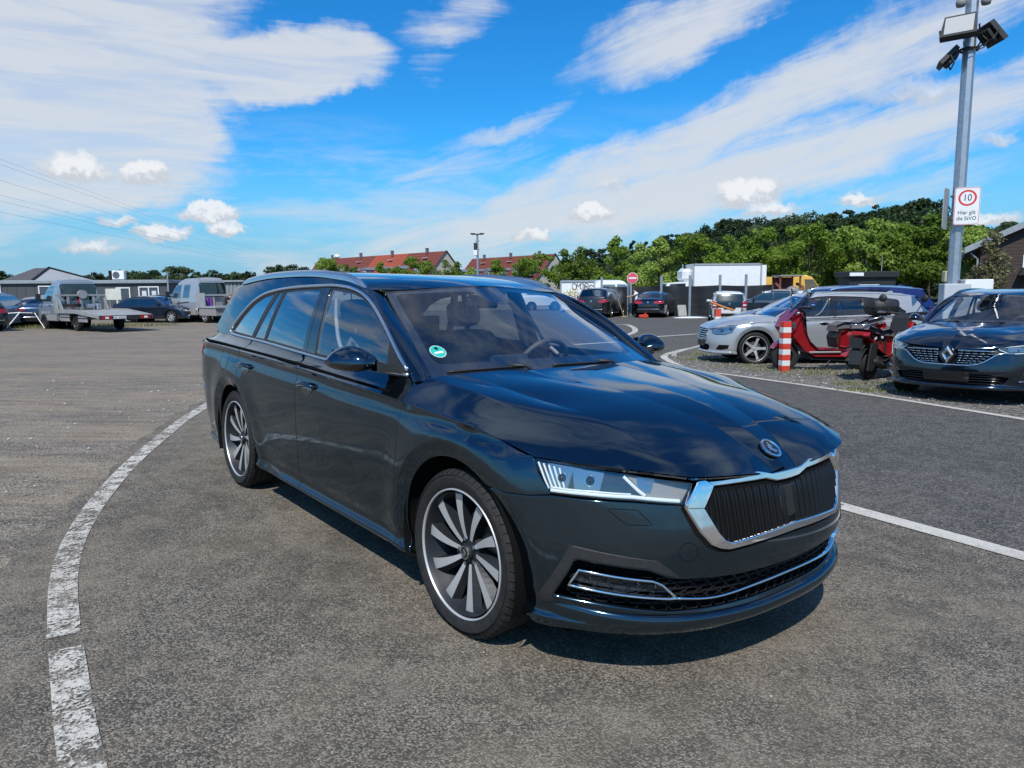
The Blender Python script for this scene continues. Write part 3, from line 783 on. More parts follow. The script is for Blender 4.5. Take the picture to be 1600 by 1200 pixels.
def loose_stones():
    rg=random.Random(21); m=MB()
    def stone(x,y,r,mi):
        z=float(zg(x,y))+.006+r*.25; p=[]
        for a in range(5): t=a*1.2566+rg.uniform(-.3,.3); q=r*rg.uniform(.7,1.2); p.append((x+q*math.cos(t),y+q*math.sin(t),z+rg.uniform(-.2,.2)*r))
        p.append((x+rg.uniform(-.2,.2)*r,y,z+r*rg.uniform(.45,.8))); m.add(p,[(i,(i+1)%5,5) for i in range(5)],mi)
    for _ in range(900):
        d=rg.random()**1.6; y=1.9+d*9; x=-3.5-rg.random()**1.3*(.3+y*.55)+.5*(y<5); stone(x,y,rg.uniform(.003,.010)*(1+d),rg.choice((0,0,1,2)))
    for _ in range(320):
        y=rg.uniform(1.8,8); x=rg.uniform(-2.6,3.6); stone(x,y,rg.uniform(.002,.005),rg.choice((0,1,1,2)))
    for _ in range(1500):
        y=rg.uniform(8.6,16.5); x=float(np.interp(y,[7.8,9.8,12.05,13,14.8,16.7],[5.75,4.95,3.9,3.45,3.35,3.6]))+rg.random()**1.5*4.; stone(x,y,rg.uniform(.006,.020),rg.choice((0,0,1,2)))
    ms=[pmat('stone_grey',(.20,.19,.175),.9),pmat('stone_pale',(.42,.40,.36),.9),pmat('stone_brown',(.20,.145,.10),.9)]
    o=m.build('loose_gravel',ms,fix=False); tag(o,'loose stones and grit scattered over the tarmac edges','gravel',kind='stuff')
# ------------------------------------------------------------------ buildings, fence, far things
def X_at(px,Y,py=457): d=pix_dir(px,py); return d.x/d.y*Y
def Z_at(py,Y,px=800): d=pix_dir(px,py); return CAM_H+d.z/d.y*Y
EM={}
def build_env():
    wall_d=vary(pmat('office_cladding',(.060,.066,.072),.6),.8,.4,(.05,.052,.056)); white=MAT['white_paint']; grey=vary(pmat('roof_edge_metal',(.30,.33,.35),.5,.2),4,.5)
    glassw=pmat('window_glass',(.05,.07,.09),.08,0,.6); roofm=vary(pmat('flat_roof_felt',(.10,.105,.11),.9),2,.5)
    curtain=pmat('blind',(.55,.56,.57),.8)
    def window(parent,x0,x1,z0,z1,y,split=1,blind=.0):
        f=MB(); t=.07
        f.box(((x0+x1)/2,y-.02,z0+t/2),(x1-x0,.08,t)); f.box(((x0+x1)/2,y-.02,z1-t/2),(x1-x0,.08,t))
        for k in range(split+1): xx=x0+t/2+(x1-x0-t)*k/split; f.box((xx,y-.02,(z0+z1)/2),(t,.08,z1-z0-2*t))
        w=f.build('window',white,parent)
        for k in range(split):
            a=x0+t+(x1-x0-t)*k/split; b=x0+(x1-x0-t)*(k+1)/split
            p=MB(); p.box(((a+b)/2,y+.0,(z0+z1)/2),(b-a,.02,z1-z0-2*t)); p.build('pane',glassw,w)
            if blind: p=MB(); p.box((a+(b-a)*.5,y-.012,z0+(z1-z0)*.5),((b-a)*.5,.006,(z1-z0)*.45)); p.build('blind',curtain,w)
        return w
    def office(name,label,x0,x1,Y,depth,ztop,wins):
        b=empty(name,(0,0,0)); tag(b,label,'office')
        m=MB(); m.box(((x0+x1)/2,Y+depth/2,(ztop-.25)/2),(x1-x0,depth,ztop-.25)); m.build('wall',wall_d,b)
        npan=int((x1-x0)/.6)
        for k in range(1,npan):
            s=MB(); s.box((x0+(x1-x0)*k/npan,Y-.008,(ztop-.3)/2),(.03,.02,ztop-.35)); s.build('cladding_seam',wall_d,b)
        m=MB(); m.box(((x0+x1)/2,Y+depth/2,ztop-.12),(x1-x0+.3,depth+.4,.24),0,.03); m.build('roof_edge',grey,b)
        for w in wins: window(b,*w[:4],Y,*w[4:])
        return b
    Y=50.
    b=office('container_office','long dark grey container office with a tall white framed door at far left',X_at(-60,Y),X_at(97,Y),Y,6,Z_at(438,Y,50),[(X_at(61,Y),X_at(81,Y),.55,Z_at(446,Y,70)-.02,1)])
    m=MB(); m.box((X_at(1,Y),Y-.05,1.2),(.15,.1,2.4)); m.build('door_post',white,b)
    b2=office('container_office','dark grey flat roofed container office with two white windows and an air conditioner',X_at(150,Y),X_at(264,Y),Y,6,Z_at(437.5,Y,200),[(X_at(182,Y),X_at(204,Y),.75,Z_at(449,Y,195),1),(X_at(217,Y),X_at(249,Y),1.0,Z_at(447.5,Y,230),2,1)])
    m=MB(); m.tube([(X_at(265.5,Y),Y-.2,0),(X_at(265.5,Y),Y-.2,Z_at(425,Y,265))],.06,8); m.build('corner_mast',grey,b2)
    ac=empty('air_conditioner',(X_at(176,Y),Y+1.0,Z_at(437.5,Y,200))); tag(ac,'white air conditioning unit with round fan grille on the flat roof','air conditioner')
    m=MB(); m.box((0,0,.36),(.85,.35,.62),0,.03); m.build('housing',white,ac); m=MB(); m.cyl((-.12,-.19,.36),(-.12,-.175,.36),.24,None,24); m.build('fan_grille',MAT['disc'],ac); m=MB(); m.box((-.62,0,.35),(.08,.3,.65)); m.build('bracket',MAT['black_plastic'],ac)
    pl=MB(); pl.box((X_at(177,Y-6),Y-6,Z_at(460,Y-6,177)),(.95,.05,.68),0,.01); o=pl.build('panel',vary(pmat('cream_board',(.55,.55,.48),.7),3,.3)); bb=MB()
    board=empty('notice_board',(0,0,0)); tag(board,'plain cream board standing between tow truck cab and grey office window','board'); o.parent=board
    bb.tube([(X_at(170,Y-6),Y-5.95,0),(X_at(170,Y-6),Y-5.95,1.6)],.03,6); bb.tube([(X_at(184,Y-6),Y-5.95,0),(X_at(184,Y-6),Y-5.95,1.6)],.03,6); bb.build('post',grey,board)
    # grey house behind
    Y=78.; hs=empty('grey_house'); tag(hs,'house with dark grey pitched roof and pale gable behind the office','house')
    xl,xr=X_at(3,Y),X_at(96,Y); xa,xb=X_at(25,Y),X_at(66,Y+2); ze=Z_at(438,Y,50); zr_h=Z_at(417,Y,50)
    rm=vary(pmat('slate_roof',(.085,.080,.085),.7),1.5,.6); gm=vary(pmat('grey_render',(.36,.37,.38),.85),1,.3)
    m=MB(); yF,yB=Y,Y+7; xe=X_at(52,Y)
    m.add([(xl,yF,ze),(xe,yF,ze),(xb,yF+3.5,zr_h),(xa,yF+3.5,zr_h)],[(0,1,2,3)]); m.add([(xl,yB,ze),(xr,yB,ze),(xb,yF+3.5,zr_h),(xa,yF+3.5,zr_h)],[(0,3,2,1)])
    m.build('roof',rm,hs)
    m=MB(); m.add([(xe,yF+.02,ze),(xr,yB,ze),(xb,yF+3.52,zr_h-.02)],[(0,1,2)]); m.build('gable',gm,hs)
    m=MB(); m.add([(xl,yF+.1,0),(xe,yF+.1,0),(xr,yB,0),(xl,yB,0),(xl,yF+.1,ze),(xe,yF+.1,ze),(xr,yB,ze),(xl,yB,ze)],[(0,1,5,4),(1,2,6,5),(2,3,7,6),(3,0,4,7),(4,5,6,7)]); m.build('wall',gm,hs)
    m=MB(); m.tube([(xe,yF,ze+.03),(xb,yF+3.5,zr_h+.05),(xr,yB,ze+.03)],.12,6); m.build('verge',MAT['black_plastic'],hs)
    # long grey shed far left of the centre
    Y=75.; sh=empty('long_shed'); tag(sh,'long low grey green shed behind the crew cab truck','shed'); x0,x1=X_at(296,Y),X_at(430,Y+10); zt=Z_at(438,Y,350)
    m=MB(); m.box(((x0+x1)/2,Y+4,zt/2-.1),(x1-x0,8,zt-.2)); m.build('wall',vary(pmat('shed_sheet',(.16,.19,.20),.6),.7,.4),sh)
    for k in range(1,14): s=MB(); s.box((x0+(x1-x0)*k/14,Y-.03,zt/2-.1),(.10,.06,zt-.25)); s.build('sheet_rib',grey,sh)
    m=MB(); m.box(((x0+x1)/2,Y+4,zt-.08),(x1-x0+.4,8.6,.16)); m.build('roof',grey,sh)
    Y=60; wv=MB(); wv.box((X_at(284,Y),Y,.95),(1.6,3,1.5),0,.2); wv.build('container',white); tag(bpy.data.objects['container'],'low white container between the office and the crew cab truck','container')
    # red roofed terraces
    tile=roof_tile_mat('clay_tiles_red',(.19,.042,.026),(.145,.036,.025)); tile2=roof_tile_mat('clay_tiles_orange',(.36,.068,.030),(.28,.06,.03)); cream=vary(pmat('cream_render',(.46,.43,.37),.9),.6,.3,(.40,.37,.32)); dorm=vary(pmat('dormer_slate',(.16,.18,.21),.7),2,.4); chim=vary(pmat('chimney_brick',(.14,.12,.12),.9),4,.4)
    def terrace(label,pr,pl,h,half,eave,units,orange=None,dish=None):
        """pr/pl: (photo x, photo y) of the right and left ridge ends; h ridge height"""
        P_=[]
        for px,py in (pr,pl):
            d=pix_dir(px,py); Y_=(h-CAM_H)*d.y/d.z; P_.append(np.array([d.x/d.y*Y_,Y_]))
        R_,L_=P_; ax=(L_-R_); Ln=np.linalg.norm(ax); ax/=Ln; nx=np.array([ax[1],-ax[0]]); nx*= -1 if nx[1]>0 else 1     # towards us
        hs=empty('terraced_house',(R_[0],R_[1],0),math.atan2(ax[1],ax[0])); tag(hs,label,'house')
        s=1 if (nx@np.array([-ax[1],ax[0]]))>0 else -1   # local y of our side
        for k in range(units):
            a,b=Ln*k/units,Ln*(k+1)/units
            for q in (1,-1):
                m=MB(); e=.35; nrow=14
                for r in range(nrow):
                    t0,t1=r/nrow,(r+1)/nrow; y0,z0=q*s*(half+e)*(1-t0),eave-.25+(h-eave+.25)*t0; y1,z1=q*s*(half+e)*(1-t1)-0*q,eave-.25+(h-eave+.25)*t1
                    m.add([(a,y0,z0+.06),(b,y0,z0+.06),(b,y1,z1),(a,y1,z1),(a,y0,z0-.02),(b,y0,z0-.02)],[(0,1,2,3),(0,4,5,1)])
                rf=m.build('roof',tile2 if k==orange else tile,hs)
                if q==1:
                    c=MB(); c.box(((a*.55+b*.45),s*.5,h+.15),(.50,.50,1.1)); c.box(((a*.55+b*.45),s*.5,h+.72),(.60,.60,.10)); c.build('chimney',chim,rf)
                    m2=MB(); m2.box(((a+b)/2-1.2,s*1.6,h-1.25),(1.5,.5,.06)); m2.build('roof_hatch',white,rf)
        m=MB(); m.add([(0,-half,0),(Ln,-half,0),(Ln,half,0),(0,half,0),(0,-half,eave),(Ln,-half,eave),(Ln,half,eave),(0,half,eave),(0,0,h-.06),(Ln,0,h-.06)],[(0,1,5,4),(2,3,7,6),(0,4,8,7,3),(1,2,6,9,5)]); m.build('wall',cream,hs)
        for sgn in (-1,1): m=MB(); m.tube([(-.12,sgn*(half+.35),eave-.2),(-.12,0,h+.04)],.14,5); m.build('verge',MAT['black_plastic'],hs)
        nd=units*2
        for k in range(nd):
            a=Ln*(k+.5)/nd; zz=eave+1.5; yy=s*(half*(1-(zz-eave)/(h-eave)))
            d=MB(); w_=1.5; d.box((a,yy+s*.35,zz+.1),(w_,2.4,1.5)); dm=d.build('dormer',dorm,hs)
            d=MB(); d.prism([(a-w_*.62,zz+.80),(a+w_*.62,zz+.80),(a+w_*.35,zz+1.35),(a-w_*.35,zz+1.35)],min(yy-s*1.2,yy+s*1.75),max(yy-s*1.2,yy+s*1.75),'y'); d.build('dormer_roof',dorm,dm)
            f=MB(); f.box((a,yy+s*1.57,zz+.05),(1.15,.06,1.1)); f.build('window',white,dm)
            g=MB(); g.box((a-.27,yy+s*1.61,zz+.05),(.46,.03,.9)); g.box((a+.27,yy+s*1.61,zz+.05),(.46,.03,.9)); g.build('pane',glassw,dm)
        return hs,Ln,s
    hs,Ln,s=terrace('long red tiled terrace with one bright orange section and a cream gable',(697,392),(500,405.5),9.6,5.2,4.0,4,1)
    m=MB(); 
    for k,(u_,v_) in enumerate(((0,0),(.55,.1),(1.1,0),(.5,.5))): m.box((Ln*.83+u_*.9,0,10.0+v_*.4),(1.0,.9,.75),0,.25)
    dsh=m.build('roof_lantern',white,hs)
    terrace('second red tiled terrace right of the floodlight mast with a cream gable',(867,396.5),(738,404.5),9.6,5.2,4.0,3)
    terrace('far red roofed house half hidden by the light green tree',(914,405.5),(872,409),9.2,5.0,4.0,2)
    # brown timber barn at the right
    Y=47.; br=empty('timber_barn'); _bx=X_at(1528,Y); tag(br,'dark brown timber barn with a pale sloping roof edge at the right','barn')
    wood=vary(pmat('brown_boards',(.052,.034,.028),.8),1.2,.6,(.035,.024,.021),stretch=(.3,1,6))
    x0=X_at(1528,Y); x1=x0+16; slope=(344-379)/(1600-1512)*-1; z0=Z_at(377,Y,1515); zs=lambda x: z0+(x-x0)*.486
    pitch=.7
    m=MB(); m.add([(x0,Y,0),(x1,Y,0),(x1,Y,zs(x1)-.3),(x0,Y,z0-.3),(x0,Y+14,0),(x1,Y+14,0),(x1,Y+14,zs(x1)-.3),(x0,Y+14,z0-.3)],[(0,1,2,3),(1,5,6,2),(5,4,7,6),(4,0,3,7)]); m.build('wall',wood,br)
    nb=0; z=.1
    while z<zs(x1)-.5 and nb<48:
        xa=x0 if z<z0-.35 else x0+(z+.35-z0)/.486
        bd=MB(); bd.box(((xa+x1)/2,Y-.012,z+.11),(x1-xa,.03,.205),0,0,0,0); bd.build('board',wood,br); z+=.22; nb+=1
    m=MB(); P0=(x0-.9,zs(x0-.9)); P1=(x1,zs(x1)); m.prism([(P0[0],P0[1]-.34),(P1[0],P1[1]-.34),(P1[0],P1[1]+.06),(P0[0],P0[1]+.06)],Y-.6,Y+14.6,'y'); m.build('roof',grey,br)
    g=MB(); g.tube([(x0-.55,Y-.3,zs(x0-.9)-.3),(x0-.55,Y-.3,zs(x0)-.75),(x0-.15,Y-.08,zs(x0)-1.15),(x0-.15,Y-.08,.2)],.06,8); g.build('downpipe',grey,br)
    window(br,x0+2.25,x0+3.5,Z_at(418,45.7,1600),Z_at(398,45.7,1600),Y-.05,1)
    m=MB(); m.prism([(x0+2.0,2.30),(x0+4.5,2.35),(x0+4.5,2.72),(x0+2.2,2.72)],Y-1.6,Y-.03,'y'); m.build('porch_roof',MAT['black_plastic'],br)
    m=MB(); m.box((x0+2.4,Y-1.4,1.15),(.16,.16,2.3)); m.build('porch_post',wood,br)
    R_=Matrix.Translation((x0,Y,0))@Matrix.Rotation(math.radians(-31),4,'Z')@Matrix.Translation((-x0,-Y,0)); br.matrix_world=R_
    # black kiosk with a white framed hatch
    Y=33.; ks=empty('kiosk'); tag(ks,'black flat roofed kiosk with small white sign behind the blue car','kiosk')
    xa,xb=X_at(1323,Y),X_at(1402,Y); zt=Z_at(424,Y,1360)
    m=MB(); m.box(((xa+xb)/2,Y+.6,zt/2-.15),(xb-xa-.2,1.2,zt-.3)); m.build('wall',MAT['black_plastic'],ks); m=MB(); m.box(((xa+xb)/2,Y+.6,zt-.14),(xb-xa,1.5,.28),0,.03); m.build('roof_edge',MAT['black_plastic'],ks)
    m=MB(); m.box((X_at(1334,Y),Y-.19,zt-.13),(.62,.04,.15)); m.build('sign',white,ks)
    f=MB(); xw0,xw1=X_at(1341,Y),X_at(1372,Y); f.box(((xw0+xw1)/2,Y-.03,zt-.62),(xw1-xw0,.06,.07)); 
    for xx in (xw0,xw1): f.box((xx,Y-.03,zt-1.0),(.07,.06,.8))
    f.build('hatch_frame',white,ks); m=MB(); m.tube([(X_at(1391,Y),Y+.9,zt-.1),(X_at(1391,Y),Y+.9,zt+.75)],.015,5); m.build('aerial',grey,ks)
    # fence with black screening
    fence_pts=[(5.6,46.2),(9.0,44.4),(12.0,42.4),(14.5,40.8)]
    fn=empty('screened_fence'); tag(fn,'tall fence of steel posts hung with black screening cloth','fence')
    cloth=vary(pmat('screen_cloth',(.010,.0105,.012),.55),1.5,.6,(.022,.022,.024),stretch=(.4,.4,5))
    for a,b in zip(fence_pts[:-1],fence_pts[1:]):
        a=np.array(a);b=np.array(b); mth=MB(); rows=[]; rg=random.Random(int(a[0]*10))
        d=(b-a); nn=np.array([-d[1],d[0]])/np.linalg.norm(d)
        for i in range(17):
            t=i/16; p=a+d*t; o=.05*math.sin(t*9.0+a[0])+.03*math.sin(t*23); sag=.05*math.sin(math.pi*t)
            rows.append([(p[0]+nn[0]*o*k,p[1]+nn[1]*o*k,z-(sag if z>1 else 0)) for z,k in ((.06,.4),(.5,1.6),(1.0,.6),(1.45,1.5),(1.83,.2))])
        mth.quadgrid(rows); mth.build('screen_cloth',cloth,fn,True)
        for w_ in (.45,1.05,1.6):
            q=MB(); q.tube([(a[0],a[1]-.05,w_),(b[0],b[1]-.05,w_)],.004,4); q.build('wire',cloth,fn)
    for k,p in enumerate(fence_pts[:-1]):
        nxt=np.array(fence_pts[k+1]); 
        for t in (0,.5):
            q=np.array(p)+(nxt-np.array(p))*t; m=MB(); m.box((q[0],q[1]-.12,1.2),(.13,.10,2.45)); m.build('post',MAT['galv'],fn)
    # graffiti box
    Y=53.; gb=empty('box_container',(X_at(908,Y),Y,0),math.radians(-2)); tag(gb,'white box container covered in black and pink graffiti','container')
    wd=X_at(940,Y)-X_at(877,Y); ht=Z_at(438,Y,908); hw=wd/2
    m=MB(); m.box((0,1.2,ht/2+.1),(wd,2.4,ht-.2),0,.02); m.build('body',white,gb)
    m=MB(); m.box((0.02,-.02,ht-.06),(wd+.06,.08,.14)); m.box((hw*.10,-.025,ht/2),(.08,.05,ht-.2)); m.box((hw,-.02,ht/2),(.09,.08,ht-.2)); m.box((-hw,-.02,ht/2),(.09,.08,ht-.2)); m.build('edge_trim',grey,gb)
    ink=pmat('black_spray',(.02,.02,.025),.6); pink=pmat('pink_spray',(.42,.10,.17),.6); ochre=pmat('yellow_spray',(.45,.40,.12),.6)
    rg=random.Random(11)
    def scr(pts,mat,r=.022):
        m=MB(); q=spline(pts,max(8,len(pts)*6)); V=[];F=[]
        T=np.gradient(q,axis=0); T/=np.linalg.norm(T,axis=1)[:,None]+1e-9
        for (x,z),(tx,tz) in zip(q,T): V+=[(x-tz*r,-.012,z+tx*r),(x+tz*r,-.012,z-tx*r)]
        F=[(2*i,2*i+1,2*i+3,2*i+2) for i in range(len(q)-1)]
        m.add(V,F); m.build('graffiti',mat,gb)
    def glyph(ch,x,z,s,mat,r=.022):
        G={'O':[[(0,0),(.5,-.1),(.7,.5),(.4,1),(0,.9),(-.1,.4),(0,0)]],'M':[[(0,0),(.05,1),(.35,.4),(.65,1),(.7,0)]],'S':[[(.6,.9),(.2,1),(.1,.7),(.6,.4),(.5,0),(0,.1)]],'R':[[(0,0),(.1,1),(.6,.9),(.5,.5),(.1,.5),(.7,0)]],'E':[[(.6,1),(0,.9),(.4,.5),(0,.4),(.1,0),(.6,.1)]],'G':[[(.6,.9),(.1,.9),(0,.2),(.5,0),(.6,.4),(.35,.45)]],'L':[[(.1,1),(0,.1),(.6,.05)]],'B':[[(0,0),(.05,1),(.55,.8),(.1,.5),(.6,.25),(0,0)]]}
        for p in G[ch]: scr([(x+a*s,z+b*s) for a,b in p],mat,r)
    for i,c in enumerate('OMOR'): glyph(c,-hw*.42+i*.30,ht-.62,.38,ink)
    for i,c in enumerate('ESL'): glyph(c,-hw*.62+i*.34,ht-1.30,.44,ink,.018)
    for i,c in enumerate('GSBE'): glyph(c,-hw*.80+i*.46,.62,.55,pink if i%2 else ink,.030)
    for i in range(5): x=-hw*.9+i*.22; scr([(x,1.0),(x+.1,1.5+.1*i),(x+.2,1.1)],ochre,.025)
    scr([(hw*.25,1.1),(hw*.30,ht-.8),(hw*.48,ht-.35),(hw*.72,ht-.7),(hw*.78,1.15)],ink,.028); scr([(hw*.33,1.15),(hw*.36,ht-.85),(hw*.48,ht-.55),(hw*.64,ht-.8),(hw*.66,1.2)],ink,.02)
    for i,c in enumerate('GOR'): glyph(c,hw*.35+i*.38,1.25,.36,ink,.018)
    for i in range(4): glyph('S',-hw*.9+i*.5,.12,.28,ink,.014)
    # floodlight mast in the middle distance
    Y=80.; fm=empty('floodlight_mast',(X_at(747,Y),Y,0)); tag(fm,'slim grey mast with floodlights on top and a camera box above the roofs','lamp post'); zt=Z_at(366,Y,747)
    m=MB(); m.cyl((0,0,0),(0,0,zt),.16,.11,10); m.build('pole',MAT['galv'],fm)
    m=MB(); m.box((0,0,zt),(1.3,.4,.10)); m.build('lamp_bar',MAT['black_plastic'],fm)
    for sx in (-.5,.5): m=MB(); m.box((sx,-.12,zt+.06),(.5,.5,.10),0,.02,.15); m.build('floodlight',MAT['black_plastic'],fm)
    m=MB(); m.box((-.22,-.1,zt-1.3),(.34,.4,.75),0,.03); m.build('black_box',MAT['black_plastic'],fm); m=MB(); m.box((-.22,-.1,zt-2.0),(.40,.45,.55),0,.03); m.build('white_box',white,fm)
    for z in (.7,1.6): m=MB(); m.box((0,0,zt-z),(.42,.3,.12)); m.build('clamp',grey,fm)
    # thin poles
    for px,Y,py,lab in ((1066,60,413,'thin grey lamp pole behind the black fence near the box truck'),):
        p=empty('lamp_pole',(X_at(px,Y),Y,0)); tag(p,lab,'pole'); zt=Z_at(py,Y,px); m=MB(); m.cyl((0,0,0),(0,0,zt),.10,.07,8); m.build('shaft',MAT['galv'],p); m=MB(); m.box((-.05,0,zt-.6),(.3,.2,.5),0,.03); m.build('camera_box',white,p)
    # no-entry sign on its post
    Y=43.6; ns=empty('no_entry_sign',(X_at(988,Y),Y,0)); tag(ns,'round faded red no entry sign with white bar on a post','sign'); zc=Z_at(434.5,Y,988)
    m=MB(); m.cyl((-.25,.08,0),(-.25,.08,zc-.2),.05,None,8); m.box((-.1,.06,zc-.15),(.4,.05,.05)); m.build('post',MAT['galv'],ns)
    m=MB(); m.cyl((0,.02,zc),(0,0,zc),.33,None,28); m.build('rim',white,ns); m=MB(); m.cyl((0,0,zc),(0,-.012,zc),.305,None,28); m.build('disc',pmat('faded_red',(.60,.075,.11),.5),ns); m=MB(); m.box((0,-.015,zc),(.44,.012,.10)); m.build('bar',white,ns)
    # power lines
    wires=[((-62,70),235,(-330,560),411),((-62,71),262,(-330,562),414),((-62,72),288,(-330,564),417),((-62,70),218,(-330,566),408),((-62,70.5),246,(-330,561),412.5),((-62,71.5),275,(-330,563),415.5)]
    for i in range(6):
        a0=(-60,66+i*.0); za=[18.4,16.9,15.4,13.6,12.6,20.6][i]
        xb,yb=-160-.5*i,560; zb=Z_at([408,410,412,414,416,405][i],yb,500)
        n_=28; pts=[]
        for k in range(n_):
            t=k/(n_-1); pts.append((-60+(xb+60)*t-2*(i%3)*(1-t),66+(yb-66)*t,za+(zb-za)*t-4*2.2*t*(1-t)))
        m=MB(); m.tube(pts,.012,4); o=m.build('power_line',MAT['black_plastic']); tag(o,('%s of the six thin power lines counted from the top at the left edge'%('second','third','fourth','fifth','lowest','topmost')[i]).capitalize().replace('Topmost','Topmost'),'cable','overhead power lines in the left sky')
def roof_tile_mat(name,c1,c2):
    m=pmat(name,c1,.8); n,l,node,M,mix,ramp,smooth=NT(m.node_tree); b=bsdf(m)
    tc=node('ShaderNodeTexCoord'); w=node('ShaderNodeTexBrick',ins={'Vector':tc.outputs['Object'],'Scale':2.6}); w.inputs['Color1'].default_value=c1+(1,); w.inputs['Color2'].default_value=c2+(1,); w.inputs['Mortar'].default_value=tuple(x*.6 for x in c2)+(1,)
    nz=node('ShaderNodeTexNoise',ins={'Vector':tc.outputs['Object'],'Scale':.5,'Detail':6})
    l.new(mix(M('MULTIPLY',smooth(nz.outputs[0],.45,.7),.45),w.outputs[0],tuple(x*.6 for x in c2)),b.inputs['Base Color']); return m
# ------------------------------------------------------------------ trees
def leaf_mat(name,c1,c2,c3,tr=.35):
    m=bpy.data.materials.new(name); m.use_nodes=True; n,l,node,M,mix,ramp,smooth=NT(m.node_tree); b=bsdf(m); out=n['Material Output']
    tc=node('ShaderNodeTexCoord'); nz=node('ShaderNodeTexNoise',ins={'Vector':tc.outputs['Object'],'Scale':.55,'Detail':4,'Roughness':.7}); nf=node('ShaderNodeTexNoise',ins={'Vector':tc.outputs['Object'],'Scale':6.,'Detail':2})
    oi=node('ShaderNodeObjectInfo')
    c=mix(smooth(nz.outputs[0],.38,.64),c1,c2); c=mix(M('MULTIPLY',smooth(nf.outputs[0],.5,.75),.6),c,c3); c=mix(M('MULTIPLY',smooth(oi.outputs['Random'],.0,.5),.5),tuple(x*.60 for x in c1),c); c=mix(M('MULTIPLY',smooth(oi.outputs['Random'],.62,1.0),.55),c,tuple((x+.03)*1.25 for x in c3))
    l.new(c,b.inputs['Base Color']); b.inputs['Roughness'].default_value=.55; b.inputs['Specular IOR Level'].default_value=.3
    t=node('ShaderNodeBsdfTranslucent',ins={0:c}); mx=node('ShaderNodeMixShader',ins={0:tr,1:b.outputs[0],2:t.outputs[0]}); l.new(mx.outputs[0],out.inputs[0]); return m
LM={'maple':leaf_mat('maple_leaves',(.185,.295,.032),(.26,.39,.046),(.32,.41,.075),.45),
    'dark':leaf_mat('oak_leaves',(.030,.060,.018),(.052,.092,.024),(.078,.118,.034),.28),
    'pine':leaf_mat('pine_needles',(.016,.036,.016),(.028,.052,.020),(.040,.065,.026),.15),
    'birch':leaf_mat('birch_leaves',(.055,.085,.022),(.09,.12,.030),(.16,.13,.05),.3)}
BARK=vary(pmat('bark',(.055,.045,.036),.9),12,.6,bump=.3)
def tree_meshes(seed,h,cr,trunk_h,nleaf,leaf,mat,shape='round',clumps=26,spread=1.0):
    rg=np.random.default_rng(seed); C=[];R_=[]
    ch=h-trunk_h
    for i in range(clumps):
        t=rg.random()**.85
        z=trunk_h+ch*(.05+.9*t)
        if shape=='round': w=cr*math.sqrt(max(.05,1-((t-.42)/.62)**2))
        elif shape=='cone': w=cr*(1.05-t)**.7
        elif shape=='pine': w=cr*(.35+.9*math.sin(min(1,t*1.1)*2.4)) if t>.1 else cr*.5
        else: w=cr*(.55+.6*math.sin(t*3.0))
        a=rg.uniform(0,6.283); q=w*(rg.random()**.5)*spread
        C.append((q*math.cos(a),q*math.sin(a),z)); R_.append(cr*rg.uniform(.22,.42)*(1.05-.45*t))
    C=np.array(C);R_=np.array(R_)
    k=rg.choice(clumps,nleaf,p=R_**2/(R_**2).sum()); d=rg.normal(size=(nleaf,3)); d/=np.linalg.norm(d,axis=1)[:,None]
    rad=R_[k]*(rg.random(nleaf)**.35)*rg.uniform(.8,1.18,nleaf); P=C[k]+d*rad[:,None]*np.array([1.1,1.1,.80])
    nrm=d*.8+rg.normal(size=(nleaf,3))*.6+np.array([0,0,.35]); nrm/=np.linalg.norm(nrm,axis=1)[:,None]
    a=np.cross(nrm,rg.normal(size=(nleaf,3))); a/=np.linalg.norm(a,axis=1)[:,None]; b=np.cross(nrm,a)
    s=leaf*rg.uniform(.6,1.25,nleaf)[:,None]
    V=np.stack([P-a*s-b*s*.35,P+b*s*-.6+a*s*.1,P+a*s-b*s*.2,P+b*s*.7+nrm*s*.2],1).reshape(-1,3)
    crown=bpy.data.meshes.new('crown'); crown.vertices.add(len(V)); crown.vertices.foreach_set('co',V.ravel())
    crown.loops.add(len(V)); crown.loops.foreach_set('vertex_index',np.arange(len(V))); crown.polygons.add(nleaf)
    crown.polygons.foreach_set('loop_start',np.arange(0,nleaf*4,4)); crown.polygons.foreach_set('loop_total',np.full(nleaf,4)); crown.materials.append(mat); crown.update()
    m=MB(); top=trunk_h+ch*.6
    m.tube([(0,0,-.1),(.03,.02,trunk_h*.5),(-.02,.04,trunk_h),(.05,0,top)],[h*.022,h*.017,h*.013,h*.004],7)
    for i in range(6):
        c=C[rg.integers(clumps)]; z0=trunk_h*.8+ch*.3*rg.random(); m.tube([(0,0,z0),(c[0]*.5,c[1]*.5,(z0+c[2])/2+.1),tuple(c)],[h*.008,h*.005,h*.002],5)
    o=m.build('trunk',BARK,None,True); tr=o.data; bpy.data.objects.remove(o)
    return crown,tr
TV={}
def plant_tree(name,var,x,y,s,label,group=None,rz=0,z=0,sz=1.0):
    cr,tr=TV[var]; o=empty(name,(x,y,z),rz); tag(o,label,'tree',group); o.scale=(s,s,s*sz)
    for nm,me in (('crown',cr),('trunk',tr)): link(bpy.data.objects.new(nm,me),o)
    return o
ORD='first second third fourth fifth sixth seventh eighth ninth tenth eleventh twelfth thirteenth fourteenth fifteenth sixteenth seventeenth eighteenth nineteenth twentieth'.split()
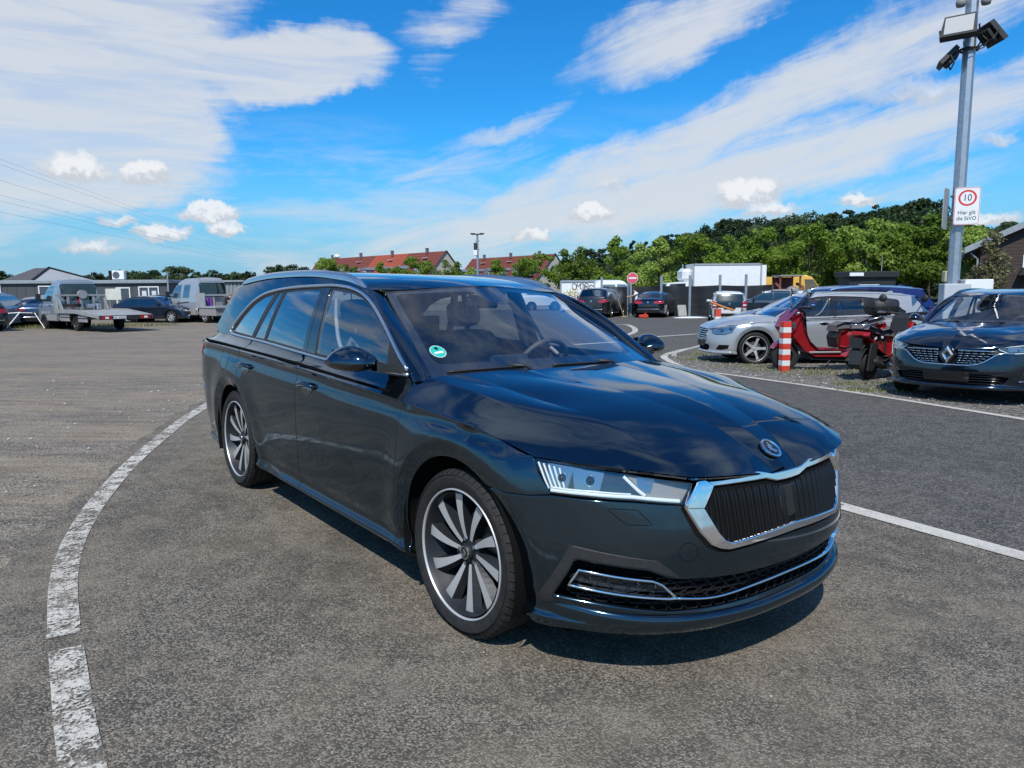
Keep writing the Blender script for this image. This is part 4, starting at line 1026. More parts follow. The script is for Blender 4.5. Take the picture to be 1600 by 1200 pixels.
def build_trees():
    for i in range(4): TV['maple%d'%i]=tree_meshes(10+i,6.0,2.1,1.5,5200,.125,LM['maple'],('round','cone','round','egg')[i],34)
    for i in range(4): TV['dark%d'%i]=tree_meshes(30+i,16.,4.6,2.0,7600,.30,LM['dark'],'round',90)
    for i in range(3): TV['pine%d'%i]=tree_meshes(50+i,18.,3.0,6.0,3800,.30,LM['pine'],'pine',36)
    TV['birch0']=tree_meshes(70,4.5,1.2,.6,2600,.075,LM['birch'],'cone',34,1.0)
    for i in range(2): TV['far%d'%i]=tree_meshes(80+i,14.,5.5,.6,2600,.50,LM['dark'],'round',70)
    # the row of young maples: (photo x of the crown, distance, height)
    row=[(515,92,6.0),(548,96,5.0),(595,94,5.2),(617,92,4.6),(650,92,6.0),(705,92,5.6),(736,95,4.6),(775,90,5.9),(838,84,6.4),(895,80,6.6),(905,86,6.0),
         (962,76,7.0),(1000,84,6.6),(1030,74,6.6),(1082,72,7.4),(1118,76,6.4),(1150,70,6.6),(1192,70,7.2),(1228,74,6.4),(1262,66,8.0),(1300,72,6.4),(1352,66,7.6),(1385,70,7.8),(1418,64,7.4),(1452,62,8.2),(1485,66,7.8),(1512,60,7.2)]
    rg=random.Random(5)
    desc={515:'leafy young tree before the left end of the long red tiled roof',650:'tallest young tree in the middle of the long red roof',705:'young tree right of the cream gable wall',838:'bushy young tree before the second red roofed house gable',962:'light green tree just right of the far red roof',1262:'broad light green tree behind the yellow vans',1452:'light green maple beside the lamp post with the speed sign'}
    for i,(px,Y,h) in enumerate(row):
        d=pix_dir(px,440); X=d.x/d.y*Y; v='maple%d'%rg.randrange(4)
        plant_tree('maple_tree',v,X,Y,h/6.0,('%s small leafy tree from the left in front of the red roofs'%ORD[sum(1 for q in row if q[0]<px)] if px<850 else '%s light green maple from the left in the row right of the red roofs'%ORD[sum(1 for q in row if 850<q[0]<px)]),'young maples in a row beyond the fence',rg.uniform(0,6.28),sz=rg.uniform(.92,1.05))
    # the wood on the rise: skyline as (photo x, photo y, distance)
    sky_=[(870,398,235),(905,390,225),(940,386,215),(975,378,205),(1005,370,195),(1040,362,185),(1075,356,178),(1110,346,170),(1150,338,160),(1190,333,152),(1230,331,146),(1270,326,140),(1310,325,134),(1350,321,128),(1385,318,122),(1420,306,116),(1440,302,114),(1465,322,112),(1500,338,118),(1535,345,124),(1575,336,120),(1610,338,122),(1660,335,120),(1720,330,118)]
    xs=[a[0] for a in sky_]
    for px in np.arange(868,1730,17.5):
        yy=float(np.interp(px,xs,[a[1] for a in sky_])); D=float(np.interp(px,xs,[a[2] for a in sky_]))
        for k in range(3):
            dd=D*(1+.0-.13*k)+rg.uniform(-6,6); p2=px+rg.uniform(-9,9)
            d=pix_dir(p2,yy+k*14+rg.uniform(-3,9)); X=d.x/d.y*dd; Zt=CAM_H+d.z/d.y*dd
            base=hill_z(X,dd); h=max(6.5,Zt-base)
            pine=rg.random()<(.35 if px<1150 else .12) and k<2
            v=('pine%d'%rg.randrange(3)) if pine else 'dark%d'%rg.randrange(4); hh=18. if pine else 16.
            plant_tree('forest_tree',v,X,dd,h/hh,'dark leafy tree of the wood on the rise behind the maples','trees of the wood on the rise',rg.uniform(0,6.28),z=base-.3,sz=1.0)
    # far tree line on the left
    for px in list(np.arange(110,480,8))+[5,30,60,100,455,440,425,470]:
        D=rg.uniform(170,215); d=pix_dir(px,428+rg.uniform(-5,7)+(0 if px<420 else -8)); X=d.x/d.y*D; Zt=CAM_H+d.z/d.y*D
        plant_tree('far_tree','far%d'%rg.randrange(2),X,D,max(4,Zt)/14.*rg.uniform(.9,1.12),'dark tree of the far tree line behind the container offices','trees of the far tree line',rg.uniform(0,6.28))
    d=pix_dir(278,420); plant_tree('broad_tree','dark1',d.x/d.y*62,62,3.9/16.,'dense green tree standing at the end of the grey container office',None,1.0).scale=(.42,.42,.245)
    for px,py,D,s in ((240,427,75,4.1),(195,430,80,3.5),(225,426,78,3.9)):
        d=pix_dir(px,py); plant_tree('tree','dark%d'%(px%4),d.x/d.y*D,D,s/16.,{240:'tallest dark tree over the flat office roof right of the air conditioner',195:'low dark tree just right of the air conditioner on the flat roof',225:'middle dark tree between two others over the flat office roof'}[px],'trees over the office roof')
    d=pix_dir(1548,420); plant_tree('birch_sapling','birch0',d.x/d.y*36,36,1.0,'thin sapling with yellowing leaves in front of the brown barn wall',None,.4)
    pass
def hill_z(X,Y):
    r=math.hypot(X,Y); a=math.atan2(X,Y); return float(sstep(90,170,r))*float(sstep(math.radians(1),math.radians(16),a))*4.0
def build_rise():
    # ground rising under the wood
    xs=np.linspace(15,330,40); V=[];F=[]
    ang=np.linspace(math.radians(-2),math.radians(52),60); rr=np.linspace(80,420,22)
    for a in ang:
        for r in rr:
            V.append((r*math.sin(a),r*math.cos(a),hill_z(r*math.sin(a),r*math.cos(a))-.4*(r<90)-.05))
    n=len(rr)
    for i in range(len(ang)-1):
        for j in range(n-1): F.append((i*n+j,i*n+j+1,(i+1)*n+j+1,(i+1)*n+j))
    o=raw_obj('wooded_hill',V,F,vary(pmat('undergrowth',(.03,.045,.015),.95),.6,.8,(.05,.045,.02))); o['kind']='structure'
# ------------------------------------------------------------------ the dark estate car in front
def struct_grid(name, f, us, ws, mat, parent, flip, side=1, creases=()):
    A,B=np.meshgrid(us,ws,indexing='ij'); ab=np.stack([A.ravel(),B.ravel()],1)
    P=f(ab[:,0],ab[:,1]); e=1.5e-3
    du=f(ab[:,0]+e,ab[:,1])-f(ab[:,0]-e,ab[:,1])
    def dv(sgn): return sgn*(f(ab[:,0],ab[:,1]+sgn*e*2)-P)
    N=0
    for sg in (1,-1):
        q=np.cross(du,dv(sg)); q/=np.linalg.norm(q,axis=1)[:,None]+1e-12; N=N+q
    N/=np.linalg.norm(N,axis=1)[:,None]+1e-12
    if flip: N=-N
    nw=len(ws); F=[]
    for i in range(len(us)-1):
        for j in range(nw-1):
            q=(i*nw+j,(i+1)*nw+j,(i+1)*nw+j+1,i*nw+j+1); F.append(q[::-1] if flip else q)
    return P,N,F

def build_wheel_parts(name_parent, R=.33, W_=.225, rim_r=.254, spokes='swirl', mats=None, seg=64):
    """wheel built round its own axis: outer face towards -y; returns the tyre object with rim, spokes, cap, disc as children"""
    md=mats or ('alloy','alloy_dark')
    t=MB(); h=W_/2
    prof=[(rim_r-.006,h*.80),(rim_r+.004,h*.90),(rim_r+.020,h*.985),(rim_r+.045,h*1.0),(R-.030,h*.955),(R-.014,h*.88),(R-.004,h*.74)]
    gr=[.62,.58,-.58,-.62] ; body=[]
    for a,b in ((.66,.60),(.56,.27),(.21,-.21),(-.27,-.56),(-.60,-.66)):
        body+= [(R-.008,h*(a+.02)),(R-.001,h*a),(R,h*(a+b)/2),(R-.001,h*b),(R-.008,h*(b-.02))]
    prof=prof+body+[(r,-y) for r,y in prof[::-1]]+[(rim_r-.012,-h*.7),(rim_r-.012,h*.7),(rim_r-.006,h*.80)]
    t.lathe(prof,n=seg,axis='y')
    wheel=t.build('wheel',MAT['rubber'],name_parent,True,math.radians(38))
    # shoulder tread cuts: short dark ribs of rubber standing between grooves
    tb=MB()
    nt=58
    for k in range(nt):
        a=2*math.pi*k/nt
        for sgn in (1,-1):
            pts=[]
            V=[]
            for (r,y) in ((R+.0004,.60),(R+.0002,.72),(R-.0095,.875),(R-.020,.935)):
                for da in (-.0475,.0475):
                    an=a+da+sgn*.03*(y-.6)*3
                    V.append((r*math.cos(an)*1.004,-sgn*y*h*1.012,r*math.sin(an)*1.004))
            F=[(0,1,3,2),(2,3,5,4),(4,5,7,6)]
            tb.add(V,F)
    tb.build('tread_block',MAT['rubber'],wheel,False)
    # rim barrel and lip
    r_=MB(); yo=-h*.93
    r_.lathe([(rim_r-.012,-yo*1.0-.004),(rim_r-.020,-yo-.02),(rim_r-.030,-yo-.06),(rim_r-.045,.02),(rim_r-.05,-h*.7)],n=seg,axis='y')
    rim=r_.build('rim',MAT[md[1]],wheel,True,math.radians(50))
    lp=MB(); lp.lathe([(rim_r-.005,-yo-.012),(rim_r-.004,-yo-.001),(rim_r,-yo+.001),(rim_r+.003,-yo-.001),(rim_r+.004,-yo-.010)],n=seg,axis='y')
    lp.build('rim_lip',MAT[md[0]],wheel,True)
    # disc and back plate
    d=MB(); d.lathe([(.06,-.01),(.145,-.01),(.145,.012),(.06,.012)],n=40,axis='y'); d.build('brake_disc',MAT['disc'],wheel,True,math.radians(40))
    bp_=MB(); bp_.lathe([(.0,-.03),(rim_r-.04,-.03)],n=32,axis='y'); bp_.build('back_plate',MAT['black_void'],wheel)
    dish=-yo-.022        # local lathe height (positive = outer)
    def spoke_mesh(kind, mirror):
        face=MB(); side=MB(); n_=9
        L=[];
        if kind=='swirl':
            tw=-.14; w0,w1=.013,.040
            for i in range(n_):
                q=i/(n_-1); r=.050+q*(rim_r-.056); a=tw*(q**.9)*(1 if not mirror else -1); w=w0+(w1-w0)*q**1.1
                cx,cz=r*math.cos(a),r*math.sin(a); tx,tz=-math.sin(a),math.cos(a)
                yy=-(dish-.006-.020*(1-q)**2+.0*q)
                L.append(((cx-tx*w*.8,yy,cz-tz*w*.8),(cx+tx*w*.45,yy-.0,cz+tz*w*.45),(cx+tx*w*1.15,yy+.028,cz+tz*w*1.15),(cx-tx*w*.85,yy+.045,cz-tz*w*.85)))
        else:
            w0,w1=.030,.026
            for i in range(n_):
                q=i/(n_-1); r=.035+q*(rim_r-.045); w=w0+(w1-w0)*q-.010*math.sin(q*math.pi)*(kind!='star'); yy=-(dish-.004-.022*(1-q)**2)
                if kind=='star': w=.020+.016*(abs(q-.55)*1.4)
                L.append(((r,yy,-w),(r,yy,w),(r,yy+.03,w*1.15),(r,yy+.03,-w*1.15)))
        for i in range(n_-1):
            a,b=L[i],L[i+1]
            face.add([a[0],b[0],b[1],a[1]],[(0,1,2,3)])
            side.add([a[1],b[1],b[2],a[2],a[3],b[3],a[0],b[0]],[(0,1,2,3),(6,4,5,7)])
        return face,side
    ns_={'swirl':10,'star':5,'multi':10,'plain':7}[spokes]
    fm,sm_=spoke_mesh(spokes,False)
    m=MB(); m.add(fm.v,fm.f,0); m.add(sm_.v,sm_.f,1)
    s0=m.build('spoke',[MAT[md[0]],MAT[md[1] if spokes=='swirl' else md[0]]],wheel,False)
    for k in range(1,ns_):
        s=s0.copy(); COL.objects.link(s); s.parent=wheel; s.rotation_euler=(0,-2*math.pi*k/ns_,0)
    c=MB(); c.lathe([(0,dish-.008),(.026,dish-.009),(.031,dish-.014),(.033,dish-.03),(.060,dish-.036),(.066,dish-.06)],n=28,axis='y'); c.build('hub_cap',MAT['alloy' if spokes!='swirl' else 'alloy_dark'],wheel,True,math.radians(35))
    if spokes=='swirl':
        e=MB(); e.lathe([(.0225,dish-.0085),(.0225,dish-.0055),(.0265,dish-.0055),(.0265,dish-.009)],n=24,axis='y')
        winged_arrow(e,lambda x,z:(x,-(dish-.006),z),.016); e.build('hub_badge',MAT['chrome'],wheel)
        for k in range(5):
            a=2*math.pi*(k+.5)/5; b=MB(); b.tube([(.052*math.cos(a),-(dish-.034),.052*math.sin(a)),(.052*math.cos(a),-(dish-.020),.052*math.sin(a))],.0085,6); b.build('wheel_bolt',MAT['satin_chrome'],wheel)
    return wheel

def winged_arrow(mb, f, r):
    """the round maker's badge: a winged arrow"""
    P=[(-.15,-.85),(.12,-.85),(.10,-.35),(.62,-.55),(.30,-.15),(.75,-.05),(.35,.12),(.80,.35),(.30,.38),(.12,.75),(-.35,.85),(-.72,.55),(-.42,.42),(-.30,.2),(-.12,.25),(-.15,-.2),(-.55,-.1),(-.2,-.5)]
    tri=tessellate_polygon([[Vector((p[0],p[1],0)) for p in P]])
    mb.add([f(p[0]*r,p[1]*r) for p in P],[tuple(t) for t in tri])

def build_estate(paint, front, hero=True, spokes='swirl', rails='rail_alloy', chrome='satin_chrome'):
    car=empty('estate_car')
    PT=MAT[paint]
    SIDES=(-1,1)
    def crease_lines(x0,x1,n=60):
        xs=np.linspace(x0,x1,n); return xs
    # ---- door line helpers (positions in x,z on the flank)
    belt=lambda x0,x1,n=14,dz=-.002: [(x,float(zb_(x))+dz) for x in np.linspace(x0,x1,n)]
    F=[(-.490,.235),(-.474,.35),(-.462,.43),(-.425,.60),(-.418,.70),(-.414,.80),(-.402,.885)]
    Fup=[(-.425,.915),(-.462,.945),(-.492,.964)]
    B=[(-1.597,.235),(-1.595,.30),(-1.577,.43),(-1.545,.64),(-1.535,.76),(-1.528,.90),(-1.55,.935),(-1.66,.976)]
    RD=[(-2.57,1.004),(-2.50,.955),(-2.512,.90),(-2.515,.87),(-2.505,.80),(-2.478,.725)]
    g=.0038
    sh=lambda pts,d:[(x+d,z) for x,z in pts]
    def bp_panel(name,poly,parent=car,step=.024,mat=PT,holes=(),**k):
        r=None
        for sd in SIDES:
            r=panel(name,BODY_L,poly,mat,parent,holes=holes,step=step,side=sd,**k)
        return r
    fender=[(x,z) for x,z in sh(F,g)]+[(x,float(zt_(x))-.0005) for x in np.linspace(-.30,.37,18)]
    fs=SX(*fender)+[(1.026,.787),(1.003,.735),(.957,.672)]+SX((.40,.660),(.325,.656))+SX(*arc(-.02,.33,.383,57,192,26))+SX((-.392,.235))
    bp_panel('fender',fs)
    fd=sh(F[:],-g)+[(-.425-g,.915),(-.462-g,.945),(-.492-g,.962)]+belt(-.56,-1.63)+sh(B[::-1][1:],g)
    for sd in SIDES:
        door=panel('front_door',BODY_L,SX(*fd),PT,car,step=.024,side=sd)
        door_handle(door,sd,2.83,.826,PT)
    rd=sh(B,-g)[:-1]+belt(-1.68,-2.54)+sh(RD[1:],g)+arc(AX_R,.33,.372,58,12,14)+[(-2.237,.345),(-2.17,.285),(-2.12,.237)]
    for sd in SIDES:
        door=panel('rear_door',BODY_L,SX(*rd),PT,car,step=.024,side=sd)
        door_handle(door,sd,3.81,.842,PT)
    rk=[(-.392,.230),(-2.115,.230),(-2.165,.280),(-2.235,.340),(-2.30,.355)]+arc(AX_R,.33,.372,2,-22,6)+[(-2.33,.17),(-.385,.165)]
    bp_panel('sill',SX(*rk),step=.03)
    qp=sh(RD,-g)+arc(AX_R,.33,.372,59,178,26)+[(-3.062,.36),(-3.10,.56),(-3.2,.625)]
    qs=SX(*qp)+[(SR+.35,.66),(SR+.47,.70),(SR+.40,.80),(SR+.28,.93),(SR+.26,.955),(SR+.33,1.004)]+SX(*[(x,float(zb_(x))-.002) for x in np.linspace(-3.3,-2.6,10)])
    bp_panel('rear_quarter',qs)
    # fuel flap outline on the near quarter
    fl=[(4.235+.085*math.cos(a),.868+.075*math.sin(a)) for a in np.linspace(0,2*math.pi,28,endpoint=False)]
    rb=MB(); pp=BODY.p(fl); nn=BODY.n(fl); pp[:,1]*=-1; nn[:,1]*=-1
    ribbon(rb,pp,nn,.004,.0008,closed=True); rb.build('fuel_flap_seam',MAT['black_void'],car)
    # tail: lamps, bumper, hatch
    bp_panel('tail_lamp',[(SR+.355,.665),(SR+.56,.70),(SR+.72,.79),(SR+.72,.90),(SR+.40,.945),(SR+.285,.93),(SR+.41,.80)],mat=MAT['red_lens'],off=.006)
    rbp=SX(*arc(AX_R,.33,.372,181,206,6))+SX((-3.03,.17))+[(SR+.5,.16),(S_END,.18),(S_END,.62),(SR+.5,.65)]+SX((-3.2,.618),(-3.10,.552))
    bp_panel('rear_bumper',rbp,step=.035)
    ht=[(S_END,.625),(S_END,.99),(SR+.36,1.0),(SR+.29,.95),(SR+.42,.95),(SR+.74,.91),(SR+.74,.79),(SR+.56,.69),(SR+.52,.655)]
    bp_panel('tailgate',ht,step=.035)
    front(car,PT,SIDES)
    # ---- bonnet
    us=np.linspace(0,1,64); seg=[0,.04,.12,.3,.5,.7,.88,.96]
    ws=np.array([i+t for i in range(4) for t in seg]+[4.0])
    P,N,Fq=struct_grid('hood',hood_f,us,ws,PT,car,True)
    V=list(P)+[p*[1,-1,1] for p in P]; NN=list(N)+[q*[1,-1,1] for q in N]; n0=len(P)
    FF=Fq+[tuple(i+n0 for i in f)[::-1] for f in Fq]
    for k in range(len(NN)):
        if abs(V[k][1])<1e-4: NN[k]=NN[k]*[1,0,1]; NN[k]/=np.linalg.norm(NN[k])
    # turned-down rim along cowl, seam and front edge
    nu,nw=len(us),len(ws)
    for base,sg in ((0,1),(n0,-1)):
        for line in ([base+(nu-1)*nw+j for j in range(nw)],[base+i*nw for i in range(nu)]):
            st=len(V)
            for i in line:
                o=np.array([0,0,-1.0]); V.append(np.array(V[i])+o*.004+np.array([0.002,0,0])); NN.append(NN[i])
            for i in line: V.append(np.array(V[i])+np.array([-.01,-.008*np.sign(V[i][1]),-.022])); NN.append(np.array([.7,.5*np.sign(V[i][1]),-.3]))
            L=len(line)
            for i in range(L-1):
                FF.append((line[i],line[i+1],st+i+1,st+i)); FF.append((st+i,st+i+1,st+L+i+1,st+L+i))
    hood=raw_obj('bonnet',V,FF,PT,car,True,NN)
    if hero: bonnet_badge(car)
    # ---- inner dark shell so that gaps read black
    inner=[(x,z) for x,z in ((-.5,.17),(-2.2,.17))]
    ish=SX((.3,.17))[:0]
    shell=SX((-.44,.18),(-2.29,.18))+SX(*arc(AX_R,.33,.40,-20,200,20)[::1])+[(SR+.3,.2),(S_END,.2),(S_END,.98)]+SX(*[(x,float(zb_(x))-.012) for x in np.linspace(-3.3,-.52,14)])
    for sd in SIDES: panel('inner_body',BODY_L,shell,MAT['black_void'],car,off=-.035,thick=0,step=.07,side=sd)
    fl=MB(); fl.box((-1.45,0,.185),(3.9,1.50,.03)); fl.box((.50,0,.225),(.4,1.1,.02)); fl.build('floor_pan',MAT['black_void'],car)
    eb=MB(); eb.box((.28,0,.55),(.9,1.02,.36)); eb.build('engine_bay',MAT['black_void'],car)
    for cx in (-.02,AX_R):
        for sd in SIDES:
            w=MB(); rows=[]
            for a in np.linspace(-20,200,28):
                a=math.radians(a); r=.388
                rows.append([(cx+r*math.cos(a),sd*y,.33+r*math.sin(a)) for y in (.885,.86,.62)]+[(cx+.1*math.cos(a),sd*.60,.33+.1*math.sin(a))])
            w.quadgrid(rows); w.build('wheel_arch_liner',MAT['black_void'],car,True)
    # ---- side glass, frames, chrome
    DLO=[(-.500,.985),(-.5235,.9955),(-.647,1.0745),(-.771,1.1533),(-.906,1.2276),(-1.029,1.2836),(-1.150,1.3236),(-1.305,1.3515),(-1.52,1.3655),(-1.64,1.3655),(-1.85,1.361),(-2.08,1.353),(-2.40,1.330),(-2.572,1.306),(-2.76,1.250),(-2.90,1.178),(-3.043,1.0902),(-3.105,1.052),(-3.112,1.037),(-3.09,1.026),(-2.98,1.019),(-2.676,1.0125),(-2.30,1.007),(-1.64,.984),(-1.27,.9735),(-.60,.9735),(-.515,.976)]
    top=[p for p in DLO[1:17]]
    outA=[(-.484,.972),(-.61,1.053),(-.827,1.188),(-1.073,1.299),(-1.205,1.350)]
    canl=[(x,float(zc_(x))) for x in np.linspace(-1.23,-3.33,26)]
    drear=[(-3.40,1.25),(-3.50,1.14),(-3.62,1.035)]
    fr=outA+canl+drear+[(x,float(zb_(x))) for x in (-3.62,-3.4,-3.2,-3.0,-2.7)][1:]+[(-2.70,1.009),(-2.98,1.013),(-3.10,1.021),(-3.122,1.037),(-3.116,1.056),(-3.05,1.098),(-2.905,1.188),(-2.765,1.259),(-2.575,1.316)]+[(x,z+.011) for x,z in DLO[6:13][::-1]]+[(-1.020,1.293),(-.898,1.237),(-.763,1.162),(-.640,1.083),(-.515,1.003),(-.492,.986)]
    for sd in SIDES: panel('side_frame',SIDEG_,fr,PT,car,step=.028,side=sd,thick=.02)
    # black apertures, then glass panes proud of it
    def off_poly(poly,d):
        P_=np.array(poly); c=[]
        for i in range(len(P_)):
            a=P_[i]-P_[i-1]; b=P_[(i+1)%len(P_)]-P_[i]
            na=np.array([a[1],-a[0]]); nb=np.array([b[1],-b[0]]); nn=na/(np.linalg.norm(na)+1e-9)+nb/(np.linalg.norm(nb)+1e-9)
            c.append(P_[i]+nn/(np.linalg.norm(nn)+1e-9)*d)
        return c
    area=sum(DLO[i][0]*DLO[(i+1)%len(DLO)][1]-DLO[(i+1)%len(DLO)][0]*DLO[i][1] for i in range(len(DLO)))
    sg=1 if area<0 else -1
    IN=[tuple(p) for p in off_poly(DLO,sg*.014)]
    def clip_x(poly,lines):   # keep part between slanted lines: each (p,q,keep side)
        P_=[tuple(p) for p in poly]
        for (p,q,kp) in lines:
            f=lambda a:kp*((q[0]-p[0])*(a[1]-p[1])-(q[1]-p[1])*(a[0]-p[0])); out=[]
            for i in range(len(P_)):
                a,b=P_[i],P_[(i+1)%len(P_)]; fa,fb=f(a),f(b)
                if fa>=0: out.append(a)
                if (fa>=0)!=(fb>=0):
                    t=fa/(fa-fb); out.append((a[0]+t*(b[0]-a[0]),a[1]+t*(b[1]-a[1])))
            P_=out
        return P_
    bF=((-1.508,.997),(-1.568,1.349)); bR=((-1.683,.995),(-1.690,1.351))
    s1=((-2.308,1.02),(-2.215,1.33)); s1b=((-2.345,1.02),(-2.255,1.33)); s2=((-2.545,1.025),(-2.325,1.328)); s2b=((-2.60,1.025),(-2.385,1.328))
    mt=((-.69,.96),(-.735,1.14))     # mirror triangle edge
    gl_front=clip_x(IN,[(*bF,-1),(*mt,1)]); gl_rear=clip_x(IN,[(*bR,1),(*s1,-1)]); gl_q1=clip_x(IN,[(*s1b,1),(*s2,-1)]); gl_q2=clip_x(IN,[(*s2b,1)])
    tri=clip_x(IN,[(*mt,-1)])
    holes=[p for p in (gl_front,gl_rear,gl_q1,gl_q2)]
    for sd in SIDES:
        panel('window_frame',SIDEG_,DLO,MAT['black_plastic'],car,holes=[[tuple(x) for x in off_poly(h,(.004 if sum(h[i][0]*h[(i+1)%len(h)][1]-h[(i+1)%len(h)][0]*h[i][1] for i in range(len(h)))<0 else -.004))] for h in holes],off=-.006,step=.04,side=sd,thick=.02)
        for nm,pl,mt_ in (('front_window',gl_front,'glass_front'),('rear_window',gl_rear,'glass_dark'),('quarter_window',gl_q1,'glass_dark'),('rear_side_window',gl_q2,'glass_dark')):
            panel(nm,SIDEG_,pl,MAT[mt_],car,off=-.010,thick=0,step=.05,side=sd)
        bp1=clip_x(IN,[(*bF,1),((-1.625,.98),(-1.640,1.37),-1)]); bp2=clip_x(IN,[(*bR,-1),((-1.632,.98),(-1.647,1.37),1)])
        for pl in (bp1,bp2): panel('pillar_trim',SIDEG_,pl,MAT['black_gloss'],car,off=-.002,step=.04,side=sd,thick=.012)
        panel('mirror_base',SIDEG_,tri,MAT['black_plastic'],car,off=.002,step=.04,side=sd,thick=.02)
        q=spline(DLO[1:25]+[(-.60,.9735),(-.505,.976)],170,False); m=MB(); P_=SIDEG.p(q); N_=-SIDEG.n(q); P_[:,1]*=sd; N_[:,1]*=sd
        ribbon(m,P_,N_,.0165,.008,off=.001); m.build('window_chrome',MAT[chrome],car,True)
    # ---- A pillar strips
    oA=spline([(-.482,.970)]+outA[1:4]+[(-1.215,1.352)],24); PA=SIDEG.p(oA); tt=np.linspace(0,1,24); PL=lw(tt)
    PA=np.vstack([PA[0]+[.03,.004,-.022],PA,PA[-1]+[-.06,-.004,.010]]); PL=np.vstack([PL[0]+[.05,.012,-.018],PL,PL[-1]+[-.07,.0,.012]])
    for sd in SIDES:
        rows=[]
        for i in range(26):
            a,b=PA[i],PL[i]+np.array([.004,.004,.002]); mid=(a+b)/2+np.array([.012,.020,.016]); rows.append([tuple((1-t)**2*a+2*t*(1-t)*mid+t*t*b) for t in np.linspace(0,1,9)])
        rows=[[(p[0],p[1]*sd,p[2]) for p in r] for r in rows]
        m=MB(); m.quadgrid(rows); m.build('front_pillar',PT,car,True)
    # ---- roof
    def roof_all(a,b): return roof_f(a,b)
    hdr=lambda x:x
    xs_=np.linspace(0,1,60); ww=np.r_[0,.03,.07,.12,.18,.26,.36,.48,.6,.72,.84,.93,1]
    def roof_g(u,w):
        yy=(1-np.clip(w,0,1))**.8*.66; x0=np.where(yy<.56,-1.165+.115*(1-(yy/.56)**2),-1.160-.02*(yy-.56)/.1); x1=-3.33-.10*np.clip(w,0,1)**.7
        return roof_f(x0+(x1-x0)*u,w)
    P,N,Fq=struct_grid('roof',roof_g,xs_,ww,PT,car,False); n0=len(P)
    if N[len(N)//2][2]<0: N=-N; Fq=[f[::-1] for f in Fq]
    V=list(P)+[p*[1,-1,1] for p in P]; NN=list(N)+[q*[1,-1,1] for q in N]; FF=Fq+[tuple(i+n0 for i in f)[::-1] for f in Fq]
    for k in range(len(NN)):
        if abs(V[k][1])<1e-4: NN[k]=NN[k]*[1,0,1]; NN[k]/=np.linalg.norm(NN[k])
    raw_obj('roof',V,FF,PT,car,True,NN)
    # roof rails
    for sd in SIDES:
        m=MB(); rows=[]
        X=np.linspace(-1.20,-3.20,40)
        for i,x in enumerate(X):
            k=i/39; rise=.030*min(1,k/.10,(1-k)/.08)**.6
            b=roof_f(np.array([x]),np.array([.14]))[0]; y=b[1]; z=b[2]
            w=.011+.006*min(1,k/.05,(1-k)/.05)
            rows.append([(x,sd*(y+dy*w),z+rise*h_) for dy,h_ in ((1.2,-.25),(1.15,.5),(.7,.95),(0,1.08),(-.7,.95),(-1.15,.5),(-1.2,-.25))])
        m.quadgrid(rows); m.build('roof_rail',MAT[rails],car,True)
    # roof aerial fin
    m=MB(); m.prism([(-3.02,1.418),(-3.14,1.47),(-3.19,1.468),(-3.20,1.405)],-.014,.014,'y'); m.build('aerial',PT,car)
    # ---- windscreen: glass with a black printed border
    gl=MB(); A=np.linspace(-1,1,41); T=np.linspace(0,1,25)
    def fritcell(y,t): 
        bot=.085; side=.055+.0*t; topb=.045+ (.20*max(0,1-(abs(y)/.20)**6) if abs(y)<.2 else 0)
        return t<bot or t>1-topb or abs(y)>1-side
    AA,TT=np.meshgrid(A,T,indexing='ij'); ab=np.stack([AA.ravel(),TT.ravel()],1); P=SCREEN.p(ab); N=SCREEN.n(ab)
    panel('windscreen',Chart(lambda a,b:screen_f(a/.66,b),2e-3),[(-.66,0),(.66,0),(.66,1),(-.66,1)],MAT['glass_clear'],car,step=.05,thick=.008,off=.003)
    rr=lambda x0,y0,x1,y1,r:[(x1-r,y0),(x1-r*.3,y0+r*.25),(x1,y0+r),(x1,y1-r),(x1-r*.3,y1-r*.3),(x1-r,y1)]+[(.17,y1),(.12,y1-.03),(.075,y1-.16),(-.075,y1-.16),(-.12,y1-.03),(-.17,y1)]+[(x0+r,y1),(x0+r*.3,y1-r*.3),(x0,y1-r),(x0,y0+r),(x0+r*.3,y0+r*.25),(x0+r,y0)]
    panel('screen_border',Chart(lambda a,b:screen_f(a/.66,b),2e-3),[(-.655,0.0),(.655,0),(.655,.995),(-.655,.995)],MAT['frit'],car,holes=(rr(-.615,.115,.615,.945,.05),),step=.05,thick=0,off=-.003)
    # black cowl under the screen
    m=MB(); rows=[]
    for y in np.linspace(-1,1,31):
        p=screen_f(np.array([y]),np.array([0.0]))[0]; h=hood_f(np.array([0.0]),np.array([4-4*abs(y)]))[0]
        rows.append([(p[0]-.06,p[1],p[2]-.015),(p[0]+.01,p[1],p[2]-.012),(p[0]+.09,p[1]*1.0,p[2]-.03),(p[0]+.12,p[1],p[2]-.10)])
    m.quadgrid(rows); m.build('cowl',MAT['black_plastic'],car,True)
    for (y0,y1,t0,t1) in ((-.90,-.36,.010,.022),(-.14,.42,.012,.008)):
        m=MB(); q=[(y0+(y1-y0)*k,t0+(t1-t0)*k) for k in np.linspace(0,1,12)]; P_=SCREEN.p(q)+SCREEN.n(q)*.016; m.tube([tuple(p) for p in P_],.0045,6)
        P_=SCREEN.p(q)+SCREEN.n(q)*.008; m.tube([tuple(p) for p in P_],.004,5)
        e=SCREEN.p([(y1-.02,t1)])[0]; m.tube([tuple(SCREEN.p([(y1-.12,t1)])[0]+np.array([.0,0,.020])),tuple(e+np.array([.03,0,.018])),tuple(e+np.array([.07,.05,-.03]))],.009,6)
        m.build('wiper',MAT['black_plastic'],car,True)
    if hero: windscreen_sticker(car)
    # ---- rear window and spoiler
    m=MB(); rows=[]
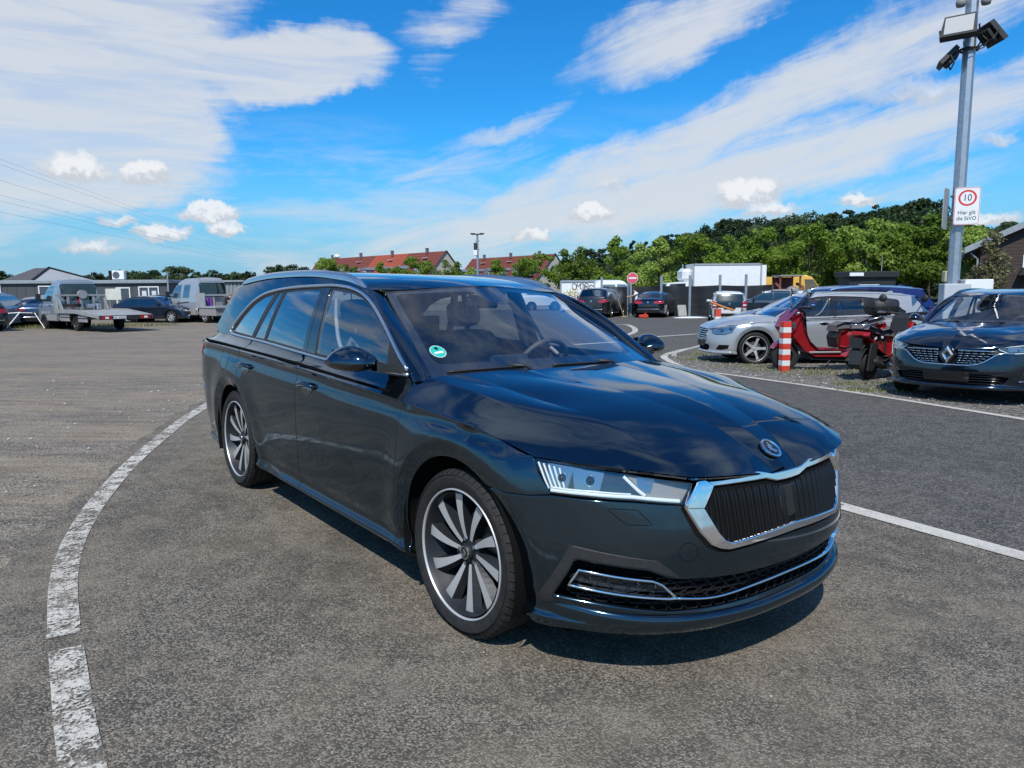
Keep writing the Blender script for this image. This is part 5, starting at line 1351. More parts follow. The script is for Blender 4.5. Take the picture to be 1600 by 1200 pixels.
    for t in np.linspace(0,1,14):
        e=np.array([-3.66+.27*t,.70-.11*t,1.0+.345*t]); rows.append([(e[0]-.085*(1-y*y),e[1]*y,e[2]+.035*t*(1-y*y)) for y in np.linspace(-1,1,21)])
    m.quadgrid(rows); m.build('rear_screen',MAT['glass_dark'],car,True)
    m=MB(); rows=[]
    for y in np.linspace(-1,1,21):
        rows.append([(-3.40-.03*(1-y*y),y*.55,1.352+.036*(1-y*y)),(-3.50-.04*(1-y*y),y*.54,1.338+.03*(1-y*y)),(-3.50-.04*(1-y*y),y*.54,1.325+.03*(1-y*y)),(-3.38-.04*(1-y*y),y*.55,1.325+.03*(1-y*y))])
    m.quadgrid(rows); m.build('roof_spoiler',PT,car,True,math.radians(40))
    # ---- door mirrors
    for sd in SIDES:
        build_mirror(car,sd,PT)
    # ---- wheels
    w0=build_wheel_parts(car,spokes=spokes); w0.location=(0,-.772,.33)
    for (x,y,rz) in ((AX_R,-.772,0),(0,.772,math.pi),(AX_R,.772,math.pi)):
        w=copy_tree(w0,car); w.location=(x,y,.33); w.rotation_euler=(0,.35 if x else 0,rz)
    w0.rotation_euler=(0,0,math.radians(2))
    # ---- cabin
    cabin(car)
    return car

def door_handle(door,sd,s,z,PT):
    m=MB()
    pts=[(s-.095,z+.012),(s-.06,z+.019),(s,z+.021),(s+.06,z+.017),(s+.095,z+.009)]
    q=spline(pts,16); P_=BODY.p(q); N_=BODY.n(q); k=np.sin(np.linspace(0,math.pi,16))**.5; P_=P_+N_*(.004+.024*k)[:,None]; P_[:,1]*=sd; N_[:,1]*=sd
    ribbon(m,P_,N_,.022,.012); m.build('door_handle',PT,door,True)
    q=[(s+.075*math.cos(a),z+.0+.034*math.sin(a)) for a in np.linspace(0,2*math.pi,24,endpoint=False)]
    panel('handle_recess',BODY_L,q,MAT['black_gloss'],door,off=.0015,thick=0,step=.03,side=sd)
    m=MB(); q=spline([(s-.09,z+.004),(s,z+.011),(s+.09,z+.001)],14); P_=BODY.p(q); N_=BODY.n(q); P_=P_+N_*(.006+.024*k[:14])[:,None]; P_[:,1]*=sd; N_[:,1]*=sd
    ribbon(m,P_,N_,.0035,.004); m.build('handle_chrome',MAT['chrome'],door,True)

def lin18(P):
    L=np.r_[0,np.cumsum(np.linalg.norm(np.diff(P,axis=0),axis=1))]; q=np.linspace(0,L[-1],18); Q=np.stack([np.interp(q,L,P[:,k]) for k in range(3)],1); R=Q.copy(); R[1:-1]=.5*Q[1:-1]+.25*Q[:-2]+.25*Q[2:]; return R
def build_mirror(car,sd,PT):
    # cross-sections from the root outwards (y), each an outline in x,z
    secs=[(.885,-.61,-.70,1.0,1.050,.6),(.925,-.578,-.735,.993,1.080,1),(.975,-.568,-.757,.988,1.099,1),(1.015,-.592,-.767,.989,1.093,1),(1.048,-.645,-.770,.997,1.071,1),(1.072,-.712,-.767,1.012,1.040,.6)]
    up=MB(); lo=MB(); R1=[];R2=[]
    for (y,xf,xb,zl,zh,r) in secs:
        zm=zl+(zh-zl)*.36
        R1.append([(xb,y,zm),(xb-.002,y,zm+(zh-zm)*.7),(xb+.02,y,zh-.004),(xb+(xf-xb)*.45,y,zh),(xb+(xf-xb)*.8,y,zm+(zh-zm)*.72),(xf,y,zm+(zh-zm)*.25),(xf-.002,y,zm)])
        R2.append([(xf-.002,y,zm),(xf-.010,y,zm-(zm-zl)*.5),(xb+(xf-xb)*.75,y,zl+.002),(xb+(xf-xb)*.3,y,zl),(xb,y,zl+.004),(xb,y,zm)])
    for R_ in (R1,R2):
        for k in range(len(R_)): R_[k]=[(p[0],p[1]*sd,p[2]) for p in R_[k]]
    def dense(R_):
        R_=np.array(R_); out=np.stack([spline(R_[:,j],22) for j in range(R_.shape[1])],1); return np.stack([lin18(out[i]) for i in range(len(out))],0)
    up.quadgrid([[tuple(p) for p in r] for r in dense(R1)]); n=18
    b=len(up.v)-n; up.add([up.v[b+j] for j in range(n)],[tuple(range(n))])
    up.add([up.v[j] for j in range(n)],[tuple(range(n))])
    mh=up.build('door_mirror',PT,car,True,math.radians(50))
    lo.quadgrid([[tuple(p) for p in r] for r in dense(R2)]); b=len(lo.v)-n; lo.add([lo.v[b+j] for j in range(n)],[tuple(range(n))])
    lo.build('mirror_lower_shell',MAT['black_gloss'],mh,True,math.radians(50))
    m=MB(); rows=[]
    for (y,x0,x1,z0,z1) in ((.765,-.53,-.69,.978,1.004),(.83,-.56,-.71,.981,1.012),(.91,-.585,-.735,.990,1.036)):
        rows.append([(x0,sd*y,z0),(x0,sd*y,z1),(x1,sd*y,z1),(x1,sd*y,z0),(x0,sd*y,z0)])
    m.quadgrid(rows); m.build('mirror_arm',MAT['black_plastic'],mh,False)
    m=MB(); m.add([(-.768,sd*.915,1.005),(-.772,sd*1.045,1.012),(-.770,sd*1.035,1.078),(-.766,sd*.92,1.072)],[(0,1,2,3)]); m.build('mirror_glass',MAT['chrome'],mh)

def seat_mesh(car,x,y,rear=False):
    m=MB(); w=.25
    def blob(c,d,rx=0,b=.05): m.box(c,d,0,b,0,rx)
    blob((x+.10,y,.46),(.52,.50,.16),-.12)
    blob((x-.24,y,.80),(.15,.48,.62),-.30,.06)
    s=m.build('seat',MAT['seat'],car)
    s.modifiers.new('round','SUBSURF').levels=2; s.modifiers['round'].render_levels=2
    for p in s.data.polygons: p.use_smooth=True
    h=MB(); h.box((x-.37,y,1.19),(.10,.27,.18),0,.04,0,-.25); hr=h.build('headrest',MAT['seat'],car); hr.modifiers.new('round','SUBSURF').levels=2
    hr.modifiers['round'].render_levels=2
    for p in hr.data.polygons: p.use_smooth=True
    g=MB()
    for dy in (-.06,.06): g.tube([(x-.335,y+dy,1.05),(x-.36,y+dy,1.14)],.006,6)
    g.build('headrest_post',MAT['satin_chrome'],car)

def cabin(car):
    m=MB(); rows=[]
    for y in np.linspace(-.70,.70,15):
        k=1-(y/.70)**2
        rows.append([(-.40+.10*k,y,.955),(-.62,y,.985+.01*k),(-.80,y,.975),(-.86,y,.93),(-.84,y,.72),(-.80,y,.5)])
    m.quadgrid(rows); m.build('dashboard',MAT['dash'],car,True)
    m=MB(); m.box((-.93,.0,.55),(.5,.22,.3),0,.03); m.box((-1.5,0,.55),(.6,.2,.2),0,.03); m.build('centre_console',MAT['dash'],car)
    m=MB(); m.box((-.84,.03,.93),(.03,.26,.15),0,.01,0,-.2); m.build('infotainment_screen',MAT['black_gloss'],car)
    for y in (-.37,.37): seat_mesh(car,-1.42,y)
    for y in (-.42,0,.42): seat_mesh(car,-2.25,y,True)
    # steering wheel on the left
    c=Vector((-.98,.37,.90)); M3=Euler((0,math.radians(-64),0)).to_matrix()
    m=MB(); m.tube([c+M3@Vector((.185*math.cos(a),.185*math.sin(a),0)) for a in np.linspace(0,2*math.pi,36,endpoint=False)],.015,8,closed=True)
    m.tube([c+M3@Vector((0,-.17,0)),c+M3@Vector((0,0,-.02)),c+M3@Vector((0,.17,0))],.016,6); m.tube([c,c+M3@Vector((-.17,0,0))],.016,6)
    m.box(tuple(c+M3@Vector((0,0,-.01))),(.13,.15,.06),0,.02,0,math.radians(-64)); sw=m.build('steering_wheel',MAT['dash'],car,True,math.radians(40))
    m=MB(); m.tube([c+M3@Vector((-.075,-.05,.03)),c+M3@Vector((-.075,.05,.03))],.006,6); m.build('wheel_trim',MAT['satin_chrome'],sw)
    m=MB(); m.tube([c,c+Vector((.22,0,-.10))],.03,8); m.build('steering_column',MAT['dash'],car)
    # roof lining, door cards, mirror, belts
    def lin(a,w): p=roof_f(a,w); p[...,2]-=.03; p[...,1]*=.97; return p
    P=[];rows=[]
    for x in np.linspace(-1.24,-3.3,18):
        h=[lin(np.array([x]),np.array([w]))[0] for w in np.linspace(0.02,1,8)]
        rows.append([tuple(p) for p in h]+[(p[0],-p[1],p[2]) for p in h[::-1][1:]])
    m=MB(); m.quadgrid(rows); m.build('roof_lining',MAT['trim_grey'],car,True)
    for sd in (-1,1):
        m=MB(); m.box((-1.9,sd*.735,.62),(2.9,.03,.66)); m.build('door_card',MAT['dash'],car)
        m=MB(); p=[(-1.60,sd*.775,.96),(-1.60,sd*.755,1.06),(-1.63,sd*.72,1.18),(-1.68,sd*.66,1.30)]
        m.tube([tuple(q) for q in spline(p,14)],.022,8); m.build('pillar_lining',MAT['trim_grey'],car,True)
        m=MB(); q=spline([(-1.20,sd*.70,.95),(-1.36,sd*.715,1.03),(-1.47,sd*.690,1.17),(-1.54,sd*.655,1.29)],16); m.tube([tuple(a) for a in q],.012,6); m.build('seat_belt',MAT['trim_grey'],car,True)
    m=MB(); m.box((-1.06,0,1.285),(.04,.22,.075),0,.018); m.box((-1.05,0,1.335),(.05,.05,.05),0,.01); m.build('interior_mirror',MAT['black_gloss'],car)
    m=MB(); m.box((-2.9,0,.60),(1.5,1.4,.1)); m.box((-2.55,0,.9),(.04,1.3,.5)); m.build('load_floor',MAT['black_void'],car)

def front_winged(car,PT,SIDES):
    # ---- front bumper (one piece across)
    half=[(0,.705),(.10,.708),(.18,.722),(.30,.724),(.425,.722),(.497,.642),(.675,.658),(.834,.661),(.953,.664)]+SX((.40,.653),(.325,.648))+SX(*arc(-.02,.33,.383,54,-12,16))+SX((.36,.225))+[(1.03,.215),(.90,.208),(.65,.212),(.46,.215),(0,.22)]
    full=[(-s,z) for s,z in half[::-1]][:-1]+half[:-1] if False else half+[(-s,z) for s,z in half[::-1]][1:-1]
    grh=[(.02,.690),(.14,.698),(.29,.702),(.395,.703),(.452,.640),(.398,.545),(.372,.512),(.340,.500),(.21,.508),(0,.516)]
    grh=grh+[(-s,z) for s,z in grh[::-1] if s>.0]
    ink=[(0,.384),(.31,.391),(.536,.405),(.575,.414),(.64,.440),(.868,.464),(.885,.455),(.945,.325),(.935,.318),(.88,.3125),(.56,.281),(.39,.279),(0,.281)]
    ink=ink+[(-s,z) for s,z in ink[::-1] if s>.0]
    panel('front_bumper',BODY_L,full,PT,car,holes=(grh,ink),step=.024)
    # black trim hooks round the lower intake
    for sd in SIDES:
        panel('intake_trim',BODY_L,[(.895,.507),(.885,.463),(.868,.470),(.64,.446),(.575,.420),(.535,.409),(.61,.468)],MAT['black_plastic'],car,off=.003,step=.03,side=sd)
        panel('intake_hook',BODY_L,[(.893,.505),(1.003,.302),(.962,.296),(.940,.312),(.950,.325),(.886,.462)],MAT['black_plastic'],car,off=.003,step=.03,side=sd)
    # painted lip under the intake
    lp=MB(); ss=np.linspace(-1.06,1.06,80); rows=[]
    for s in ss:
        k=abs(s)/1.06; zt=.262+.042*min(1,k*1.06)**3; prof=[(zt+.012,-.030),(zt+.004,.004),(zt-.004,.013),(zt-.020,.016),(zt-.038,.010),(.208,-.004),(.200,-.03)]
        c=[]
        for z,o in prof:
            q=BODY.p([(s,.25)]); nn=BODY.n([(s,.25)]); c.append((q[0][0]+nn[0][0]*o*(1-k**5)-nn[0][0]*.004*k**5,q[0][1]+nn[0][1]*o*(1-k**5)-nn[0][1]*.004*k**5,z))
        rows.append(c)
    lp.quadgrid(rows); lp.build('bumper_lip',PT,car,True,math.radians(50))
    ut=MB(); e=BODY.p([(s,.214) for s in np.linspace(-1.0,1.0,41)])-BODY.n([(s,.214) for s in np.linspace(-1.0,1.0,41)])*.012  # unseen plate added to stop sun leaking between bumper and lip
    ut.add([(p[0],p[1],.213) for p in e]+[(.30,e[-1][1],.213),(.30,e[0][1],.213)],[tuple(range(43))]); ut.build('undertray_light_stop',MAT['black_void'],car)
    # intake: recessed mesh wall with hexagonal ribs
    panel('intake_backing',BODY_L,ink,MAT['black_void'],car,off=-.05,thick=0,step=.05)
    mk=MB()
    for row in range(5):
        z=.292+row*.024
        for i in range(-15,16):
            s=(i+.5*(row%2))*.058
            if not pip([(s,z)],ink)[0] or not pip([(s+.03,z)],ink)[0] or not pip([(s-.03,z)],ink)[0]: continue
            hexo=[(s-.027,z),(s-.018,z+.0105),(s+.018,z+.0105),(s+.027,z),(s+.018,z-.0105),(s-.018,z-.0105)]
            P_=BODY.p(hexo); N_=BODY.n(hexo); ribbon(mk,P_,N_,.006,.006,off=-.028,closed=True)
    mk.build('intake_mesh',MAT['mesh_plastic'],car)['kind']='stuff'
    # chrome line: fog lamp frame + blade across
    cl=[(-.527,.329),(-.39,.3135),(-.19,.3235),(0,.327),(.19,.3235),(.39,.3135),(.527,.329)]
    q=spline(cl,60); m=MB(); ribbon(m,BODY.p(q),BODY.n(q),.010,.010,off=-.008); m.build('intake_chrome_strip',MAT['chrome'],car,True)
    for sd in SIDES:
        fr=[(.527,.329),(.560,.331),(.897,.3695),(.866,.4275),(.624,.4005),(.592,.387)]
        q=dens(fr,.02); m=MB(); P_=BODY.p(q); N_=BODY.n(q); P_[:,1]*=sd; N_[:,1]*=sd
        ribbon(m,P_,N_,.0095,.010,off=-.006,closed=True); fo=m.build('fog_lamp_surround',MAT['chrome'],car,True)
        fogp=[(.862,.4165),(.627,.391),(.598,.380),(.548,.338),(.58,.3415),(.883,.3765)]
        panel('fog_lamp',BODY_L,fogp,MAT['lamp_dark'],car,off=-.024,step=.05,side=sd)
        for k in range(4):
            s0=.60+.062*k; c=BODY.p([(s0+.02,.372+.006*k)])[0]; nn=BODY.n([(s0+.02,.37)])[0]
            led=MB(); w=.022
            a=[(s0,.360+.007*k),(s0+.045,.366+.007*k),(s0+.045,.396+.006*k),(s0+.004,.388+.006*k)]; pa=BODY.p(a)+BODY.n(a)*(-.022); tip=pa.mean(0)-BODY.n(a).mean(0)*.02
            V=[tuple(p) for p in pa]+[tuple(tip)]
            V=[(v[0],v[1]*sd,v[2]) for v in V]
            led.add(V,[(0,1,4),(1,2,4),(2,3,4),(3,0,4)]); led.build('fog_reflector',MAT['lamp_body'],car)
    # grille: chrome frame, backing, ribs, sensor box
    fo=[(.0,.703),(.09,.704),(.165,.721),(.29,.725),(.424,.727),(.442,.726),(.500,.641),(.494,.632),(.452,.556),(.415,.512),(.385,.498),(.350,.4905),(.21,.4965),(0,.5005)]
    fi=[(.02,.681),(.07,.683),(.13,.699),(.29,.7025),(.388,.703),(.440,.638),(.389,.543),(.367,.517),(.338,.5045),(.21,.5125),(0,.5205)]
    mir=lambda h:h+[(-s,z) for s,z in h[::-1] if s>1e-6]
    panel('grille_chrome_frame',BODY_L,mir(fo),MAT['chrome'],car,holes=(mir(fi),),off=.016,thick=.05,step=.02,edge=.004)
    for sd in SIDES:      # the folded cheek pieces beside the lamps
        c4=[(.441,.7285),(.393,.7025),(.441,.636),(.501,.6405)]
        panel('grille_cheek',BODY_L,c4,MAT['chrome'],car,off=.026,thick=.03,step=.03,side=sd,edge=.006)
    panel('grille_shadow_gap',BODY_L,mir([(0,.712),(.10,.714),(.17,.731),(.29,.736),(.43,.739),(.512,.637),(.47,.55),(.43,.503),(.39,.484),(.35,.477),(.21,.483),(0,.487)]),MAT['black_void'],car,off=.003,thick=.01,step=.04)
    panel('grille_backing',BODY_L,mir([(.0,.70),(.42,.70),(.45,.63),(.38,.505),(0,.505)]),MAT['black_void'],car,off=-.045,thick=0,step=.05)
    def top_z(s): return float(np.interp(abs(s),[0,.07,.13,.29,.388,.44],[.681,.683,.699,.7025,.703,.640]))
    def bot_z(s): return float(np.interp(abs(s),[0,.21,.338,.367,.389,.44],[.5205,.5125,.5045,.517,.543,.637]))
    for i in range(-11,12):
        s=i*.0375
        if abs(s)<.01: continue
        z0,z1=bot_z(s)-.006,top_z(s)
        if z1-z0<.03: continue
        for k,dw in ((0,-.006),(1,.008)):
            m=MB(); rows=[]
            for z in np.linspace(z0,z1,6):
                o=.010 if z<z1-.02 else -.004
                q=BODY.p([(s+dw,z)])[0]; nn=BODY.n([(s+dw,z)])[0]; tn=BODY.p([(s+dw+.004,z)])[0]-q; tn/=np.linalg.norm(tn)
                rows.append([q-tn*.006-nn*.04,q-tn*.0045+nn*(o-.004),q+nn*o,q+tn*.0045+nn*(o-.004),q+tn*.006-nn*.04])
            m.quadgrid(rows)
            if k==0: sl=m.build('grille_slat',MAT['slat_black'],car,True,math.radians(60))
            else: m.build('slat_rib',MAT['slat_black'],sl,True,math.radians(60))
    panel('sensor_cover',BODY_L,mir([(0,.655),(.050,.655),(.053,.60),(.046,.553),(0,.548)]),MAT['black_gloss'],car,off=.006,thick=.03,step=.04)
    # small covers
    c=[(.500+.033*math.cos(a),.492+.031*math.sin(a)) for a in np.linspace(0,2*math.pi,32,endpoint=False)]
    for nm,poly in (('tow_eye_cover',c),('washer_cover',[(.752,.640),(.664,.637),(.618,.590),(.626,.587),(.702,.589),(.760,.634)])):
        q=dens(poly,.012); rb=MB(); P_=BODY.p(q); N_=BODY.n(q)
        for sd in ((-1,) if nm=='tow_eye_cover' else SIDES):
            P2,N2=P_.copy(),N_.copy(); P2[:,1]*=sd; N2[:,1]*=sd
            rb=MB(); ribbon(rb,P2,N2,.0028,.0006,closed=True); rb.build(nm,MAT['black_void'],car)
    # ---- head lamps
    hl=[(1.020,.783),(.8645,.770),(.684,.751),(.452,.722),(.505,.650),(.675,.668),(.834,.674),(.950,.676),(.985,.731)]
    for sd in SIDES:
        bd=panel('headlight_gap',BODY_L,[(1.029,.792),(.8645,.785),(.684,.768),(.437,.735),(.432,.715),(.500,.640),(.675,.656),(.834,.660),(.955,.662),(1.0,.735)],MAT['black_void'],car,off=-.020,thick=.01,step=.04,side=sd)
        lamp=panel('headlight',BODY_L,hl,MAT['lens'],car,off=.002,thick=.02,step=.03,side=sd)
        panel('lamp_housing',BODY_L,hl,MAT['lamp_dark'],lamp,off=-.014,thick=0,step=.03,side=sd)
        # reflector bowls
        for k,(s0,s1,z0,z1) in enumerate(((.885,.965,.697,.765),(.775,.875,.694,.760),(.60,.655,.690,.742))):
            pl=[(s0+.012,z0),(s1-.004,z0),(s1,z1+.006*(k<2)),(s0-.012,z1)]
            q=panel('reflector',BODY_L,pl,MAT['lamp_body'],lamp,off=-.010,thick=.01,step=.02,side=sd)
        for (s0,z0,r) in ((.915,.728,.016),(.815,.726,.016)):
            cc=BODY.p([(s0,z0)])[0]; nn=BODY.n([(s0,z0)])[0]; q=Vector((nn[0],nn[1]*sd,nn[2])).to_track_quat('Z','Y'); m=MB(); m.lathe([(r,-.004),(r*.92,.004),(r*.6,.010),(0,.013)],n=20); o=m.build('projector_lens',MAT['black_gloss'],lamp,True); o.rotation_euler=q.to_euler(); o.location=(cc[0]-nn[0]*.010,sd*(cc[1]-nn[1]*.010),cc[2]-nn[2]*.010)
            m=MB(); m.lathe([(r*1.0,-.004),(r*1.08,.004),(r*1.22,.002),(r*1.25,-.006)],n=24); o2=m.build('projector_ring',MAT['chrome'],lamp,True); o2.rotation_euler=o.rotation_euler; o2.location=o.location
        # light guides: outer edge strokes, lower line, diagonal bar
        for k in range(5):
            a=(.985-.012*k*1.0,.772-.006*k); m=MB(); q=dens([(1.003-.020*k,.772-.003*k),(.962-.014*k,.688+.002*k)],.02,False)
            P_=BODY.p(q); N_=BODY.n(q); P_[:,1]*=sd; N_[:,1]*=sd
            ribbon(m,P_,N_,.006,.004,off=-.008); m.build('light_guide',MAT['drl'],lamp)
        for pts,wd in (([(.955,.684),(.834,.683),(.675,.678),(.512,.660)],.013),([(.700,.744),(.655,.700),(.632,.682)],.012),([(.955,.694),(.90,.692),(.80,.691),(.68,.687)],.006)):
            m=MB(); q=dens(pts,.02,False); P_=BODY.p(q); N_=BODY.n(q); P_[:,1]*=sd; N_[:,1]*=sd
            ribbon(m,P_,N_,wd,.006,off=-.009); m.build('light_guide',MAT['drl'],lamp)
        panel('lamp_mask',BODY_L,[(.690,.748),(.455,.719),(.505,.656),(.62,.676)],MAT['trim_grey'],lamp,off=-.011,thick=0,step=.04,side=sd)

def bonnet_badge(car):
    # badge on the bonnet nose
    c=np.array([.772,0,.7785]); nx=np.array([.60,0,.80]); nx/=np.linalg.norm(nx); ty=np.array([0,1.,0]); tx=np.cross(ty,nx)
    bf=lambda r,a,h:tuple(c+ty*r*math.cos(a)+tx*-r*math.sin(a)+nx*h)
    m=MB(); rows=[]
    for k in range(40):
        a=2*math.pi*k/40; rows.append([bf(r,a,h) for r,h in ((.0435,-.003),(.0435,.004),(.041,.006),(.036,.006),(.034,.003))])
    m.quadgrid(rows,True); badge=m.build('bonnet_badge',MAT['chrome'],car,True,math.radians(50))
    m=MB(); m.add([bf(.035,2*math.pi*k/32,.002) for k in range(32)],[tuple(range(32))]); m.build('badge_field',MAT['blue_badge'],badge)
    m=MB(); winged_arrow(m,lambda x,z:tuple(c-ty*x-tx*z*-1+nx*.0045),.030); m.build('badge_emblem',MAT['chrome'],badge)

def windscreen_sticker(car):
    # emission sticker, low in the passenger corner
    stc=Chart(lambda a,b:screen_f(a/.66,b),2e-3); s0=(-.5955+.02,.232)
    ell=lambda r,k=40:[(s0[0]+.034*r*math.cos(a),s0[1]+.062*r*math.sin(a)) for a in np.linspace(0,2*math.pi,k,endpoint=False)]
    panel('sticker',stc,ell(1),MAT['white_paint'],car,step=.02,thick=0,off=.0042)
    stk=panel('sticker_print',stc,ell(.93),MAT['green'],car,step=.02,thick=0,off=.0050)
    panel('sticker_band',stc,[(s0[0]-.020,s0[1]-.026),(s0[0]+.022,s0[1]-.018),(s0[0]+.022,s0[1]+.002),(s0[0]-.018,s0[1]-.008)],MAT['white_paint'],car,step=.02,thick=0,off=.0056)
    m=MB(); f4=lambda x,y:tuple(SCREEN.p([((s0[0]+x)/.66,s0[1]+y)])[0]+SCREEN.n([((s0[0]+x)/.66,s0[1]+y)])[0]*.0056)
    P4=[(-.004,.012),(.004,.012),(.004,.024),(.008,.024),(.008,.032),(.004,.032),(.004,.046),(-.002,.046),(-.012,.030),(-.012,.024),(-.004,.024)]
    tr=tessellate_polygon([[Vector((p[0],p[1],0)) for p in P4]]); m.add([f4(*p) for p in P4],[tuple(t) for t in tr]); m.build('sticker_numeral',MAT['black_void'],car)
# ------------------------------------------------------------------ other fronts for the estate body
def mirp(h): return h+[(-s,z) for s,z in h[::-1] if s>1e-6]
BUMP=[(0,.705),(.10,.708),(.18,.722),(.30,.724),(.425,.722),(.497,.642),(.675,.658),(.834,.661),(.953,.664)]
def bumper_outline():
    half=BUMP+SX((.40,.653),(.325,.648))+SX(*arc(-.02,.33,.383,54,-12,16))+SX((.36,.225))+[(1.03,.215),(.90,.208),(.65,.212),(.46,.215),(0,.22)]
    return half+[(-s,z) for s,z in half[::-1]][1:-1]
def rib(name,pts,w,hgt,mat,parent,off=0.0,sd=1,closed=False,step=.03):
    q=dens(pts,step,closed); m=MB(); P_=BODY.p(q); N_=BODY.n(q); P_[:,1]*=sd; N_[:,1]*=sd
    ribbon(m,P_,N_,w,hgt,off=off,closed=closed); return m.build(name,mat,parent,True)
def front_diamond(car,PT,SIDES):
    gr=mirp([(0,.700),(.30,.700),(.52,.688),(.60,.668),(.52,.650),(.40,.560),(.33,.525),(.25,.513),(0,.510)])
    ink=mirp([(0,.405),(.48,.400),(.70,.370),(.64,.285),(.5,.262),(0,.258)])
    panel('front_bumper',BODY_L,bumper_outline(),PT,car,holes=(gr,ink),step=.03)
    panel('grille_backing',BODY_L,gr,MAT['black_void'],car,off=-.035,thick=0,step=.06)
    panel('intake_backing',BODY_L,ink,MAT['black_void'],car,off=-.045,thick=0,step=.06)
    g=MB()
    for i,z in enumerate((.685,.655,.625,.595,.565,.538)):
        hw=float(np.interp(z,[.51,.525,.56,.65,.70],[.25,.33,.40,.52,.52]))-.01
        for sd in SIDES:
            for k in range(5):
                a=.11+(hw-.11)*k/5; b=.11+(hw-.11)*(k+.78)/5
                if b-a<.02: continue
                rib('grille_bar',[(a,z),(b,z)],.010,.012,MAT['satin_chrome' if i<1 else 'chrome'],car,off=-.018,sd=sd)
    for sd in SIDES:
        rib('grille_upper_chrome',[(.115,.692),(.33,.690),(.52,.684)],.013,.012,MAT['chrome'],car,off=-.004,sd=sd)
        rib('grille_lower_chrome',[(0,.506),(.25,.509),(.335,.522),(.41,.556),(.53,.647),(.62,.668),(.72,.664)],.016,.010,MAT['chrome'],car,off=0,sd=sd)
        hl=[(1.020,.783),(.8645,.772),(.684,.758),(.52,.738),(.55,.700),(.64,.664),(.75,.655),(.86,.662),(.95,.690)]
        panel('headlight_gap',BODY_L,[(1.03,.792),(.8645,.785),(.684,.770),(.437,.740),(.50,.640),(.675,.650),(.834,.654),(.955,.662),(1.0,.735)],MAT['black_plastic'],car,off=-.012,thick=.01,step=.05,side=sd)
        lamp=panel('headlight',BODY_L,hl,MAT['lens'],car,off=.004,thick=.02,step=.04,side=sd)
        panel('lamp_housing',BODY_L,hl,MAT['lamp_dark'],lamp,off=-.012,thick=0,step=.05,side=sd)
        for (s0,s1) in ((.66,.76),(.79,.90)): panel('reflector',BODY_L,[(s0,.685),(s1,.69),(s1+.01,.745),(s0-.01,.738)],MAT['lamp_body'],lamp,off=-.008,thick=.01,step=.03,side=sd)
        rib('light_guide',[(1.0,.772),(.86,.762),(.68,.747),(.545,.730),(.56,.705),(.645,.671),(.75,.663),(.85,.668)],.011,.006,MAT['drl'],lamp,off=-.004,sd=sd)
        rib('light_guide',[(.99,.775),(.955,.70),(.90,.63),(.915,.56)],.010,.006,MAT['drl'],car,off=0,sd=sd)
        panel('side_intake',BODY_L,[(.90,.46),(1.0,.47),(.98,.33),(.86,.30),(.80,.34)],MAT['black_gloss'],car,off=.003,thick=.01,step=.05,side=sd)
        rib('bumper_blade',[(1.0,.345),(.90,.325),(.80,.322)],.012,.010,MAT['chrome'],car,off=.004,sd=sd)
        rib('bumper_blade',[(1.0,.44),(.93,.425),(.86,.42)],.012,.010,MAT['chrome'],car,off=.004,sd=sd)
    for z in (.375,.345,.315,.285):
        hw=.60 if z<.38 else .5
        rib('intake_slat',[(-hw,z),(0,z),(hw,z)],.010,.02,MAT['black_gloss'],car,off=-.03)
    panel('number_plate_holder',BODY_L,[(-.27,.30),(.27,.30),(.27,.405),(-.27,.405)],MAT['black_gloss'],car,off=.012,thick=.02,step=.08)
    rib('lower_lip',[(-.95,.235),(-.6,.232),(0,.236),(.6,.232),(.95,.235)],.05,.022,PT,car,off=-.004)
    # diamond badge: a faceted outline standing upright in a black surround
    c=BODY.p([(0,.63)])[0]; up=np.array([-.10,0,1.0]); up/=np.linalg.norm(up); nx=np.array([1,0,.1]); nx/=np.linalg.norm(nx); ty=np.array([0,1.,0])
    f=lambda y,z,h:tuple(c+ty*y+up*z+nx*h)
    m=MB(); pts=[(0,.135),(.105,.01),(.02,-.13),(0,-.135),(-.02,-.13),(-.105,.01)]
    m.add([f(y,z,.012) for y,z in pts]+[f(y*1.1,z*1.1,-.02) for y,z in pts],[tuple(range(6))]+[(i,(i+1)%6,6+(i+1)%6,6+i) for i in range(6)]); m.build('badge_surround',MAT['black_gloss'],car)
    m=MB(); o=[(0,.112),(.074,.0),(0,-.112),(-.074,0)]; i_=[(0,.040),(.026,0),(0,-.040),(-.026,0)]; md=[(0,.076),(.050,0),(0,-.076),(-.050,0)]
    V=[f(y,z,.018) for y,z in o]+[f(y,z,.040) for y,z in md]+[f(y,z,.018) for y,z in i_]
    F=[]
    for k in range(4):
        j=(k+1)%4; F+=[(k,j,4+j,4+k),(4+k,4+j,8+j,8+k)]
    m.add(V,F); m.build('diamond_badge',MAT['chrome'],car)
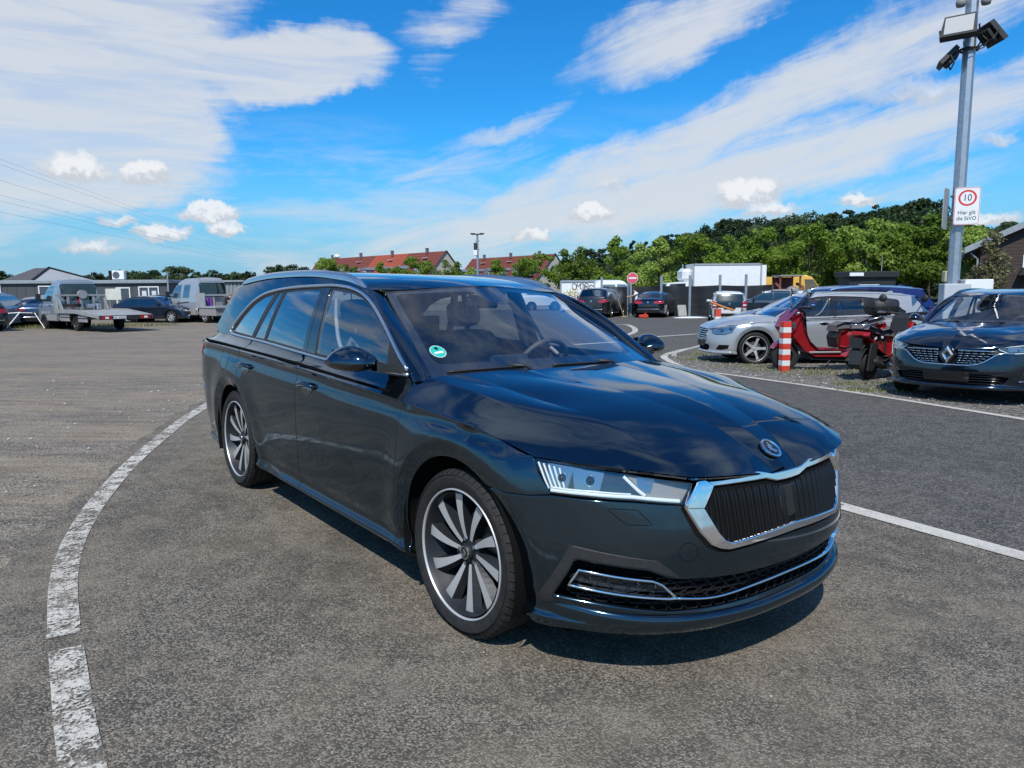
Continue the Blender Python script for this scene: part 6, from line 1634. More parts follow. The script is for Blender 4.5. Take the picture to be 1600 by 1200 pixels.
def front_star(car,PT,SIDES):
    gr=mirp([(0,.735),(.20,.735),(.36,.722),(.345,.52),(.30,.485),(0,.475)])
    ink=mirp([(0,.40),(.40,.40),(.44,.36),(.38,.27),(0,.262)])
    panel('front_bumper',BODY_L,bumper_outline(),PT,car,holes=(ink,),step=.035)
    panel('grille_frame',BODY_L,gr,MAT['chrome'],car,off=.012,thick=.02,step=.06)
    panel('grille_backing',BODY_L,[(s*.93,.605+(z-.605)*.9) for s,z in gr],MAT['black_void'],car,off=.014,thick=0,step=.06)
    for z in (.685,.640,.595,.55,.51): rib('grille_slat',[(-.33,z),(0,z),(.33,z)],.022,.016,MAT['chrome'],car,off=.012)
    panel('intake_backing',BODY_L,ink,MAT['black_void'],car,off=-.04,thick=0,step=.07)
    for sd in SIDES:
        hl=[(1.035,.800),(.86,.790),(.62,.735),(.47,.705),(.50,.645),(.60,.615),(.80,.615),(.94,.655)]
        panel('headlight_gap',BODY_L,[(1.045,.808),(.86,.80),(.60,.745),(.45,.712),(.49,.635),(.60,.605),(.81,.605),(.955,.648)],MAT['black_void'],car,off=.002,thick=.01,step=.05,side=sd)
        lamp=panel('headlight',BODY_L,hl,MAT['lens'],car,off=.012,thick=.014,step=.04,side=sd)
        panel('lamp_housing',BODY_L,hl,MAT['lamp_body'],lamp,off=.004,thick=0,step=.05,side=sd)
        for (s0,s1,z0,z1) in ((.88,.97,.69,.765),(.70,.80,.645,.725)):
            cc=((s0+s1)/2,(z0+z1)/2); panel('projector',BODY_L,[(cc[0]+.04*math.cos(a),cc[1]+.036*math.sin(a)) for a in np.linspace(0,6.28,16,endpoint=False)],MAT['lamp_dark'],lamp,off=.007,thick=0,step=.03,side=sd)
        panel('fog_lamp',BODY_L,[(.72,.40),(.93,.40),(.90,.33),(.74,.30),(.62,.31)],MAT['black_void'],car,off=.004,thick=.01,step=.05,side=sd)
    rib('lower_lip',[(-.98,.25),(-.6,.245),(0,.25),(.6,.245),(.98,.25)],.05,.02,PT,car,off=-.004)
    m=MB(); rb=BODY.p([(0,.355)])[0]; m.box((rb[0]+.012,0,.41),(.012,.52,.12),0,.003); m.build('number_plate_holder',MAT['black_plastic'],car)
    m=MB(); m.tube([(.80,0,.755),(.795,0,.79)],.006,8); c=Vector((.793,0,.825)); m.tube([c+Vector((0,.036*math.cos(a),.036*math.sin(a))) for a in np.linspace(0,6.283,20,endpoint=False)],.004,6,closed=True)
    for k in range(3):
        a=math.pi/2+k*2.0944; m.tube([c,c+Vector((0,.035*math.cos(a),.035*math.sin(a)))],[.006,.002],6)
    m.build('bonnet_star',MAT['chrome'],car)

# ------------------------------------------------------------------ simpler cars from a rounded side outline
class Body:
    """sil: points (x, z, inset e, radius r) from the front bottom over the roof to the rear bottom"""
    def __init__(s, sil, W, belt, tum=.26, wtaper=(.06,.05), crown=.04):
        s.raw=sil; L=spline([p[:2] for p in sil],150) ; ER=np.array([p[2:4] for p in sil],float)
        P=np.array([p[:2] for p in sil],float); d=np.r_[0,np.cumsum(np.linalg.norm(np.diff(P,axis=0),axis=1))]; d/=d[-1]
        # piecewise straight with slightly eased corners
        q=np.linspace(0,1,220); s.t=q
        lin=np.stack([np.interp(q,d,P[:,k]) for k in (0,1)],1)
        k=np.exp(-((np.arange(-4,5))/2.2)**2); k/=k.sum()
        sm=np.stack([np.convolve(np.r_[[lin[0,c]]*4,lin[:,c],[lin[-1,c]]*4],k,'valid') for c in (0,1)],1)
        s.P=sm; s.e=np.interp(q,d,ER[:,0]); s.r=np.interp(q,d,ER[:,1]); s.d=d
        s.W=W; s.belt=belt; s.tum=tum; s.crown=crown; s.wt=wtaper
        s.x0=P[:,0].max(); s.x1=P[:,0].min(); s.zmax=P[:,1].max()
    def base(s,x,z):
        t=np.clip((x-s.x1)/(s.x0-s.x1),0,1)
        w=s.W*(1-s.wt[0]*np.clip((t-.75)/.25,0,1)**2-s.wt[1]*np.clip((.22-t)/.22,0,1)**2)
        lo=np.clip((.42-z)/.30,0,1); w=w-.05*lo**2
        up=np.clip(z-s.belt,0,3); return w-.035*np.clip((z-s.belt+.10)/.10,0,1)*(z<9)-s.tum*up-.10*up*up
    def near(s,x,z):
        x=np.atleast_1d(x); z=np.atleast_1d(z); A=s.P[:-1]; B=s.P[1:]; AB=B-A; LL=(AB**2).sum(1)+1e-12
        D=np.full(x.shape,9.); E=np.zeros(x.shape); Rr=np.ones(x.shape)
        for i0 in range(0,len(x),4000):
            sl=slice(i0,i0+4000); Q=np.stack([x[sl],z[sl]],1)[:,None]
            t=np.clip(((Q-A)*AB).sum(2)/LL,0,1); dd=np.linalg.norm(Q-A-t[...,None]*AB,axis=2); k=dd.argmin(1); ar=np.arange(len(k))
            D[sl]=dd[ar,k]; tt=t[ar,k]; E[sl]=s.e[k]*(1-tt)+s.e[k+1]*tt; Rr[sl]=s.r[k]*(1-tt)+s.r[k+1]*tt
        return D,E,Rr
    def side(s,x,z):
        sh=x.shape; d,e,r=s.near(x.ravel(),z.ravel()); u=1-np.clip(d/r,0,1)
        y=s.base(x.ravel(),z.ravel())-e*(1-np.sqrt(np.clip(1-u*u,0,1)))
        return np.stack([x.ravel(),y,z.ravel()],1).reshape(sh+(3,))
    def end(s,front):
        """chart over (y, z) for the front or the rear face"""
        P=s.P; n=len(P); k=slice(0,n//2) if front else slice(n//2,n)
        X,Z,E,R_=P[k,0],P[k,1],s.e[k],s.r[k]; sg=1 if front else -1
        o=np.argsort(Z,kind='stable'); Zs=Z[o]
        def f(y,z):
            x=np.interp(z,Zs,X[o]); e=np.interp(z,Zs,E[o]); r=np.interp(z,Zs,R_[o])
            Y=s.base(x-sg*r*.8,z); yE=Y-e; ya=np.abs(y)
            t=np.clip((Y-ya)/np.maximum(e,1e-4),0,1); dd=r*(1-np.sqrt(np.clip(1-(1-t)**2,0,1)))
            cr=s.crown*(1-np.clip(ya/np.maximum(yE,.05),0,1)**2)
            return np.stack([x-sg*np.where(ya>yE,dd,0)+sg*cr,y,z],-1)
        return Chart(f,3e-3,flip=not front)

def body_mesh(car,B,paint,arches,zb,glass,step=.07,lower=None,roof_mat=None):
    """flanks with wheel arches, wrap-over skin; glass: list of (t0,t1,name,material) along the outline by x"""
    P=B.P
    poly=[tuple(p) for p in P]
    bot=[]
    x=P[-1,0]
    for cx,r in sorted(arches):
        a0=math.degrees(math.asin(max(-1,min(1,(zb-AZ*0-.32)/r))))
        bot+=arc(cx,.32,r,180-a0,a0,14)
    poly=poly+[(P[-1,0],zb)]*(P[-1,1]>zb+.01)+bot+[(P[0,0],zb)]*(P[0,1]>zb+.01)
    ch=Chart(lambda a,b:B.side(a,b),4e-3,flip=True)
    for sd in (-1,1): panel('body_side',ch,poly[::-1],paint,car,step=step,thick=0,side=sd,bstep=.05)
    # wrap
    n=len(P); S_=B.side(P[:,0],P[:,1]); yE=np.maximum(S_[:,1],.02)
    T=np.gradient(P,axis=0); Nn=np.stack([-T[:,1],T[:,0]],1); Nn/=np.linalg.norm(Nn,axis=1)[:,None]+1e-9
    cen=P.mean(0); 
    if ((P[n//2]-cen)*Nn[n//2]).sum()<0: Nn=-Nn
    ys=np.linspace(-1,1,13)
    def strip(i0,i1,name,mat,off=0.0,w=1.0):
        m=MB(); rows=[]
        for i in range(i0,i1+1):
            rows.append([(P[i,0]+Nn[i,0]*(B.crown*(1-y*y*w*w)+off),y*yE[i]*w,P[i,1]+Nn[i,1]*(B.crown*(1-y*y*w*w)+off)) for y in ys])
        m.quadgrid(rows); return m.build(name,mat,car,True,math.radians(50))
    cuts=[]
    for (xa,za,xb,zb_,nm,mt) in glass:
        i=int(np.argmin((P[:,0]-xa)**2+(P[:,1]-za)**2)); j=int(np.argmin((P[:,0]-xb)**2+(P[:,1]-zb_)**2)); cuts.append((min(i,j),max(i,j),nm,mt))
    cuts.sort(); last=0; k=0; names=('bonnet','roof','tailgate','rear_panel')
    for (i,j,nm,mt) in cuts:
        if i>last: strip(last,i,names[min(k,3)],paint if not (roof_mat and k==1) else roof_mat); k+=1
        strip(i,j,nm,mt); last=j
    strip(last,n-1,names[min(k,3)],paint)
    m=MB(); m.box(((B.x0+B.x1)/2,0,zb+.03),(B.x0-B.x1-.5,B.W*1.5,.04)); m.build('floor_pan',MAT['black_void'],car)
    for cx,r in arches:
        m=MB()
        m.cyl((cx,-B.W+.06,.32),(cx,B.W-.06,.32),r*1.02,None,20); m.build('wheel_housing',MAT['black_void'],car)
    return ch

def simple_wheel(car,x,y,R=.32,w=.21,rim='alloy',n=24,spokes=5):
    sg=-1 if y<0 else 1
    t=MB(); h=w/2; t.lathe([(R*.66,-h*.9),(R*.80,-h),(R*.95,-h*.9),(R,-h*.6),(R,h*.6),(R*.95,h*.9),(R*.80,h),(R*.66,h*.9)],n=n,axis='y'); wh=t.build('wheel',MAT['rubber'],car,True,math.radians(40))
    m=MB(); m.lathe([(R*.67,h*.86),(R*.63,h*.80),(R*.60,h*.3),(.0,h*.25)],n=n,axis='y'); m.build('rim',MAT['lamp_dark'],wh,True,math.radians(40))
    for k in range(spokes):
        a=2*math.pi*k/spokes; s=MB(); wd=.030*7/max(5,spokes)
        pts=[(r*math.cos(a)+o*-math.sin(a)*wd,-(h*.72-.02*(1-r/R)),r*math.sin(a)+o*math.cos(a)*wd) for r,o in ((.03,-.8),(R*.65,-1),(R*.65,1),(.03,.8))]
        s.add(pts,[(0,1,2,3)]); s.build('spoke',MAT[rim],wh)
    m=MB(); m.lathe([(R*.68,h*.88),(R*.655,h*.92),(R*.64,h*.84)],n=n,axis='y'); m.build('rim_lip',MAT[rim],wh,True)
    m=MB(); m.lathe([(.04,h*.70),(.03,h*.74),(0,h*.75)],n=12,axis='y'); m.build('hub_cap',MAT[rim],wh)
    wh.location=(x,y,R); wh.rotation_euler=(0,0,0 if sg<0 else math.pi); return wh

def mirror_simple(car,x,z,y,paint):
    for sd in (-1,1):
        m=MB(); m.box((x,sd*(y+.10),z),(.10,.19,.13),0,.035); m.tube([(x+.04,sd*(y-.06),z-.05),(x+.02,sd*(y+.06),z-.04)],.02,6); m.build('door_mirror',paint,car)

def poly_on(name,ch,poly,mat,car,off=.004,step=.07,sides=(-1,1),thick=.006,parent=None):
    r=None
    for sd in sides: r=panel(name,ch,poly,mat,parent or car,off=off,step=step,thick=thick,side=sd)
    return r

def make_car(kind, paint, label, loc, heading, rim='alloy', group=None, tail=True, plate=True):
    car=empty(kind.split(':')[0]); tag(car,label,'car',group); PT=MAT[paint]; k=kind.split(':')[-1]
    if k=='suv':
        L=[(.86,.22,.35,.25),(.90,.50,.45,.32),(.86,.72,.42,.32),(.74,.93,.26,.20),(.3,1.03,.14,.12),(-.40,1.12,.12,.10),(-1.20,1.60,.08,.07),(-1.6,1.68,.16,.12),(-2.6,1.70,.16,.12),(-3.45,1.64,.13,.10),(-3.83,1.18,.10,.10),(-3.90,.95,.22,.22),(-3.92,.55,.30,.24),(-3.84,.30,.30,.24)]
        B=Body(L,.95,1.05,.22,crown=.05); wb=-2.86; glass=[(-.40,1.12,-1.18,1.59,'windscreen',MAT['glass_dark']),(-3.50,1.58,-3.79,1.22,'rear_screen',MAT['glass_dark'])]
        win=[[(-.62,1.08),(-1.22,1.53),(-1.72,1.58),(-1.76,1.07)],[(-1.84,1.07),(-1.80,1.58),(-2.66,1.58),(-2.78,1.07)],[(-2.86,1.08),(-2.74,1.58),(-3.20,1.54),(-3.48,1.18)]]
        R=.37; zt,tw=.93,(.98,.72); tl=[(.38,.90),(.62,.86),(.93,.93),(.93,1.06),(.70,1.06),(.45,1.0)]
    elif k=='sedan':
        L=[(.84,.22,.35,.25),(.88,.48,.45,.32),(.84,.66,.42,.32),(.66,.80,.24,.18),(.2,.90,.12,.12),(-.45,.98,.10,.10),(-1.30,1.40,.08,.07),(-1.75,1.46,.14,.12),(-2.4,1.45,.14,.12),(-2.95,1.34,.10,.08),(-3.38,1.09,.10,.09),(-3.74,1.04,.12,.10),(-3.86,.94,.22,.18),(-3.90,.60,.32,.24),(-3.80,.28,.30,.24)]
        B=Body(L,.90,.95,.26,crown=.04); wb=-2.72; glass=[(-.45,.98,-1.28,1.39,'windscreen',MAT['glass_dark']),(-2.97,1.33,-3.36,1.10,'rear_screen',MAT['glass_dark'])]
        win=[[(-.66,.97),(-1.26,1.33),(-1.66,1.37),(-1.68,.98)],[(-1.74,.98),(-1.72,1.37),(-2.35,1.365),(-2.62,1.25),(-2.60,1.0)],[(-2.66,1.0),(-2.68,1.23),(-2.98,1.09),(-2.92,1.02)]]
        R=.33; zt=.85; tl=[(.30,.845),(.50,.79),(.86,.82),(.86,.95),(.60,.975),(.34,.93)]
    elif k=='hatch':
        L=[(.60,.22,.3,.22),(.64,.50,.40,.28),(.58,.72,.36,.26),(.36,.93,.18,.14),(-.10,1.02,.10,.10),(-.85,1.42,.07,.06),(-1.2,1.48,.14,.10),(-2.2,1.46,.14,.10),(-2.78,1.40,.10,.08),(-2.95,.98,.10,.09),(-3.0,.80,.22,.18),(-2.98,.45,.28,.22),(-2.90,.25,.26,.2)]
        B=Body(L,.82,.96,.16,crown=.035); wb=-2.42; glass=[(-.10,1.02,-.83,1.41,'windscreen',MAT['glass_dark']),(-2.80,1.36,-2.93,1.02,'rear_screen',MAT['glass_dark'])]
        win=[[(-.30,.98),(-.90,1.36),(-1.46,1.39),(-1.46,.97)],[(-1.54,.97),(-1.54,1.39),(-2.20,1.37),(-2.36,1.00)]]
        R=.30; zt=.85; tl=[(.58,.72),(.80,.72),(.80,1.00),(.70,1.02),(.60,.98)]
    else:   # crossover estate, lower than the suv
        L=[(.84,.22,.35,.25),(.88,.48,.45,.32),(.84,.66,.42,.32),(.68,.82,.24,.18),(.2,.93,.12,.12),(-.42,1.0,.10,.10),(-1.20,1.44,.08,.07),(-1.65,1.51,.14,.12),(-2.6,1.52,.14,.12),(-3.3,1.46,.12,.10),(-3.74,1.08,.10,.10),(-3.84,.90,.22,.20),(-3.88,.55,.30,.24),(-3.80,.28,.30,.24)]
        B=Body(L,.91,.97,.24,crown=.045); wb=-2.75; glass=[(-.42,1.0,-1.18,1.43,'windscreen',MAT['glass_dark']),(-3.34,1.42,-3.70,1.11,'rear_screen',MAT['glass_dark'])]
        win=[[(-.62,.99),(-1.2,1.38),(-1.66,1.42),(-1.68,.99)],[(-1.76,.99),(-1.72,1.42),(-2.56,1.42),(-2.66,1.0)],[(-2.74,1.0),(-2.64,1.42),(-3.10,1.37),(-3.36,1.10)]]
        R=.34; zt=.85; tl=[(.30,.86),(.52,.80),(.88,.83),(.88,.97),(.62,.99),(.36,.95)]
    ch=body_mesh(car,B,PT,[(0,R+.07),(wb,R+.07)],.24,glass)
    for w in win: poly_on('side_window',ch,w,MAT['glass_dark'],car,off=.004)
    RC=B.end(False)
    for sd in (-1,1):
        lamp=panel('tail_lamp',RC,tl,MAT['red_lens'],car,off=.008,thick=.02,step=.05,side=sd)
        if k=='hatch': panel('reverse_lamp',RC,[(.62,.80),(.76,.80),(.76,.86),(.62,.86)],MAT['white_paint'],lamp,off=.011,thick=0,step=.05,side=sd)
    panel('rear_valance',RC,[(-.62,.30),(.62,.30),(.68,.44),(-.68,.44)],MAT['black_plastic'],car,off=.006,thick=.01,step=.08)
    if k=='hatch':
        panel('tailgate_glass',RC,[(-.60,.72),(.60,.72),(.60,1.34),(-.60,1.34)],MAT['black_gloss'],car,off=.006,thick=.01,step=.08)
        m=MB(); m.lathe([(.0,.012),(.05,.010),(.06,0)],n=20,axis='x'); o=m.build('badge',MAT['chrome'],car); o.rotation_euler=(0,0,math.pi); q=RC.p([(0.,.88)])[0]; o.location=(q[0]-.008,0,.88)
    else:
        m=MB(); q=RC.p([(0.,zt)])[0]; m.lathe([(.0,.012),(.045,.010),(.055,0)],n=20,axis='x'); o=m.build('badge',MAT['chrome'],car); o.rotation_euler=(0,0,math.pi); o.location=(q[0]-.01,0,zt+.03)
        q=dens([(-.66,.50),(0,.50),(.66,.50)],.08,False); m=MB(); ribbon(m,RC.p(q),RC.n(q),.035,.012); m.build('bumper_chrome',MAT['satin_chrome'],car,True)
    if plate: panel('number_plate_recess',RC,[(-.27,zt-.22),(.27,zt-.22),(.27,zt-.10),(-.27,zt-.10)],MAT['black_plastic'],car,off=.008,thick=.012,step=.1)
    FC=B.end(True)
    for sd in (-1,1): panel('headlight',FC,[(.42,.60),(.80,.64),(.80,.76),(.46,.70)],MAT['lamp_body'],car,off=.006,thick=.01,step=.06,side=sd)
    panel('grille',FC,[(-.38,.50),(.38,.50),(.42,.66),(-.42,.66)],MAT['black_gloss'],car,off=.006,thick=.01,step=.08)
    mirror_simple(car,-.72,1.02 if k!='suv' else 1.14,B.W-.06,PT)
    for x in (0,wb):
        for y in (-B.W+.11,B.W-.11): simple_wheel(car,x,y,R,rim=rim,spokes=10 if k=='suv' else 7)
    # handles, seams
    for sd in (-1,1):
        for (x0,x1,z) in ((-1.45,-1.62,B.belt-.12),(-2.40,-2.58,B.belt-.10)):
            q=np.array([(x0,z),(x1,z)]); m=MB(); P_=ch.p(q); P_[:,1]=(P_[:,1]+.022)*sd; m.tube([tuple(p) for p in P_],.012,6); m.build('door_handle',PT,car)
        for pts in ([(-.55,.34),(-.50,.7),(-.62,B.belt)],[(-1.71,.32),(-1.72,.7),(-1.73,B.belt)]):
            q=dens(pts,.06,False); m=MB(); P_=ch.p(q); N_=ch.n(q); P_[:,1]*=sd; N_[:,1]*=sd; ribbon(m,P_,N_,.008,.002,off=.001); m.build('door_seam',MAT['black_void'],car)
    car.location=loc; car.rotation_euler=(0,0,heading); return car
MAT['silver_paint']=car_paint('silver_paint',(.44,.455,.47),.40,.30,.05)
MAT['navy_paint']=car_paint('navy_paint',(.012,.022,.13),.4,.3,.04)
MAT['slate_paint']=car_paint('slate_paint',(.030,.043,.062),.92,.13,.008)
MAT['black_paint']=car_paint('black_paint',(.008,.008,.010),.2,.3,.06)
MAT['blueblack_paint']=car_paint('blueblack_paint',(.012,.018,.032),.4,.3,.06)
MAT['white_car']=car_paint('white_car',(.72,.72,.70),0,.35,.10)
MAT['greyblue_paint']=car_paint('greyblue_paint',(.36,.375,.39),.2,.3,.05)
MAT['van_grey']=car_paint('van_grey',(.27,.32,.36),.3,.36,.12)
MAT['red_paint']=car_paint('red_paint',(.36,.012,.018),.35,.3,.05)
MAT['midblue_paint']=car_paint('midblue_paint',(.02,.05,.12),.4,.3,.05)
# ------------------------------------------------------------------ smaller things
def text_mesh(s,size,extr=.001,align='CENTER'):
    cu=bpy.data.curves.new('text','FONT'); cu.body=s; cu.size=size; cu.align_x=align; cu.align_y='CENTER'; cu.extrude=extr; cu.resolution_u=4
    o=bpy.data.objects.new('text',cu); COL.objects.link(o); dg=bpy.context.evaluated_depsgraph_get(); me=bpy.data.meshes.new_from_object(o.evaluated_get(dg)); bpy.data.objects.remove(o); return me
def put_text(name,s,size,mat,parent,loc,sx=1.0,rot=(math.pi/2,0,0)):
    me=text_mesh(s,size); me.materials.clear(); me.materials.append(mat); o=link(bpy.data.objects.new(name,me),parent); o.location=loc; o.rotation_euler=rot; o.scale=(sx,1,1); return o
def rrect(w,h,r,n=6):
    P=[]
    for cx,cy,a0 in ((w/2-r,h/2-r,0),(-w/2+r,h/2-r,90),(-w/2+r,-h/2+r,180),(w/2-r,-h/2+r,270)):
        for k in range(n+1): a=math.radians(a0+90*k/n); P.append((cx+r*math.cos(a),cy+r*math.sin(a)))
    return P
def build_post():
    Y=13.6; X=X_at(1487,Y,470); g=float(zg(X,Y)); white=MAT['white_paint']
    p=empty('lamp_post',(X,Y,g),math.radians(-14)); tag(p,'galvanised square mast carrying black floodlights and a ten speed limit sign','lamp post')
    b=.135; zt=8.2
    m=MB(); pts=[]
    for z,w in ((0,.108),(zt,.100)): pts.append((z,w))
    V=[];F=[]
    for z,w in pts:
        for k in range(8): a=math.radians(22.5+45*k); V.append((w*1.0*math.cos(a),w*math.sin(a),z))
    for k in range(8): F.append((k,(k+1)%8,8+(k+1)%8,8+k))
    m.add(V,F+[tuple(range(8,16))]); m.build('pole',MAT['galv'],p)
    zs=lambda py: Z_at(py,Y,1500)-g
    # white cabinet at the foot; left part coloured grey-blue as its shaded face
    m=MB(); m.box((-.02,-.18,zs(440)/2-.02),(.44,.34,zs(440)-.04),0,.012); m.build('cabinet',vary(pmat('cabinet_shaded_white',(.46,.49,.52),.5),3,.3),p)
    m=MB(); m.box((.34,-.10,zs(437)/2),(.46,.40,zs(437)),0,.012); m.build('cabinet',white,p); m=MB(); m.cyl((.20,-.305,zs(452)),(.20,-.312,zs(452)),.012,None,8); m.build('cabinet_lock',MAT['black_plastic'],p)
    # signs
    zc=zs(324); sg=MB(); sg.prism(rrect(.44,.74,.05),-.006,.006,'y'); s=sg.build('speed_sign',white,p); s.location=(.08,-.20,zc); s.rotation_euler=(0,0,math.radians(-8)); s.scale=(.92,1,.90)
    red=pmat('sign_red',(.62,.03,.03),.4); blk=pmat('sign_black',(.015,.015,.018),.5)
    o,i_=rrect(.425,.725,.045),rrect(.409,.709,.038)
    m=MB(); n=len(o); m.add([(x,-.0075,z) for x,z in o]+[(x,-.0075,z) for x,z in i_],[(k,(k+1)%n,n+(k+1)%n,n+k) for k in range(n)]); m.build('sign_border',red,s)
    m=MB(); N=40; c0=.16; m.add([(.158*math.cos(a),-.0075,c0+.158*math.sin(a)) for a in np.linspace(0,6.2832,N,endpoint=False)]+[(.122*math.cos(a),-.0075,c0+.122*math.sin(a)) for a in np.linspace(0,6.2832,N,endpoint=False)],[(k,(k+1)%N,N+(k+1)%N,N+k) for k in range(N)]); m.build('speed_ring',red,s)
    put_text('numeral','10',.185,blk,s,(-.002,-.008,c0),.85)
    put_text('sign_text','Hier gilt',.105,blk,s,(0,-.008,-.13),.88); put_text('sign_text','die StVO',.105,blk,s,(0,-.008,-.245),.88)
    sg=MB(); sg.prism(rrect(.40,.74,.05),-.006,.006,'y'); b2=sg.build('sign_back',vary(pmat('sign_back_grey',(.45,.47,.48),.45,.3),3,.3),p); b2.location=(-.20,.02,zc-.02); b2.rotation_euler=(0,0,math.radians(62))
    for dz in (-.2,.2):
        m=MB(); m.box((.02,-.06,zc+dz),(.30,.20,.035)); m.build('sign_clamp',MAT['galv'],p)
    # floodlights
    def flood(loc,rx,rz,sz=1.0):
        f=MB(); f.prism([(-.20,-.16),(.20,-.16),(.17,.16),(-.17,.16)],-.02,.05,'y'); f.box((0,.075,0),(.26,.06,.22),0,.02)
        for k in range(5): f.box((-.13+.065*k,.095,0),(.012,.04,.2))
        o=f.build('floodlight',MAT['black_plastic'],p); o.location=loc; o.rotation_euler=(rx,0,rz); o.scale=(sz,)*3
        g=MB(); g.box((0,-.022,0),(.31,.006,.26)); g.build('floodlight_glass',pmat('frosted_glass',(.42,.42,.40),.25,0,.5),o)
        y=MB(); y.tube([(-.21,.03,0),(-.21,.16,-.05),(.21,.16,-.05),(.21,.03,0)],.012,5); y.build('bracket',MAT['black_plastic'],o)
    zf=zs(47)
    flood((-.27,-.30,zf),math.radians(-30),math.radians(-22),1.42)
    flood((.36,.02,zs(54)),math.radians(-38),math.radians(100),1.25)
    flood((-.34,.02,zs(86)),math.radians(-45),math.radians(-100),1.15)
    for z in (zs(78),zs(52)):
        m=MB(); m.tube([(.15*math.cos(a),.15*math.sin(a),z) for a in np.linspace(0,6.283,16,endpoint=False)],.022,6,closed=True); m.build('clamp_ring',MAT['black_plastic'],p)
    m=MB(); m.tube([(.16,-.12,zs(60)),(.26,-.10,zs(68)),(.18,-.14,zs(80)),(-.1,-.2,zs(84)),(-.16,-.2,zs(70))],.010,5); m.build('cable',MAT['black_plastic'],p,True)
    for sx in (-1,1): m=MB(); m.lathe([(0,.09),(.06,.07),(.085,0),(.07,-.07),(0,-.09)],(sx*.20,-.06,zs(4)),14); m.build('camera_dome',MAT['trim_grey'],p,True)
    # beige box on a stake beside it
    q=empty('stake_box',(X_at(1478,24),24,0)); tag(q,'small beige box on a post left of the galvanised mast','box'); zt_=Z_at(432,24,1478); m=MB(); m.box((0,0,zt_),(.24,.2,.36),0,.02); m.build('box',pmat('beige_box',(.42,.38,.26),.7),q); m=MB(); m.box((0,.05,zt_/2),(.07,.07,zt_)); m.build('post',MAT['galv'],q)
def build_bollard():
    X,Y=4.92,13.08; g=float(zg(X,Y)); b=empty('bollard',(X,Y,g)); tag(b,'red and white striped square bollard in front of the red scooter','bollard')
    red=vary(pmat('bollard_red',(.58,.045,.025),.5),20,.4); wh=vary(pmat('bollard_white',(.66,.64,.62),.5),20,.4,(.48,.46,.44)); n=9; h=.90/n
    for k in range(n):
        m=MB(); m.box((0,0,h*(k+.5)),(.150,.150,h-.0006),math.radians(8),.006); m.build('stripe_band',red if k%2==0 else wh,b)
    b.children[0]; 
def cone(x,y,label,s=1.0):
    c=empty('traffic_cone',(x,y,float(zg(x,y)))); tag(c,label,'cone'); o=pmat('cone_orange',(.62,.11,.05),.6); w=MAT['white_paint']
    m=MB(); m.box((0,0,.02),(.38,.38,.04),0,.01); m.build('base',o,c)
    prof=[(.15,.04),(.118,.18),(.092,.30),(.066,.42),(.045,.55),(.03,.64)]
    for k in range(5): m=MB(); m.lathe([prof[k],prof[k+1]]+([(0,prof[k+1][1])] if k==4 else []),n=16); m.build('cone_band',w if k in (1,3) else o,c,True)
    c.scale=(s,)*3; return c
